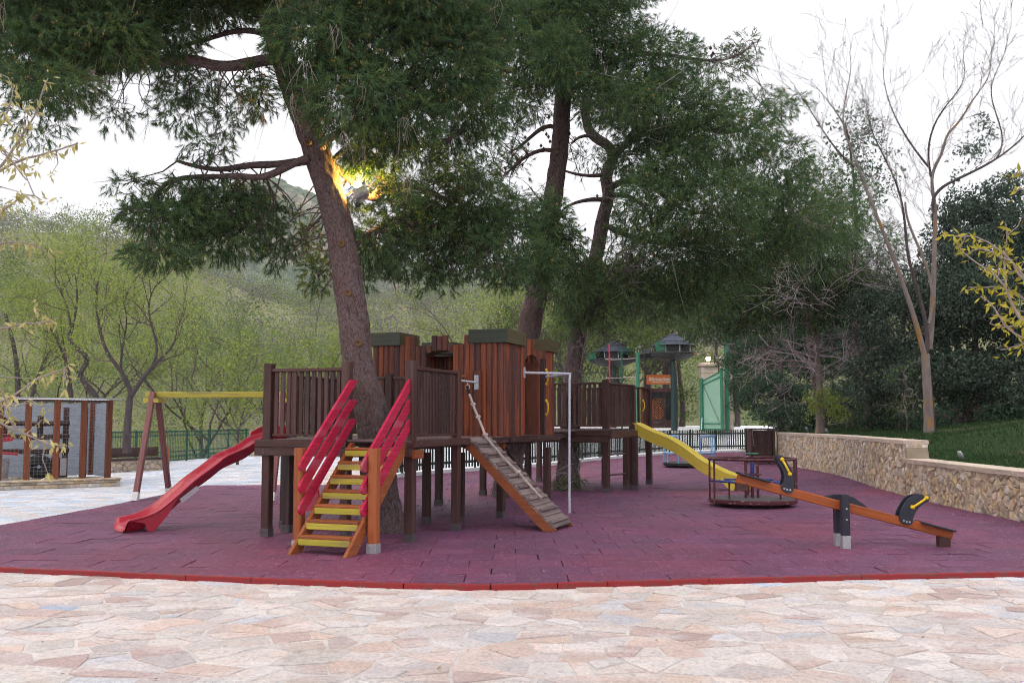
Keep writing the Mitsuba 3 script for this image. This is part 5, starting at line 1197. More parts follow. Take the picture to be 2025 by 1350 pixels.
PINE2 = [ (0.37, 19.11, 8.91, 0.87, 0.87, 0.97, 1), (1.52, 19.77, 9.48, 1.31, 1.17, 0.9, 1), (2.62, 19.51, 8.75, 1.19, 1.07, 0.79, 1), (1.42, 19.8, 8.43, 0.91, 0.81, 0.5, 1), (3.14, 19.7, 7.77, 1.4, 1.26, 0.8, 1), (2.12, 18.72, 7.66, 0.95, 0.86, 0.57, 0.9), (4.39, 20.66, 9.06, 0.84, 0.76, 0.37, 0.5), (4.84, 20.25, 9.35, 0.41, 0.37, 0.29, 0.4), (4.12, 19.52, 7.24, 1.19, 1.07, 0.74, 0.9), (5.34, 20.45, 8.06, 0.73, 0.65, 0.47, 0.6), (5.16, 21.18, 9.31, 0.32, 0.29, 0.19, 0.4), (2.72, 19.05, 5.66, 0.77, 0.83, 0.92, 0.95), (3.85, 19.27, 5.8, 1.27, 1.15, 0.88, 1), (3.49, 20.79, 4.84, 1.27, 1.14, 0.79, 1), (2.36, 20.3, 4.35, 0.77, 0.7, 0.57, 0.9), (5.54, 21.13, 6.88, 1.02, 0.92, 0.86, 0.9), (4.99, 21.23, 5.36, 1.13, 1.02, 0.86, 0.95), (6.18, 20.8, 5.71, 0.85, 0.76, 0.85, 0.8), (1.83, 21.44, 3.95, 0.65, 0.59, 0.54, 0.7), (3.09, 21.03, 4.01, 0.85, 0.77, 0.48, 0.8), (4.21, 21.23, 4.26, 0.97, 0.87, 0.54, 0.8), (-0.02, 18.95, 8.03, 0.67, 0.78, 0.87, 0.8), (-0.13, 19.59, 7.32, 0.5, 0.45, 0.4, 0.35), (0.49, 19.79, 7.95, 0.4, 0.54, 0.6, 0.5), (1.8, 20.7, 8.14, 0.74, 0.66, 0.47, 0.5), (1.72, 22.51, 7.71, 0.57, 0.51, 0.57, 0.3), (0.84, 18.69, 4.9, 0.57, 0.51, 0.57, 0.9), (1.08, 19.55, 4.24, 0.7, 0.63, 0.6, 0.8), (0.44, 18.18, 4.33, 0.55, 0.5, 0.46, 0.9), (1.59, 19.68, 4.67, 0.6, 0.54, 0.5, 0.6), (0.08, 20.56, 6.85, 0.42, 0.47, 0.52, 0.3), (2.53, 21.53, 7.1, 0.66, 0.59, 0.66, 0.45), (0.66, 19.08, 5.76, 0.39, 0.35, 0.39, 0.5), (2.37, 21.22, 5.68, 0.43, 0.58, 0.65, 0.4), (-0.12, 18.36, 9.31, 0.84, 0.76, 0.47, 1), (1.11, 19.63, 10.7, 2.59, 2.33, 0.6, 1), (0.89, 17.83, 8.22, 0.54, 0.57, 0.63, 2), (1.06, 18.79, 9.39, 0.76, 0.69, 0.57, 1), (0.7, 18.81, 5.31, 0.48, 0.47, 0.53, 2.2), (0.48, 17.9, 4.38, 0.5, 0.45, 0.41, 2), (1, 19, 4.85, 0.48, 0.43, 0.39, 1.6), (1.71, 21.15, 4.46, 0.59, 0.53, 0.48, 1.8), (1.51, 21.49, 4.01, 0.49, 0.44, 0.44, 1.6), (-0.12, 18.56, 5.65, 0.47, 0.42, 0.47, 0.7), (-0.52, 19.13, 6.78, 0.58, 0.52, 0.58, 0.5), (2.72, 20.38, 7.12, 0.83, 0.75, 0.62, 0.9), (3.36, 19.24, 6.5, 0.88, 0.79, 0.59, 0.9), (5.89, 20.8, 7.24, 0.53, 0.48, 0.42, 0.6), (6.06, 21.28, 8.5, 0.54, 0.49, 0.32, 0.4), (7.37, 22.74, 7.05, 0.69, 0.62, 0.69, 0.5), (7.36, 22.1, 5.86, 0.67, 0.61, 0.67, 0.6), (1.31, 21.93, 3.67, 0.45, 0.4, 0.45, 0.5) ]
EVERGREEN = [ (11.81, 30.15, 4.48, 1.68, 1.52, 1.3, 1), (12.72, 28.71, 4.63, 1.6, 1.44, 1.53, 1), (13.48, 27.78, 5.39, 1.55, 1.78, 1.98, 1), (14.26, 28.2, 7.35, 1.07, 1.1, 1.22, 1), (13.75, 29.29, 7.43, 1.26, 1.14, 0.97, 0.9), (12.41, 29.15, 2.89, 2.22, 2, 0.96, 1), (13.75, 27.68, 2.82, 1.12, 1.39, 1.55, 1), (11.39, 30.8, 2.97, 1.41, 1.27, 1.1, 1), (14.47, 30.44, 10.45, 0.59, 0.83, 0.93, 0.4), (14.17, 28.24, 8.25, 0.86, 0.77, 0.57, 0.9), (13.4, 30.11, 6.5, 1.38, 1.24, 0.92, 0.9), (14.64, 27.88, 4.83, 0.85, 2.55, 2.83, 1), (12.38, 30.7, 5.8, 1.25, 1.12, 0.78, 0.7), (14.02, 30.06, 9.31, 0.61, 0.69, 0.76, 0.5), (13.36, 36.49, 11.56, 1.11, 1.17, 1.3, 0.3), (12.69, 35.58, 12.44, 0.63, 0.81, 0.9, 0.3), (11.25, 32.5, 5.21, 1.32, 1.19, 1.16, 0.8) ]
HEDGE = [ (10.89, 41.9, 2.54, 1.81, 1.63, 1.28, 1), (10.24, 43.32, 3.02, 0.88, 1.19, 1.32, 1), (10.92, 39.36, 1.68, 1.4, 1.26, 0.7, 1), (12.63, 39.72, 2.19, 1.61, 1.45, 1.01, 1), (12.69, 28.23, 1.49, 2.01, 1.81, 0.65, 1), (14.16, 28.03, 1.56, 0.85, 0.77, 0.64, 1), (12.41, 31.9, 1.81, 1.62, 1.46, 0.73, 0.9), (13.01, 46.57, 6.1, 2.6, 2.34, 1.89, 0.9), (13.94, 43.47, 6.46, 2.21, 1.99, 1.77, 0.9), (13.22, 42.74, 4.41, 2.61, 2.34, 1.52, 1), (11.51, 47.24, 6.17, 1.68, 1.51, 1.44, 0.8), (13.19, 36.62, 4.18, 1.67, 1.51, 1.3, 0.9), (11.4, 45.92, 4.63, 2.1, 1.89, 1.4, 0.9), (12.75, 36.56, 2.32, 1.67, 1.5, 0.93, 0.8), (13.5, 28.39, 2.14, 1.59, 1.43, 0.87, 1) ]
SPRING = [ (-15.78, 33.05, 6.13, 1.85, 1.66, 1.43, 0.55), (-14.11, 33.51, 6.19, 1.7, 1.53, 1.36, 0.6), (-14.79, 32.49, 4.38, 1.98, 1.78, 1.32, 0.55), (-12.09, 32.54, 5.05, 1.82, 1.64, 1.49, 0.6), (-11.27, 32.49, 6.05, 1.32, 1.19, 1.07, 0.5), (-13.17, 33.65, 7.25, 1.71, 1.54, 0.94, 0.5), (-16.72, 34.49, 3.67, 1.58, 1.42, 1.23, 0.6), (-14.57, 33.23, 3.09, 1.35, 1.22, 1.01, 0.5), (-17.99, 35.49, 5.37, 1.08, 1.46, 1.62, 0.6), (-12.45, 31.25, 3.79, 1.27, 1.14, 0.95, 0.45), (-10.59, 30.91, 3.77, 1.1, 0.99, 0.94, 0.4), (-16.54, 35.67, 7.97, 1.63, 1.47, 0.91, 0.5) ]
LIMBS = {
'P1T': [ (-1.71, 13.96, -0.07), (-1.8, 13.96, 0.35), (-1.92, 13.96, 1.25), (-1.98, 13.96, 1.67), (-2.15, 13.96, 2.29), (-2.22, 13.96, 2.89), (-2.34, 13.96, 3.6), (-2.47, 13.96, 4.33), (-2.69, 13.96, 5.06), (-2.9, 13.96, 5.65), (-3.26, 13.96, 6.61), (-3.6, 13.96, 7.59), (-3.84, 13.96, 8.27) ],
'b1': [ (-2.91, 13.96, 5.22), (-3.05, 13.96, 5.2), (-3.41, 13.96, 5.17), (-3.77, 13.96, 5.15), (-4.13, 13.96, 5.1), (-4.46, 13.96, 5.13), (-4.78, 13.96, 5.22) ],
'b2': [ (-2.87, 13.8, 5.22), (-3.23, 13.8, 5.06), (-3.51, 13.8, 4.95), (-3.87, 13.8, 4.96), (-4.22, 13.8, 4.95), (-4.65, 13.8, 4.93), (-5.07, 13.8, 4.58) ],
'b3': [ (-3.38, 13.7, 6.61), (-3.73, 13.7, 6.55), (-4.16, 13.7, 6.52), (-4.59, 13.7, 6.61), (-4.95, 13.7, 6.58), (-5.81, 13.7, 6.74), (-6.53, 13.7, 6.96) ],
'b4': [ (-3.52, 14.1, 7.09), (-4.15, 14.1, 7.15), (-4.51, 14.1, 7.04), (-4.8, 14.1, 6.95), (-5.02, 14.1, 6.74) ],
'b5': [ (-2.71, 14.05, 5.23), (-2.52, 14.15, 5.15), (-2.29, 14.2, 4.96), (-2.08, 14.2, 4.76), (-1.96, 14.2, 4.73), (-1.83, 14.3, 4.88), (-1.37, 14.5, 4.95), (-0.86, 14.9, 4.83) ],
'b6': [ (-2.89, 13.5, 5.87), (-2.74, 13.5, 6.23), (-2.65, 13.5, 6.52), (-2.55, 13.5, 6.74), (-2.21, 13.5, 7.1), (-1.72, 13.5, 7.61) ],
'b7': [ (-2.75, 13.9, 5.34), (-2.17, 13.4, 5.55), (-1.46, 13.2, 5.74), (-0.79, 13.4, 6.34), (-0.38, 13.8, 7.07) ],
'b8': [ (-2.32, 14, 3.76), (-2, 14.3, 4.29), (-1.6, 14.6, 4.46), (-1.02, 15, 4.46), (-0.26, 15.5, 4.32) ],
'b9': [ (-2.67, 13.9, 4.97), (-2.15, 14.2, 5.53), (-1.38, 14.6, 5.61), (-0.63, 14.8, 6.13) ],
'b10': [ (-2.01, 14.2, 4.75), (-1.91, 14.2, 4.88), (-1.74, 14.2, 4.91), (-1.57, 14.3, 4.91) ],
'P2A': [ (-0.13, 20.4, -0.09), (0.08, 20.4, 1.65), (0.29, 20.4, 3.1), (0.47, 20.4, 3.94), (0.58, 20.4, 4.36), (0.69, 20.4, 4.99), (0.79, 20.4, 5.74), (0.9, 20.4, 6.48), (0.99, 20.4, 7.13), (1.05, 20.4, 7.99), (1.12, 20.4, 8.75), (1.25, 20.4, 9.84), (1.37, 20.4, 11.06) ],
'a1': [ (1.01, 20.4, 7.54), (0.77, 20.4, 7.67), (0.56, 20.4, 7.58), (0.29, 20.4, 7.34), (-0.03, 20.4, 7.13) ],
'a2': [ (0.96, 20.2, 7.05), (0.5, 20.2, 7.07), (0.18, 20.2, 6.88), (-0.13, 20.2, 6.59) ],
'a3': [ (1.08, 20.1, 8.22), (1.65, 20.1, 8.64), (2.49, 20.1, 9.07), (3.33, 20.1, 9.07), (4.27, 20.1, 8.97), (5.01, 20.1, 9.34) ],
'a4': [ (1.03, 19.5, 8.33), (0.48, 19.5, 8.74), (0.08, 19.5, 9.16) ],
'a5': [ (0.73, 19.5, 5.14), (0.48, 19.5, 4.84), (0.17, 19.5, 4.54), (-0.22, 19.5, 4.44) ],
'a6': [ (0.7, 20.2, 5.06), (1.11, 20.2, 4.75), (1.73, 20.2, 4.65), (2.46, 20.2, 4.33) ],
'P2B': [ (1.23, 22.4, -0.08), (1.29, 22.4, 1.21), (1.36, 22.4, 2.35), (1.43, 22.4, 3.14), (1.6, 22.4, 4.06), (1.75, 22.4, 4.64), (1.98, 22.4, 5.57), (2.11, 22.4, 6.27), (2.2, 22.4, 6.74), (2.16, 22.4, 7.15), (2.31, 22.4, 7.54), (2.21, 22.4, 7.8), (1.92, 22.4, 8.01), (1.71, 22.4, 8.39), (1.78, 22.4, 8.98) ],
'c1': [ (2.18, 22.1, 6.72), (2.6, 22.1, 6.92), (2.99, 22.1, 6.87), (3.62, 22.1, 6.43), (4.41, 22.1, 6.2) ],
'c2': [ (2.19, 22.2, 6.6), (2.72, 22.2, 6.55), (3, 22.2, 6.34), (3.17, 22.2, 5.88) ],
'c3': [ (2.1, 22.2, 6.51), (1.57, 22.2, 6.48), (1.17, 22.2, 6.32) ],
'c4': [ (2.12, 22, 7.05), (1.68, 22, 7.02), (1.34, 22, 7.08), (1.11, 22, 7.16) ],
'c5': [ (2.23, 21.6, 7.32), (2.77, 21.6, 7.8), (3.67, 21.6, 8.03), (4.67, 21.6, 7.91), (5.69, 21.6, 8.43) ],
'c6': [ (1.9, 22.2, 7.95), (1.58, 22.2, 7.97), (1.35, 22.2, 7.8) ],
'c7': [ (1.96, 21.5, 5.85), (3.18, 21.5, 5.4), (4.5, 21.5, 5.52), (5.39, 21.5, 5.85), (6.17, 21.5, 5.96) ],
}
BARE = {
'm0': [ (10.43, 25, 1.03), (10.42, 25, 2.19), (10.4, 25, 3.21) ],
's1': [ (10.42, 25, 2.95), (9.95, 25, 4.82), (9.62, 25, 5.8), (9.25, 25, 6.82), (8.98, 25, 7.6), (8.76, 25, 8.25), (8.5, 25, 9.07), (8.64, 25, 10.1), (8.71, 25, 11.01) ],
's2': [ (10.51, 25.2, 3.22), (10.28, 25.2, 5.07), (10.12, 25.2, 5.84), (10.06, 25.2, 6.73), (9.9, 25.2, 7.56), (9.64, 25.2, 8.21), (9.33, 25.2, 8.91), (9.2, 25.2, 9.92) ],
's3': [ (10.67, 25.4, 3.36), (10.84, 25.4, 5.06), (10.92, 25.4, 6.37), (10.94, 25.4, 7.1), (10.92, 25.4, 7.94), (11.19, 25.4, 8.52), (11.33, 25.4, 8.93), (11.59, 25.4, 9.23), (12.02, 25.4, 9.86), (12.41, 25.4, 10.4), (12.41, 25.4, 11.2) ],
's4': [ (10.88, 25.4, 7.84), (10.82, 25.4, 8.36), (10.88, 25.4, 8.85), (11.27, 25.4, 9.65), (11.7, 25.4, 10.2), (11.81, 25.4, 10.96) ],
's5': [ (10.82, 25.2, 6.86), (10.9, 25.2, 7.35), (11.52, 25.2, 7.76), (12.48, 25.2, 8.26), (13.19, 25.2, 8.83), (13.71, 25.2, 9.52) ],
's6': [ (10.9, 25.6, 8.15), (10.3, 25.6, 9.03), (10.03, 25.6, 9.59), (9.79, 25.6, 10.94) ],
's7': [ (8.5, 25, 9.11), (8.11, 25, 9.73), (7.67, 25, 10.26) ],
's8': [ (8.61, 24.6, 7.89), (8.12, 24.6, 8.41), (7.63, 24.6, 9.19), (7.14, 24.6, 9.98) ],
's9': [ (12.53, 25.3, 8.29), (12.63, 25.3, 9.28), (12.47, 25.3, 10.09), (12.83, 25.3, 11.03), (12.93, 25.3, 11.71) ],
's10': [ (10.59, 25.2, 3.99), (10.68, 25.2, 5.07), (10.42, 25.2, 5.93), (10.21, 25.2, 6.47), (10.1, 25.2, 7.13) ],
't0': [ (10.17, 33, 1.11), (10.2, 33, 2.07), (10.18, 33, 2.91), (10.13, 33, 3.92), (10.06, 33, 4.76), (10.12, 33, 5.61) ],
}
SPRINGL = {
'f0': [ (-11.94, 31, 0.55), (-11.92, 31, 1.57), (-11.88, 31, 2.27) ],
'f1': [ (-11.88, 31, 2.27), (-12.12, 31, 2.98), (-12.59, 31, 3.61), (-12.93, 31, 4.57), (-13.04, 31, 5.36), (-12.91, 31, 6.16) ],
'f2': [ (-11.88, 31, 2.27), (-11.46, 31, 2.9), (-11.05, 31, 3.38), (-10.62, 31, 3.85), (-10.51, 31, 4.41) ],
'f3': [ (-11.23, 31, 3.22), (-11.09, 31, 3.77), (-11.36, 31, 4.88), (-11.3, 31, 5.52), (-10.92, 31, 6) ],
'f4': [ (-12.12, 31.3, 2.68), (-12.28, 31.3, 3.79), (-12.18, 31.3, 4.59), (-12.28, 31.3, 5.24) ],
'g0': [ (-13.76, 33, 2.07), (-13.95, 33, 2.57), (-14.3, 33, 3.16), (-14.11, 33, 3.5), (-14.41, 33, 3.92), (-14.68, 33, 4.51) ],
'g1': [ (-14.68, 33, 4.51), (-14.89, 33, 5.44), (-15.25, 33, 6.12) ],
'g2': [ (-14.68, 33, 4.51), (-14.52, 33, 5.44), (-14.62, 33, 6.46) ],
'h0': [ (-15.04, 34, 2.09), (-15.1, 34, 2.78), (-15.36, 34, 3.82), (-15.83, 34, 4.69) ],
'i0': [ (-17.35, 35, 2.11), (-17.51, 35, 3.89), (-17.92, 35, 5.32) ],
'i1': [ (-16.87, 35, 2.28), (-16.59, 35, 3.35), (-16.26, 35, 4.06) ],
}
LB = [ [(-2.88, 4.45, 2.35), (-2.3, 4.4, 2.65), (-2.24, 4.4, 2.73), (-2.15, 4.35, 2.83), (-2.07, 4.3, 2.94), (-2.04, 4.3, 3.04)], [(-2.88, 4.45, 2.3), (-2.31, 4.5, 2.67), (-2.22, 4.5, 2.71), (-2.11, 4.45, 2.72), (-2, 4.4, 2.73), (-1.96, 4.4, 2.74)], [(-2.88, 4.45, 2.2), (-2.29, 4.4, 2.43), (-2.22, 4.4, 2.47), (-2.18, 4.45, 2.52), (-2.13, 4.5, 2.51)], [(-2.88, 4.45, 2.15), (-2.39, 4.6, 2.35), (-2.28, 4.6, 2.36), (-2.17, 4.6, 2.32)], [(-2.88, 4.45, 1.8), (-2.27, 4.4, 1.91), (-2.17, 4.4, 1.93), (-2.02, 4.35, 1.94)], [(-2.88, 4.45, 1.55), (-2.26, 4.4, 1.61), (-2.19, 4.4, 1.65), (-2.11, 4.4, 1.7), (-2.03, 4.4, 1.73), (-1.98, 4.4, 1.76)], [(-2.88, 4.45, 1.5), (-2.31, 4.5, 1.59), (-2.24, 4.5, 1.59), (-2.17, 4.5, 1.61)], [(-2.88, 4.45, 1.5), (-2.26, 4.4, 1.52), (-2.19, 4.4, 1.49), (-2.12, 4.4, 1.46), (-2.05, 4.4, 1.43), (-1.96, 4.4, 1.42)], [(-2.88, 4.45, 2.5), (-2.47, 4.7, 2.93), (-2.44, 4.7, 3), (-2.42, 4.7, 3.13)], [(-2.88, 4.45, 2.4), (-2.2, 4.2, 2.67), (-2.14, 4.2, 2.6), (-2.11, 4.2, 2.56)], [(-2.88, 4.45, 1.6), (-2.37, 4.6, 1.68), (-2.33, 4.6, 1.61), (-2.31, 4.6, 1.52)] ]
RBR = [ [(3.06, 5.06, 1.95), (2.6, 5, 2), (2.53, 5, 2.11), (2.49, 5, 2.21), (2.38, 5, 2.31), (2.34, 5.05, 2.36), (2.28, 5.05, 2.43)], [(3.06, 5.06, 2), (2.53, 5, 2.11), (2.53, 5.05, 2.22), (2.55, 5.1, 2.34), (2.56, 5.1, 2.54)], [(3.06, 5.06, 1.9), (2.54, 4.9, 1.92), (2.44, 4.9, 1.99), (2.38, 4.9, 2.09), (2.33, 4.9, 2.13)], [(3.06, 5.06, 2.15), (2.66, 5.1, 2.22), (2.6, 5.1, 2.28), (2.59, 5.1, 2.31), (2.54, 5.1, 2.35), (2.45, 5.1, 2.39), (2.34, 5.1, 2.36)], [(3.06, 5.06, 2), (2.7, 5.2, 2.13), (2.6, 5.2, 2.19), (2.49, 5.2, 2.2), (2.4, 5.2, 2.2)], [(3.06, 5.06, 1.85), (2.59, 5, 1.91), (2.5, 5, 1.88), (2.44, 5, 1.87)], [(3.06, 5.06, 1.9), (2.7, 5.2, 2.02), (2.62, 5.2, 2), (2.52, 5.2, 2.02)], [(3.06, 5.06, 2.6), (2.73, 5.2, 2.82), (2.69, 5.2, 2.83), (2.65, 5.2, 2.8)], [(3.06, 5.06, 2.5), (2.73, 5.2, 2.72), (2.7, 5.2, 2.74), (2.66, 5.2, 2.71)], [(3.06, 5.06, 2.1), (2.66, 5.2, 2.29), (2.52, 5.2, 2.28), (2.48, 5.2, 2.29)], [(3.06, 5.06, 2.1), (2.55, 5.1, 2.38), (2.46, 5.1, 2.45), (2.3, 5.1, 2.47)] ]

def radii(n, r0, r1, p=1.0):
    return r1 + (r0 - r1) * (1 - np.linspace(0, 1, n)) ** p

def bark_limb(line, r0, r1, sides=14, rough=0.05, step=0.10, seed=0, power=1.0, flare=0.0):
    p = spline(line, step) if len(line) > 2 else np.linspace(np.asarray(line[0], float), np.asarray(line[-1], float), 8)
    n = len(p); r = radii(n, r0, r1, power)
    if flare:
        s = np.arange(n) * step; r = r * (1 + flare * np.exp(-s / 0.35))
    v, f, u = tube(p, r, sides, caps=False)
    c = np.repeat(p, sides, 0)
    q = v.copy(); ring = np.tile(np.arange(sides), n) / sides
    g = meshkit.noise(np.c_[ring * sides * 0.9, np.repeat(np.arange(n) * step * 5, sides), 0 * ring + seed], seed) - 0.5
    h = meshkit.fbm(q * (9, 9, 4), 2, seed + 3) - 0.5
    v = c + (v - c) * (1 + rough * 2.0 * g + rough * 2.2 * h)[:, None]
    arc_ = ring * 2 * np.pi * r0
    u = np.c_[arc_, np.repeat(np.arange(n) * step, sides)]
    return v, f, u

def sample_pads(pads, per_m3, rng, gap=0.42, freq=2.2, seed=0, shell=0.0):
    """Points and outward directions inside the clumps, thinned by noise so that gaps stay open."""
    P_, D_ = [], []
    for (x, y, z, a, b, c, d) in pads:
        n = int(per_m3 * 4.19 * a * b * c * d) + 12
        q = rng.normal(size=(n, 3)); q /= np.linalg.norm(q, axis=1, keepdims=True)
        q *= (shell ** 3 + (1.06 - shell ** 3) * rng.random((n, 1))) ** (1 / 3)
        w = 1 + 0.35 * (meshkit.noise(q * 1.7 + (x, y, z), seed) - 0.5)[:, None]
        p = np.array([x, y, z]) + q * w * (a, b, c)
        keep = meshkit.fbm(p * freq, 2, seed + 5) > gap - 0.12 * d + 0.10 * (np.linalg.norm(q, axis=1) - 0.6)
        P_.append(p[keep]); D_.append(q[keep])
    return np.vstack(P_), np.vstack(D_)

def needle_mesh(c, d, n, L, W, rng, twig=0.12, droop=0.30):
    """Brush-like shoots: n needles around a short twig at each point."""
    N = len(c)
    ax = d * 0.75 + rng.normal(0, 0.35, (N, 3)) + (0, 0, -droop); ax /= np.linalg.norm(ax, axis=1, keepdims=True)
    r = rng.normal(size=(N, n, 3)); t = rng.random((N, n, 1))
    base = c[:, None] + ax[:, None] * (t - 0.5) * twig
    dirn = ax[:, None] * (0.75 + 0.5 * t) + 0.62 * r / np.linalg.norm(r, axis=2, keepdims=True) + np.array([0, 0, -0.22])
    dirn /= np.linalg.norm(dirn, axis=2, keepdims=True)
    tip = base + dirn * L * rng.uniform(0.65, 1.15, (N, n, 1))
    side = np.cross(dirn, rng.normal(size=(N, n, 3))); side /= np.linalg.norm(side, axis=2, keepdims=True) + 1e-9
    v = np.stack([base - side * W / 2, base + side * W / 2, tip], 2).reshape(-1, 3)
    u = np.repeat(np.c_[8.0 * rng.integers(0, 900, N) + 1, np.zeros(N)], 3 * n, 0)
    return (v, np.arange(3 * N * n).reshape(-1, 3), u), c + ax * twig * 0.55

def leaf_mesh(c, size, rng, hang=0.0, aspect=0.5, tone=None):
    N = len(c)
    d = rng.normal(size=(N, 3)) + (0, 0, -hang); d /= np.linalg.norm(d, axis=1, keepdims=True)
    s = np.cross(d, rng.normal(size=(N, 3))); s /= np.linalg.norm(s, axis=1, keepdims=True) + 1e-9
    L = size * rng.uniform(0.6, 1.3, (N, 1))
    v = np.stack([c, c + d * L * 0.5 + s * L * aspect / 2, c + d * L, c + d * L * 0.5 - s * L * aspect / 2], 1).reshape(-1, 3)
    i = 4 * np.arange(N)[:, None]
    ids = rng.integers(0, 900, N) if tone is None else np.asarray(tone)[rng.integers(0, len(tone), N)]
    u = np.repeat(np.c_[8.0 * ids + 1, np.zeros(N)], 4, 0)
    return v, np.vstack([i + [0, 1, 2], i + [0, 2, 3]]), u

def twig_lines(lines, sides=3):
    return join([tube(p, np.linspace(a, b, len(p)), sides, caps=False) for p, a, b in lines])

def branchlets(pads, limbs, per_pad, rng, r=0.014):
    """Thin wood from the nearest limb into each clump."""
    pts = np.vstack([spline(l, 0.2) for l in limbs]); out = []
    for (x, y, z, a, b, c, d) in pads:
        o = np.array([x, y, z]); near = pts[np.argsort(((pts - o) ** 2).sum(1))[:4]]
        for k in range(per_pad):
            e = o + rng.normal(0, 0.5, 3) * (a, b, c); s = near[k % 4]
            m = (s + e) / 2 + rng.normal(0, 0.10, 3) * np.linalg.norm(e - s) + (0, 0, 0.05)
            p = spline([s, m, e], max(0.06, np.linalg.norm(e - s) / 8)); p = p + np.cumsum(rng.normal(0, 0.008, p.shape), 0)
            out.append((p, r, r * 0.3))
            for q in range(3):
                i = rng.integers(len(p) // 2, len(p)); w = p[i] + rng.normal(0, 0.35, 3) * (a, b, c)
                out.append((np.array([p[i], (p[i] + w) / 2 + rng.normal(0, 0.03, 3), w]), r * 0.45, r * 0.15))
    return out

def hang_twigs(pads, n, rng, L=0.35):
    out = []
    for k in range(n):
        x, y, z, a, b, c, d = pads[rng.integers(len(pads))]
        p = np.array([x, y, z]) + rng.normal(0, 0.5, 3) * (a, b, c) - (0, b * 0.6, 0)
        for q in range(rng.integers(3, 7)):
            m = p + rng.normal(0, 0.05, 3) + (0, 0, -0.08); e = m + rng.normal(0, 0.07, 3) + (0, 0, -L * rng.uniform(0.3, 1))
            out.append((np.array([p, m, (m + e) / 2 + rng.normal(0, 0.02, 3), e]), 0.0042, 0.002))
    return out

def octa(c, r):
    o = np.array([(1, 0, 0), (-1, 0, 0), (0, 1, 0), (0, -1, 0), (0, 0, 1.5), (0, 0, -1.5)], float)
    f = np.array([(0, 2, 4), (2, 1, 4), (1, 3, 4), (3, 0, 4), (2, 0, 5), (1, 2, 5), (3, 1, 5), (0, 3, 5)])
    v = (c[:, None] + o[None] * np.broadcast_to(r, (len(c),))[:, None, None]).reshape(-1, 3)
    return v, (f[None] + 6 * np.arange(len(c))[:, None, None]).reshape(-1, 3), np.repeat(np.c_[8.0 * np.arange(len(c)) % 4000 + 1, np.zeros(len(c))], 6, 0)

# ---- the leaning pine in front
rng = np.random.default_rng(31)
p1 = thing('pine_tree', 'large leaning pine with thick scaly trunk rising through the front deck', 'tree')
put('trunk', bark_limb(LIMBS['P1T'], 0.235, 0.13, 44, 0.075, 0.035, 1, 0.6, 0.28), 'bark_pine', p1, smooth=True)
for z, dx in ((3.98, 0.02), (3.30, 0.0), (2.62, 0.06), (5.45, -0.05)):          # scars of sawn limbs
    i = np.argmin(np.abs(np.array(LIMBS['P1T'])[:, 2] - z)); ln_ = spline(LIMBS['P1T'], 0.05); q = ln_[np.argmin(np.abs(ln_[:, 2] - z))] + (dx, -0.215, 0)
    put('branch_scar', lathe([(0.01, 0.0), (0.026, 0.006), (0.038, 0.022), (0.050, 0.012), (0.062, -0.03)], (0, 0, 0), 14), 'bark_wood', p1, smooth=True, to_world=T().translate(list(q)).rotate([1, 0, 0], 90))
LR1 = dict(b1=(0.060, 0.022), b2=(0.055, 0.018), b3=(0.085, 0.030), b4=(0.045, 0.020), b5=(0.065, 0.020), b6=(0.110, 0.060), b7=(0.06, 0.025), b8=(0.04, 0.012), b9=(0.045, 0.018), b10=(0.04, 0.015))
for k, (a, b) in LR1.items():
    put('branch', bark_limb(LIMBS[k], a, b, 10, 0.09, 0.07, 7 + ord(k[-1]), 0.8), 'bark_pine' if k in ('b5', 'b6', 'b10') else 'bark_pine', p1, smooth=True)
top1 = [(-4.6, 14.5, 8.9, 2.6, 1.6, 0.9, 0.7), (-2.2, 13.8, 9.2, 2.4, 1.6, 0.9, 0.7), (-3.6, 12.2, 8.6, 2.4, 1.2, 0.7, 0.6), (-0.6, 14.6, 8.6, 1.6, 1.3, 0.8, 0.6)]
c, d = sample_pads(PINE1, 1000, rng, 0.35, 2.6, 1)
m, tips = needle_mesh(c, d, 28, 0.105, 0.0065, rng)
put('crown', m, 'needle', p1, kind='stuff')
c2, d2 = sample_pads(top1, 110, rng, 0.40, 1.6, 2)
m, _ = needle_mesh(c2, d2, 14, 0.17, 0.02, rng, 0.2)
put('upper_crown', m, 'needle', p1, kind='stuff')
limbs1 = [LIMBS[k] for k in LR1] + [LIMBS['P1T'][6:]]
put('twig', twig_lines(branchlets(PINE1, limbs1, 7, rng)), 'twig_brown', p1, kind='stuff')
put('dead_twig', twig_lines(hang_twigs(PINE1[:13] + PINE1[24:33], 60, rng)), 'twig_pale', p1, kind='stuff', label='pale bare dead twigs hanging below the needles')
front_ = tips[(tips[:, 1] < 13.6) & (tips[:, 2] > 5.0)]
sel = front_[rng.random(len(front_)) < 0.06]
put('pollen_cone', octa(np.repeat(sel, 3, 0) + rng.normal(0, 0.018, (3 * len(sel), 3)), 0.011), 'pollen', p1, kind='stuff', label='small orange brown pollen cones at the shoot tips')
dk_ = c[rng.random(len(c)) < 0.006]
put('cone', octa(dk_ + (0, 0, -0.06), 0.026), 'cone_brown', p1, kind='stuff')

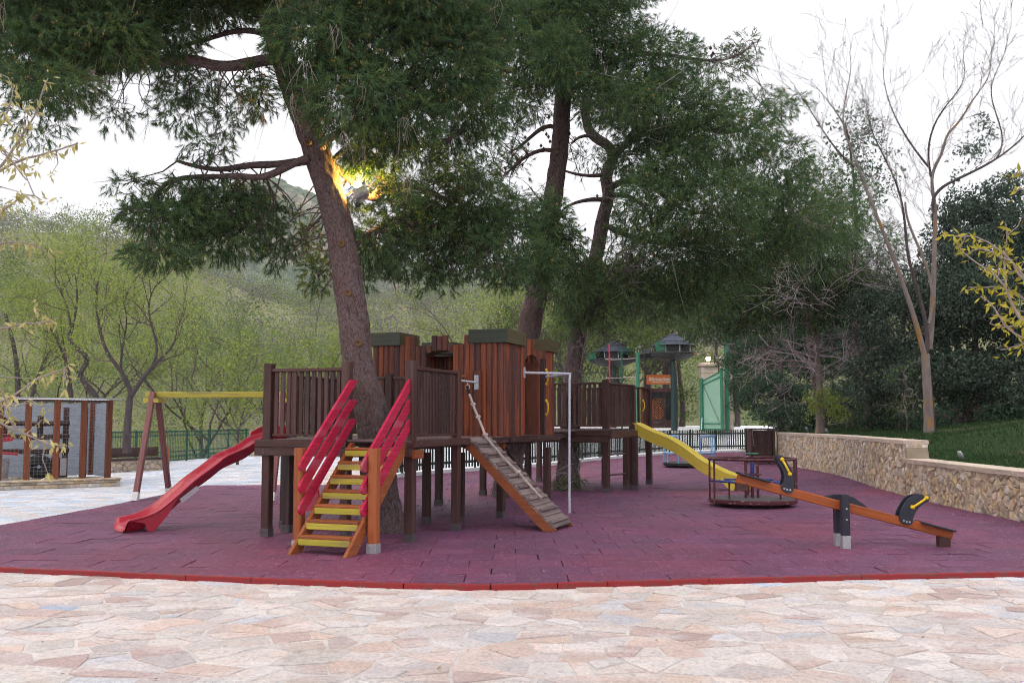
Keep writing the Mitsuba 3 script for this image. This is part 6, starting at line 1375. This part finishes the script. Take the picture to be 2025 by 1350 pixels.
# ---- floodlight strapped to the pine
fl_ = thing('floodlight', 'lit finned floodlight fixed to the pine trunk shining up into the branches', 'floodlight')
fc = np.array([-2.150, 13.93, 4.75]); fa = unit((-0.34, 0.20, 0.80)); fs_ = unit(np.cross(fa, (0, 1, 0))); fu = np.cross(fs_, fa)
put('housing', bar(fc - fa * 0.055, fc + fa * 0.055, 0.20, 0.16, up=fu, ch=0.012), 'bag_white', fl_)
put('cooling_fin', join([bar(fc - fa * 0.075 + fs_ * (-0.085 + 0.0155 * k) - fu * 0.09, fc - fa * 0.075 + fs_ * (-0.085 + 0.0155 * k) + fu * 0.09, 0.006, 0.05, up=fa, ch=0.001) for k in range(12)]), 'bag_white', fl_)
for k in range(9):
    put('front_fin', bar(fc - fu * 0.085 + fs_ * (-0.07 + 0.0175 * k) - fa * 0.045, fc - fu * 0.085 + fs_ * (-0.07 + 0.0175 * k) + fa * 0.045, 0.007, 0.012, up=fu, ch=0.001), 'zinc', fl_)
put('bracket', join([bar(fc + fs_ * 0.11 * s - fa * 0.03, fc + fs_ * 0.11 * s + np.array([-0.06, 0.16, -0.10]), 0.02, 0.012) for s in (-1, 1)]), 'zinc', fl_)
lens = trimesh.creation.icosphere(2, 0.055)
k = put('lens', (np.array(lens.vertices) * (1.0, 1.0, 1.0) + fc + fa * 0.125, np.array(lens.faces)), 'white_trim', fl_)
scene[k]['emitter'] = {'type': 'area', 'radiance': rgb((240.0, 146.0, 26.0))}

# ---- the two pines behind
p2 = thing('pine_tree', 'tall forked pine with dark trunk standing behind the castle', 'tree')
put('trunk', bark_limb(LIMBS['P2A'], 0.27, 0.10, 26, 0.08, 0.06, 3, 0.7, 0.2), 'bark_pine', p2, smooth=True)
for k, (a, b) in dict(a1=(0.055, 0.02), a2=(0.05, 0.018), a3=(0.075, 0.010), a4=(0.08, 0.04), a5=(0.05, 0.02), a6=(0.05, 0.02)).items():
    put('branch', bark_limb(LIMBS[k], a, b, 8, 0.1, 0.12, ord(k[-1]), 0.8), 'bark_pine', p2, smooth=True)
p3 = thing('pine_tree', 'crooked pine with arching dark limbs growing through the rear play platform', 'tree')
put('trunk', bark_limb(LIMBS['P2B'], 0.24, 0.085, 22, 0.08, 0.06, 5, 0.8, 0.5), 'bark_pine', p3, smooth=True)
for k, (a, b) in dict(c1=(0.085, 0.03), c2=(0.06, 0.02), c3=(0.06, 0.02), c4=(0.05, 0.018), c5=(0.09, 0.025), c6=(0.05, 0.02), c7=(0.06, 0.02)).items():
    put('branch', bark_limb(LIMBS[k], a, b, 8, 0.1, 0.12, 20 + ord(k[-1]), 0.8), 'bark_pine', p3, smooth=True)
left_ = [q for q in PINE2 if q[0] < 1.9]; right_ = [q for q in PINE2 if q[0] >= 1.9]
topA = [(1.0, 19.5, 11.8, 2.6, 2.0, 1.0, 0.6), (3.0, 20.5, 11.2, 2.2, 2.0, 0.9, 0.5)]
for pn_, pads, limbs, top, sd_ in ((p2, left_, [LIMBS[k] for k in ('a1', 'a2', 'a3', 'a4', 'a5', 'a6')] + [LIMBS['P2A'][6:]], topA[:1], 4), (p3, right_, [LIMBS[k] for k in ('c1', 'c2', 'c5', 'c7', 'a3', 'a6')], [], 6)):
    r_ = np.random.default_rng(40 + sd_)
    c, d = sample_pads(pads, 420, r_, 0.39, 1.7, sd_)
    m, tips = needle_mesh(c, d, 18, 0.12, 0.0095, r_, 0.15, 0.20)
    put('crown', m, 'needle', pn_, kind='stuff')
    if top:
        c2, d2 = sample_pads(top, 60, r_, 0.4, 1.3, sd_)
        put('upper_crown', needle_mesh(c2, d2, 10, 0.24, 0.03, r_, 0.25)[0], 'needle', pn_, kind='stuff')
    put('twig', twig_lines(branchlets(pads, limbs, 7, r_, 0.016)), 'twig_grey' if pn_ == p3 else 'twig_brown', pn_, kind='stuff')
    sel = tips[r_.random(len(tips)) < 0.02]
    put('pollen_cone', octa(sel, 0.022), 'pollen', pn_, kind='stuff')
    ln_ = np.vstack([spline(l, 0.15) for l in limbs]); sel = ln_[r_.integers(0, int(len(ln_) * 0.8), 80)] + r_.normal(0, 0.13, (80, 3))
    put('cone', octa(sel, 0.034), 'cone_brown', pn_, kind='stuff')

p4 = thing('pine_tree', 'broad pine behind the bare tree stems whose low boughs hang over the bank', 'tree')
P4T = [(12.0, 38.5, 0.9), (11.7, 38.3, 3.0), (11.0, 37, 6.0), (10.2, 35, 8.5)]
put('trunk', bark_limb(P4T, 0.20, 0.08, 14, 0.08, 0.1, 9, 0.9, 0.2), 'bark_pine', p4, smooth=True)
r_ = np.random.default_rng(47)
c, d = sample_pads(PINE4, 150, r_, 0.40, 1.1, 11)
m, tips = needle_mesh(c, d, 16, 0.17, 0.015, r_, 0.22, 0.2)
put('crown', m, 'needle', p4, kind='stuff')
put('twig', twig_lines(branchlets(PINE4, [P4T], 6, r_, 0.02)), 'twig_grey', p4, kind='stuff')

# ---- bare and evergreen trees on the bank
def fork(lines, tips, p, d, L, r, lev, rng, spread=0.5, up=0.15, wob=0.10, n=5, kids=(2, 3), keep=0.68):
    """A branch and its forks, added to lines as (points, r0, r1, level)."""
    pts = [np.asarray(p, float)]; d = unit(d)
    for k in range(n):
        d = unit(d + rng.normal(0, wob, 3) + (0, 0, up * 0.25)); pts.append(pts[-1] + d * L / n)
    pts = np.array(pts); lines.append((pts, r, r * 0.55, lev))
    if lev == 0:
        tips.append(pts[-1]); tips.append(pts[n // 2]); return
    m = rng.integers(kids[0], kids[1] + 1)
    for k in range(m):
        i = n if k == 0 else rng.integers(max(1, n // 3), n + 1)
        nd = unit(d * (1 - spread * 0.5) + rng.normal(0, spread, 3) + (0, 0, up))
        fork(lines, tips, pts[i], nd, L * keep * rng.uniform(0.75, 1.15), r * (0.62 if i == n else 0.48), lev - 1, rng, spread, up, wob, max(3, n - 1), kids, keep)

rng = np.random.default_rng(51)
bt = thing('bare_tree', 'tall bare pale trunked tree with several stems fanning into the sky above the bank', 'tree')
put('trunk', bark_limb(BARE['m0'], 0.120, 0.10, 14, 0.08, 0.12, 2, 1.0, 0.18), 'bark_pale', bt, smooth=True)
put('trunk', bark_limb([(10.62, 25.3, 0.95), (10.60, 25.3, 2.0), (10.52, 25.3, 3.2)], 0.105, 0.09, 12, 0.08, 0.12, 4, 1.0, 0.2), 'bark_grey', bt, smooth=True)
RB = dict(s1=(0.075, 0.007), s2=(0.060, 0.007), s3=(0.085, 0.007), s4=(0.034, 0.007), s5=(0.045, 0.009), s6=(0.030, 0.006), s7=(0.018, 0.006), s8=(0.030, 0.007), s9=(0.022, 0.006), s10=(0.045, 0.028))
lines, tips = [], []
for k, (a, b) in RB.items():
    put('branch', bark_limb(BARE[k], a, b, 8, 0.06, 0.15, ord(k[-1]), 1.0), 'bark_pale' if k in ('s3', 's10', 's1') else 'bark_grey', bt, smooth=True)
    ln_ = spline(BARE[k], 0.3); n0 = int(len(ln_) * 0.35)
    for i in range(n0, len(ln_), 1 if k != 's10' else 9):
        t = unit(ln_[min(i + 1, len(ln_) - 1)] - ln_[i - 1])
        fork(lines, tips, ln_[i], t + rng.normal(0, 0.40, 3), rng.uniform(0.45, 1.0), 0.010, 3, rng, 0.38, 0.22, 0.13, 4, (1, 3), 0.74)
put('twig', twig_lines([(p, max(a_, 0.0062), max(b_, 0.0045)) for p, a_, b_, l_ in lines]), 'twig_grey', bt, kind='stuff')
tp = np.array(tips); put('bud', octa(tp[rng.random(len(tp)) < 0.08], 0.016), 'cone_brown', bt, kind='stuff')

b2_ = thing('bare_tree', 'low spreading bare tree with a web of grey twigs and green shoot on its trunk', 'tree')
put('trunk', bark_limb(BARE['t0'], 0.140, 0.06, 14, 0.08, 0.12, 6, 1.0, 0.25), 'bark_pale', b2_, smooth=True)
lines, tips = [], []
ln_ = spline(BARE['t0'], 0.1)
for k in range(26):
    i = int(len(ln_) * rng.uniform(0.40, 0.99)); a = rng.uniform(0, 6.28)
    d = np.array([1.1 * math.cos(a), 0.8 * math.sin(a), rng.uniform(0.05, 0.5)])
    fork(lines, tips, ln_[i], d, rng.uniform(1.2, 2.0), 0.036, 5, rng, 0.40, 0.04, 0.12, 5, (2, 3), 0.74)
put('branch', join([tube(p, np.linspace(a, b, len(p)), 6, caps=False) for p, a, b, l in lines if l >= 3]), 'twig_lilac', b2_, smooth=True)
put('twig', twig_lines([(p, max(a_, 0.006), max(b_, 0.0042)) for p, a_, b_, l_ in lines if l_ < 3]), 'twig_lilac', b2_, kind='stuff')
sp_, _ = sample_pads([(10.25, 32.7, 2.15, 0.75, 0.5, 0.50, 0.9), (9.75, 32.6, 1.75, 0.30, 0.3, 0.40, 0.6), (10.9, 32.7, 1.95, 0.55, 0.45, 0.45, 0.7)], 1500, rng, 0.5, 2.5, 9)
put('green_shoot', leaf_mesh(sp_, 0.09, rng, 0.3, 0.6), 'leaf_spring', b2_, kind='stuff', label='bright green leafy shoot on the trunk')

def cloud_tree(name, label, cat, pads, per, size, mat, seed, trunk=None, bark='bark_grey', gap=0.44, freq=1.1, shell=0.55, group=None, twigs=6, hang=0.2, aspect=0.5, part='foliage', lumps=0):
    r_ = np.random.default_rng(seed)
    t = thing(name, label, cat, group)
    if lumps:
        whole, pads = pads, []
        for (x, y, z, a, b, cc, dd) in whole:
            pads.append((x, y, z, a * 0.72, b * 0.72, cc * 0.72, dd))
            for q in range(lumps):
                o = r_.normal(size=3); o /= np.linalg.norm(o); s_ = r_.uniform(0.26, 0.46)
                pads.append((x + o[0] * a * 0.75, y + o[1] * b * 0.75, z + o[2] * cc * 0.80, a * s_, b * s_, cc * s_ * 0.8, min(1, dd * 1.1)))
    c, d = sample_pads(pads, per, r_, gap, freq, seed, shell)
    put(part, leaf_mesh(c + d * 0.03, size, r_, hang, aspect), mat, t, kind='stuff')
    for l, a, b in trunk or ():
        put('trunk', bark_limb(l, a, b, 10, 0.1, 0.25, seed, 1.0, 0.2), bark, t, smooth=True)
    if twigs and trunk:
        put('twig', twig_lines(branchlets(pads, [l for l, a, b in trunk], twigs, r_, 0.014)), 'twig_brown' if bark == 'bark_pine' else 'twig_grey', t, kind='stuff')
    return t
g_ = lambda y, d: lawn_at(y, d)
def stem(x, y, z0, pts):
    return [(x, y, z0)] + [(x + a, y + b, z0 + c) for a, b, c in pts]
EVG = [([0, 4, 12, 15], 'dark evergreen oak crown left of and behind the pale twin trunk', 11.6, 30.5), ([1, 5, 10, 13], 'dark evergreen oak around the upper part of the pale twin trunk', 12.8, 30.2), ([2, 6, 11], 'large dark evergreen oak at the right edge behind the yellow leafed branch', 14.4, 29.2), ([3, 4, 8, 9, 14], 'dark evergreen tree rising highest at the right edge of the picture', 14.2, 30.6), ([7, 16], 'dark evergreen shrub mass behind the spreading bare tree', 12.2, 33.4)]
for n_, (ids, lab, x, y) in enumerate(EVG):
    pads = [EVERGREEN[i] for i in ids]; x, y = np.mean([q[0] for q in pads]), np.mean([q[1] for q in pads]) + 0.4
    zt = np.mean([q[2] for q in pads])
    cloud_tree('evergreen_oak', lab, 'tree', pads, 900, 0.115, 'leaf_olive', 60 + n_, [(stem(x, y, 1.0, [(0.1, 0, 1.2), (0, 0.1, 2.4), (0.2, 0, max(0.62 * zt, 3.0))]), 0.16, 0.05)], 'bark_pine', 0.46, 1.4, 0.5, lumps=9, twigs=0)
HDG = [([0, 1, 2, 12], 'dark fir with flat drooping boughs beside the green gate', 11.6, 43.0), ([3, 6, 11, 13], 'dark dense conifer hedge behind the spreading bare tree', 13.3, 38.5), ([4, 5, 14], 'dark low conifer hedge at the foot of the evergreens on the right', 13.3, 28.6), ([7, 8, 9, 10], 'shaded dark conifer high behind the web of bare twigs', 14.0, 45.5)]
for n_, (ids, lab, x, y) in enumerate(HDG):
    pads = [HEDGE[i] for i in ids]
    cloud_tree('conifer', lab, 'tree', pads, 520 if n_ != 2 else 1000, 0.17 if n_ != 2 else 0.11, 'leaf_dark', 70 + n_, [(stem(x, y, 1.0, [(0, 0, 1.5), (0.1, 0, 3.5)]), 0.16, 0.06)], 'bark_pine', 0.46, 1.2, 0.5, hang=0.5, aspect=0.32, lumps=8)
cp2 = [(14.0, 47, 6.4, 1.3, 1.2, 1.6, 0.35), (13.6, 40, 8.6, 0.9, 0.9, 1.4, 0.35), (14.9, 42, 7.4, 1.6, 1.3, 1.8, 0.3)]
cloud_tree('thin_pine', 'thin pine with sparse dark crown against the sky behind the bare stems', 'tree', [(12.5, 36, 11.3, 1.1, 0.9, 1.2, 0.55), (12.0, 36, 12.6, 0.6, 0.5, 0.8, 0.4), (13.2, 36, 10.2, 1.3, 1.0, 0.9, 0.55), (12.0, 36.2, 9.4, 1.2, 1.0, 0.8, 0.6)], 130, 0.16, 'leaf_dark', 81, [(stem(12.6, 36.3, 1.6, [(0, 0, 4), (0.1, 0, 8), (-0.2, 0, 11)]), 0.12, 0.03)], 'bark_pine', 0.45, 1.5, 0.0)
sh = [(*(lawn_at(30.0, 1.9) + (0, 0, 0.55)), 0.55, 0.5, 0.50, 0.8)]
cloud_tree('young_shrub', 'small pale leafed shrub on the grass between the two tree trunks', 'shrub', sh, 900, 0.07, 'leaf_mid', 82, [(stem(*lawn_at(30.0, 1.9), [(0, 0, 0.3), (0.05, 0, 0.7)]), 0.03, 0.015)], 'bark_grey', 0.5, 2.5, 0.0)
cloud_tree('climbing_vine', 'pale green climbing vine in front of the dark hedge left of the pale twin trunk', 'plant', [(10.85, 27.5, 2.7, 0.45, 0.4, 0.5, 0.6), (10.9, 27.5, 2.0, 0.30, 0.3, 0.6, 0.5)], 900, 0.08, 'leaf_mid', 83, [(stem(10.9, 27.6, 1.2, [(0.02, 0, 0.8), (-0.05, 0, 1.6)]), 0.02, 0.01)], 'bark_grey', 0.5, 2.5, 0.0)
gd_ = np.random.default_rng(84)
iv = [(1.30, 22.05, 0.18, 0.34, 0.30, 0.16, 0.8), (1.42, 22.2, 0.75, 0.10, 0.12, 0.55, 0.8), (0.95, 21.9, 0.12, 0.3, 0.25, 0.12, 0.7)]
cloud_tree('ivy', 'ivy and weeds growing round the foot of the crooked pine', 'plant', iv, 5200, 0.055, 'leaf_mid', 85, [([(1.40, 22.2, 0.0), (1.43, 22.2, 0.6), (1.36, 22.25, 1.2)], 0.02, 0.01)], 'bark_grey', 0.45, 4.0, 0.0)
cloud_tree('ivy', 'ivy with small yellowish leaves climbing the crooked pine above the rear railings', 'plant', [(1.55, 22.2, 3.2, 0.30, 0.25, 0.6, 0.6), (1.45, 22.25, 2.5, 0.22, 0.2, 0.5, 0.5), (1.75, 22.1, 4.0, 0.3, 0.25, 0.5, 0.5), (0.9, 20.3, 4.0, 0.35, 0.3, 0.6, 0.45)], 1300, 0.06, 'leaf_mid', 86, [([(1.5, 22.2, 1.2), (1.55, 22.2, 2.8), (1.7, 22.15, 4.0)], 0.02, 0.01)], 'bark_grey', 0.48, 3.0, 0.0)

# ---- spring trees on the left and beyond the terrace
def budding_tree(label, base, h, seed, r=0.16, lean=(0, 0, 1), limbs=None, pads=None, mat='leaf_spring', leaf=0.075, per=150, lev=4, name='spring_tree', group=None, spread=0.45, nleaf=26, sigma=0.22):
    r_ = np.random.default_rng(seed); t = thing(name, label, 'tree', group)
    lines, tips = [], []
    if limbs:
        for n, (l, a, b) in enumerate(limbs):
            put('trunk' if n == 0 else 'branch', bark_limb(l, a, b, 10, 0.1, 0.15, seed + n, 1.0, 0.25 if n == 0 else 0), 'bark_grey', t, smooth=True)
            if n:
                ln = spline(l, 0.3)
                for i in range(len(ln) // 3, len(ln)):
                    fork(lines, tips, ln[i], unit(ln[i] - ln[i - 1]) + r_.normal(0, 0.6, 3), 0.9, 0.022, 3, r_, 0.45, 0.2, 0.12, 4, (2, 3), 0.75)
    else:
        base = np.asarray(base, float)
        trunk = [base + np.asarray(lean) * h * f + r_.normal(0, 0.05 * h * f, 3) * (1, 1, 0) for f in (0, 0.12, 0.24, 0.36)]
        put('trunk', bark_limb(trunk, r, r * 0.7, 9, 0.1, 0.2, seed, 1.0, 0.25), 'bark_grey', t, smooth=True)
        for k in range(4):
            a = 6.28 * k / 4 + r_.uniform(-0.5, 0.5)
            fork(lines, tips, trunk[-1 if k < 3 else -2], (0.8 * math.cos(a), 0.8 * math.sin(a), 0.9), h * 0.28, r * 0.5, lev, r_, spread, 0.15, 0.12, 5, (2, 3), 0.76)
        put('branch', join([tube(p, np.linspace(a, b, len(p)), 5, caps=False) for p, a, b, l in lines if l >= lev - 1]), 'bark_grey', t, smooth=True)
    put('twig', twig_lines([q[:3] for q in lines if limbs or q[3] < lev - 1]), 'twig_brown', t, kind='stuff')
    tp = np.array(tips)
    c = np.repeat(tp, nleaf, 0) + r_.normal(0, sigma, (len(tp) * nleaf, 3))
    if pads:
        c = np.vstack([c, sample_pads(pads, per, r_, 0.56, 1.5, seed)[0]])
    put('foliage', leaf_mesh(c, leaf, r_, 0.2, 0.6, r_.integers(0, 900, 4)), mat, t, kind='stuff')
    return t
budding_tree('spring tree forking low right beside the timber cage', None, 0, 91, limbs=[(SPRINGL['f0'], 0.115, 0.10), (SPRINGL['f1'], 0.075, 0.02), (SPRINGL['f2'], 0.085, 0.02), (SPRINGL['f3'], 0.045, 0.015), (SPRINGL['f4'], 0.05, 0.012)], pads=[SPRING[3], SPRING[4], SPRING[9], SPRING[10], SPRING[5]], per=150, nleaf=9)
budding_tree('spring tree with dark zigzag trunk behind the middle of the timber cage', None, 0, 92, limbs=[(SPRINGL['g0'], 0.10, 0.07), (SPRINGL['g1'], 0.05, 0.015), (SPRINGL['g2'], 0.05, 0.015)], pads=[SPRING[1], SPRING[2], SPRING[7], SPRING[11]], per=150, nleaf=9)
budding_tree('spring tree at the left edge above the timber cage', None, 0, 93, limbs=[(SPRINGL['i0'], 0.10, 0.06), (SPRINGL['i1'], 0.07, 0.02), (SPRINGL['h0'], 0.10, 0.03)], pads=[SPRING[0], SPRING[6], SPRING[8]], per=150, nleaf=9)
MID = [(-13.5, 52, 9.0), (-10.5, 60, 9.5), (-17.5, 56, 10.5), (-7.6, 55, 9.0), (-4.6, 63, 9.5), (-1.6, 58, 8.5), (1.5, 66, 9.5), (-20.5, 66, 12), (-14.5, 72, 12), (-25, 58, 11), (-6.0, 76, 11), (4.8, 74, 9.5), (-30, 72, 13), (8.8, 82, 10), (-2.8, 84, 11)]
for n_, (x, y, h) in enumerate(MID):
    z = float(terrain(np.array(x), np.array(y))) - 0.2
    budding_tree('pale green budding tree on the slope behind the playground', (x, y, z), h + 2.0, 100 + n_, 0.15, mat='leaf_forest' if n_ % 3 else 'leaf_spring', leaf=0.12, nleaf=30, sigma=0.24, group='budding trees on the slope behind the playground', lev=4)
tag(budding_tree('slender pale sapling at the green iron fence', (-10.0, 36.5, -0.05), 3.6, 130, 0.045, mat='leaf_spring', leaf=0.05, nleaf=1, lev=3, name='sapling'), None)
DARK = [((3.9, 62), 9.5, 'leaf_mid', 'green tree left of the tree house platforms'), ((7.1, 68), 11, 'leaf_mid', 'green tree between the two tree house platforms'), ((10.4, 66), 12, 'leaf_dark', 'darker tree right of the green tree house pole'), ((8.6, 63), 10, 'leaf_mid', 'thick trunked tree directly behind the orange sign'), ((14.8, 66), 13, 'leaf_dark', 'dark tall tree behind the gate pillars'), ((5.4, 78), 12, 'leaf_forest', 'paler tree furthest behind the climbing net poles')]
for n_, ((x, y), h, mt, lab) in enumerate(DARK):
    budding_tree(lab, (x, y, 0.95), h, 140 + n_, 0.30 if n_ in (2, 3) else 0.2, mat=mt, leaf=0.15, nleaf=34, sigma=0.36, name='background_tree', lev=4)

UND = [([(3.4, 68, 5.0, 1.8, 1.5, 1.6, 0.7), (4.4, 69, 2.6, 1.5, 1.2, 1.3, 0.8), (2.6, 70, 8.0, 1.8, 1.5, 1.6, 0.6)], 'leaf_mid', 'green bushy tree left of the climbing net poles'),
       ([(7.0, 67, 2.6, 1.4, 1.2, 1.3, 0.8), (6.6, 69, 6.4, 1.7, 1.4, 1.2, 0.6), (8.0, 70, 8.6, 1.9, 1.5, 1.3, 0.6)], 'leaf_mid', 'green bushy tree behind the wooden kiosk'),
       ([(11.6, 68, 2.8, 1.2, 1.2, 1.6, 0.8), (11.2, 70, 6.0, 1.5, 1.4, 1.7, 0.7), (12.6, 72, 9.5, 1.9, 1.5, 1.5, 0.7), (10.2, 69, 3.0, 0.8, 0.8, 1.3, 0.7)], 'leaf_mid', 'green tree between the thick green pole and the gate'),
       ([(13.4, 64, 8.2, 1.5, 1.2, 1.0, 0.8), (14.6, 65, 6.4, 1.2, 1.0, 1.2, 0.8), (12.4, 62, 6.6, 0.7, 0.7, 0.5, 0.7)], 'leaf_dark', 'dark foliage hanging over the gate lamps')]
for n_, (pads, mt, lab) in enumerate(UND):
    x, y = pads[0][0], pads[0][1]
    cloud_tree('background_tree', lab, 'tree', pads, 130, 0.20, mt, 160 + n_, [(stem(x, y + 0.5, 0.95, [(0.1, 0, 2), (-0.1, 0, 4), (0.2, 0, 7)]), 0.22, 0.06)], 'bark_pine', 0.46, 0.8, 0.2, twigs=4, lumps=4)

# ---- the wooded hillside: a handful of crown models placed many times
def crown_model(key, seed, n, leaf, mat):
    r_ = np.random.default_rng(seed)
    pads = [(*(r_.normal(0, 0.24, 3) * (1, 1, 0.7) + (0, 0, 0.60)), *(r_.uniform(0.20, 0.32, 3) * (1, 1, 0.8)), 1.0) for _ in range(8)]
    c, d = sample_pads(pads, n, r_, 0.42, 3.4, seed, 0.6)
    m = leaf_mesh(c, leaf, r_, 0.2, 0.7, r_.integers(0, 900, 3))
    scene[key] = {'type': 'shapegroup', 'crown': mikit.ply((m[0], m[1]), mat, uv=m[2])}
for k_, (n, leaf_) in (('near', (2600, 0.026)), ('far', (900, 0.045))):
    for v_ in range(8):
        crown_model(f'{k_}_crown_model_{v_}', 200 + v_ + (20 if k_ == 'far' else 0), n, leaf_, 'leaf_mid' if v_ == 7 else 'leaf_dark' if v_ == 6 and k_ == 'near' else 'leaf_forest')
labels['hillside_forest'] = {'kind': 'stuff', 'label': 'wooded hillside of pale green spring trees', 'category': 'forest'}
r_ = np.random.default_rng(220); n_ = 0
while n_ < 680:
    rr_ = 74 + 205 * r_.random() ** 0.8; az_ = r_.uniform(-0.66, 0.45)
    y = rr_ / math.hypot(1, az_); x = az_ * y
    if az_ > 0.12 and rr_ < 95:
        continue
    z = float(terrain(np.array(x), np.array(y))); s = r_.uniform(5.2, 9.5)
    g = 'near' if rr_ < 125 else 'far'
    n_ += 1
    scene[f'hillside_forest__{n_:03d}'] = {'type': 'instance', 'group': {'type': 'ref', 'id': f'{g}_crown_model_{r_.integers(8)}'}, 'to_world': T().translate([x, y, z - 0.25 * s]).rotate([0, 0, 1], float(r_.uniform(0, 360))).scale([s, s, s * r_.uniform(0.8, 1.15)])}

# ---- two young trees just outside the frame whose branches reach into it
def leafy(name, label, y0, trunk, lines, mat, leafL, n_per_m, seed, bark='twig_pale', hang=1.1):
    r_ = np.random.default_rng(seed); t = thing(name, label, 'tree')
    put('trunk', bark_limb(trunk, 0.05, 0.03, 10, 0.08, 0.1, seed), 'bark_grey', t, smooth=True)
    pts = []
    for l in lines:
        p = spline(l, 0.03); p = p + 0.006 * np.cumsum(r_.normal(0, 0.35, p.shape), 0)
        put('branch', tube(p, np.linspace(0.011, 0.0028, len(p)), 6, caps=False), bark, t, smooth=True)
        n = int(len(p) * 0.03 * n_per_m)
        i = r_.integers(int(len(p) * 0.25), len(p), n); pts.append(p[i] + r_.normal(0, 0.010, (n, 3)))
        for q in range(max(2, len(p) // 9)):
            i = r_.integers(len(p) // 4, len(p)); e = p[i] + r_.normal(0, 0.07, 3) + (0, 0, 0.02)
            put('side_twig', tube(np.array([p[i], (p[i] + e) / 2 + r_.normal(0, 0.01, 3), e]), [0.003, 0.0024, 0.0015], 4, caps=False), bark, t)
            pts.append(np.array([e] * 7) + r_.normal(0, 0.012, (7, 3)))
    c = np.vstack(pts); big = leaf_mesh(c, leafL, r_, hang, 0.32)
    k = min(300, len(c))
    for q in range(k):
        put('leaf', (big[0][4 * q:4 * q + 4], np.array([[0, 1, 2], [0, 2, 3]]), big[2][4 * q:4 * q + 4]), mat, t)
    if len(c) > k:
        v = big[0][4 * k:]; i = 4 * np.arange(len(c) - k)[:, None]
        put('small_leaf', (v, np.vstack([i + [0, 1, 2], i + [0, 2, 3]]), big[2][4 * k:]), mat, t, kind='stuff')
LEFTB = LB
RIGHTB = RBR
leafy('young_tree', 'pale yellow leafed branches of a young tree reaching in from the left edge', 4.4, [(-2.95, 4.5, -0.05), (-2.93, 4.5, 1.2), (-2.9, 4.45, 2.2), (-2.86, 4.45, 3.0)], LEFTB, 'leaf_catkin', 0.042, 95, 301)
leafy('young_tree', 'yellow green leafed branches of a young tree reaching in from the right edge', 5.0, [(3.15, 5.1, -0.05), (3.12, 5.1, 1.0), (3.08, 5.05, 2.0), (3.04, 5.05, 3.1)], RIGHTB, 'leaf_yellow', 0.048, 60, 302, bark='twig_pale', hang=0.3)
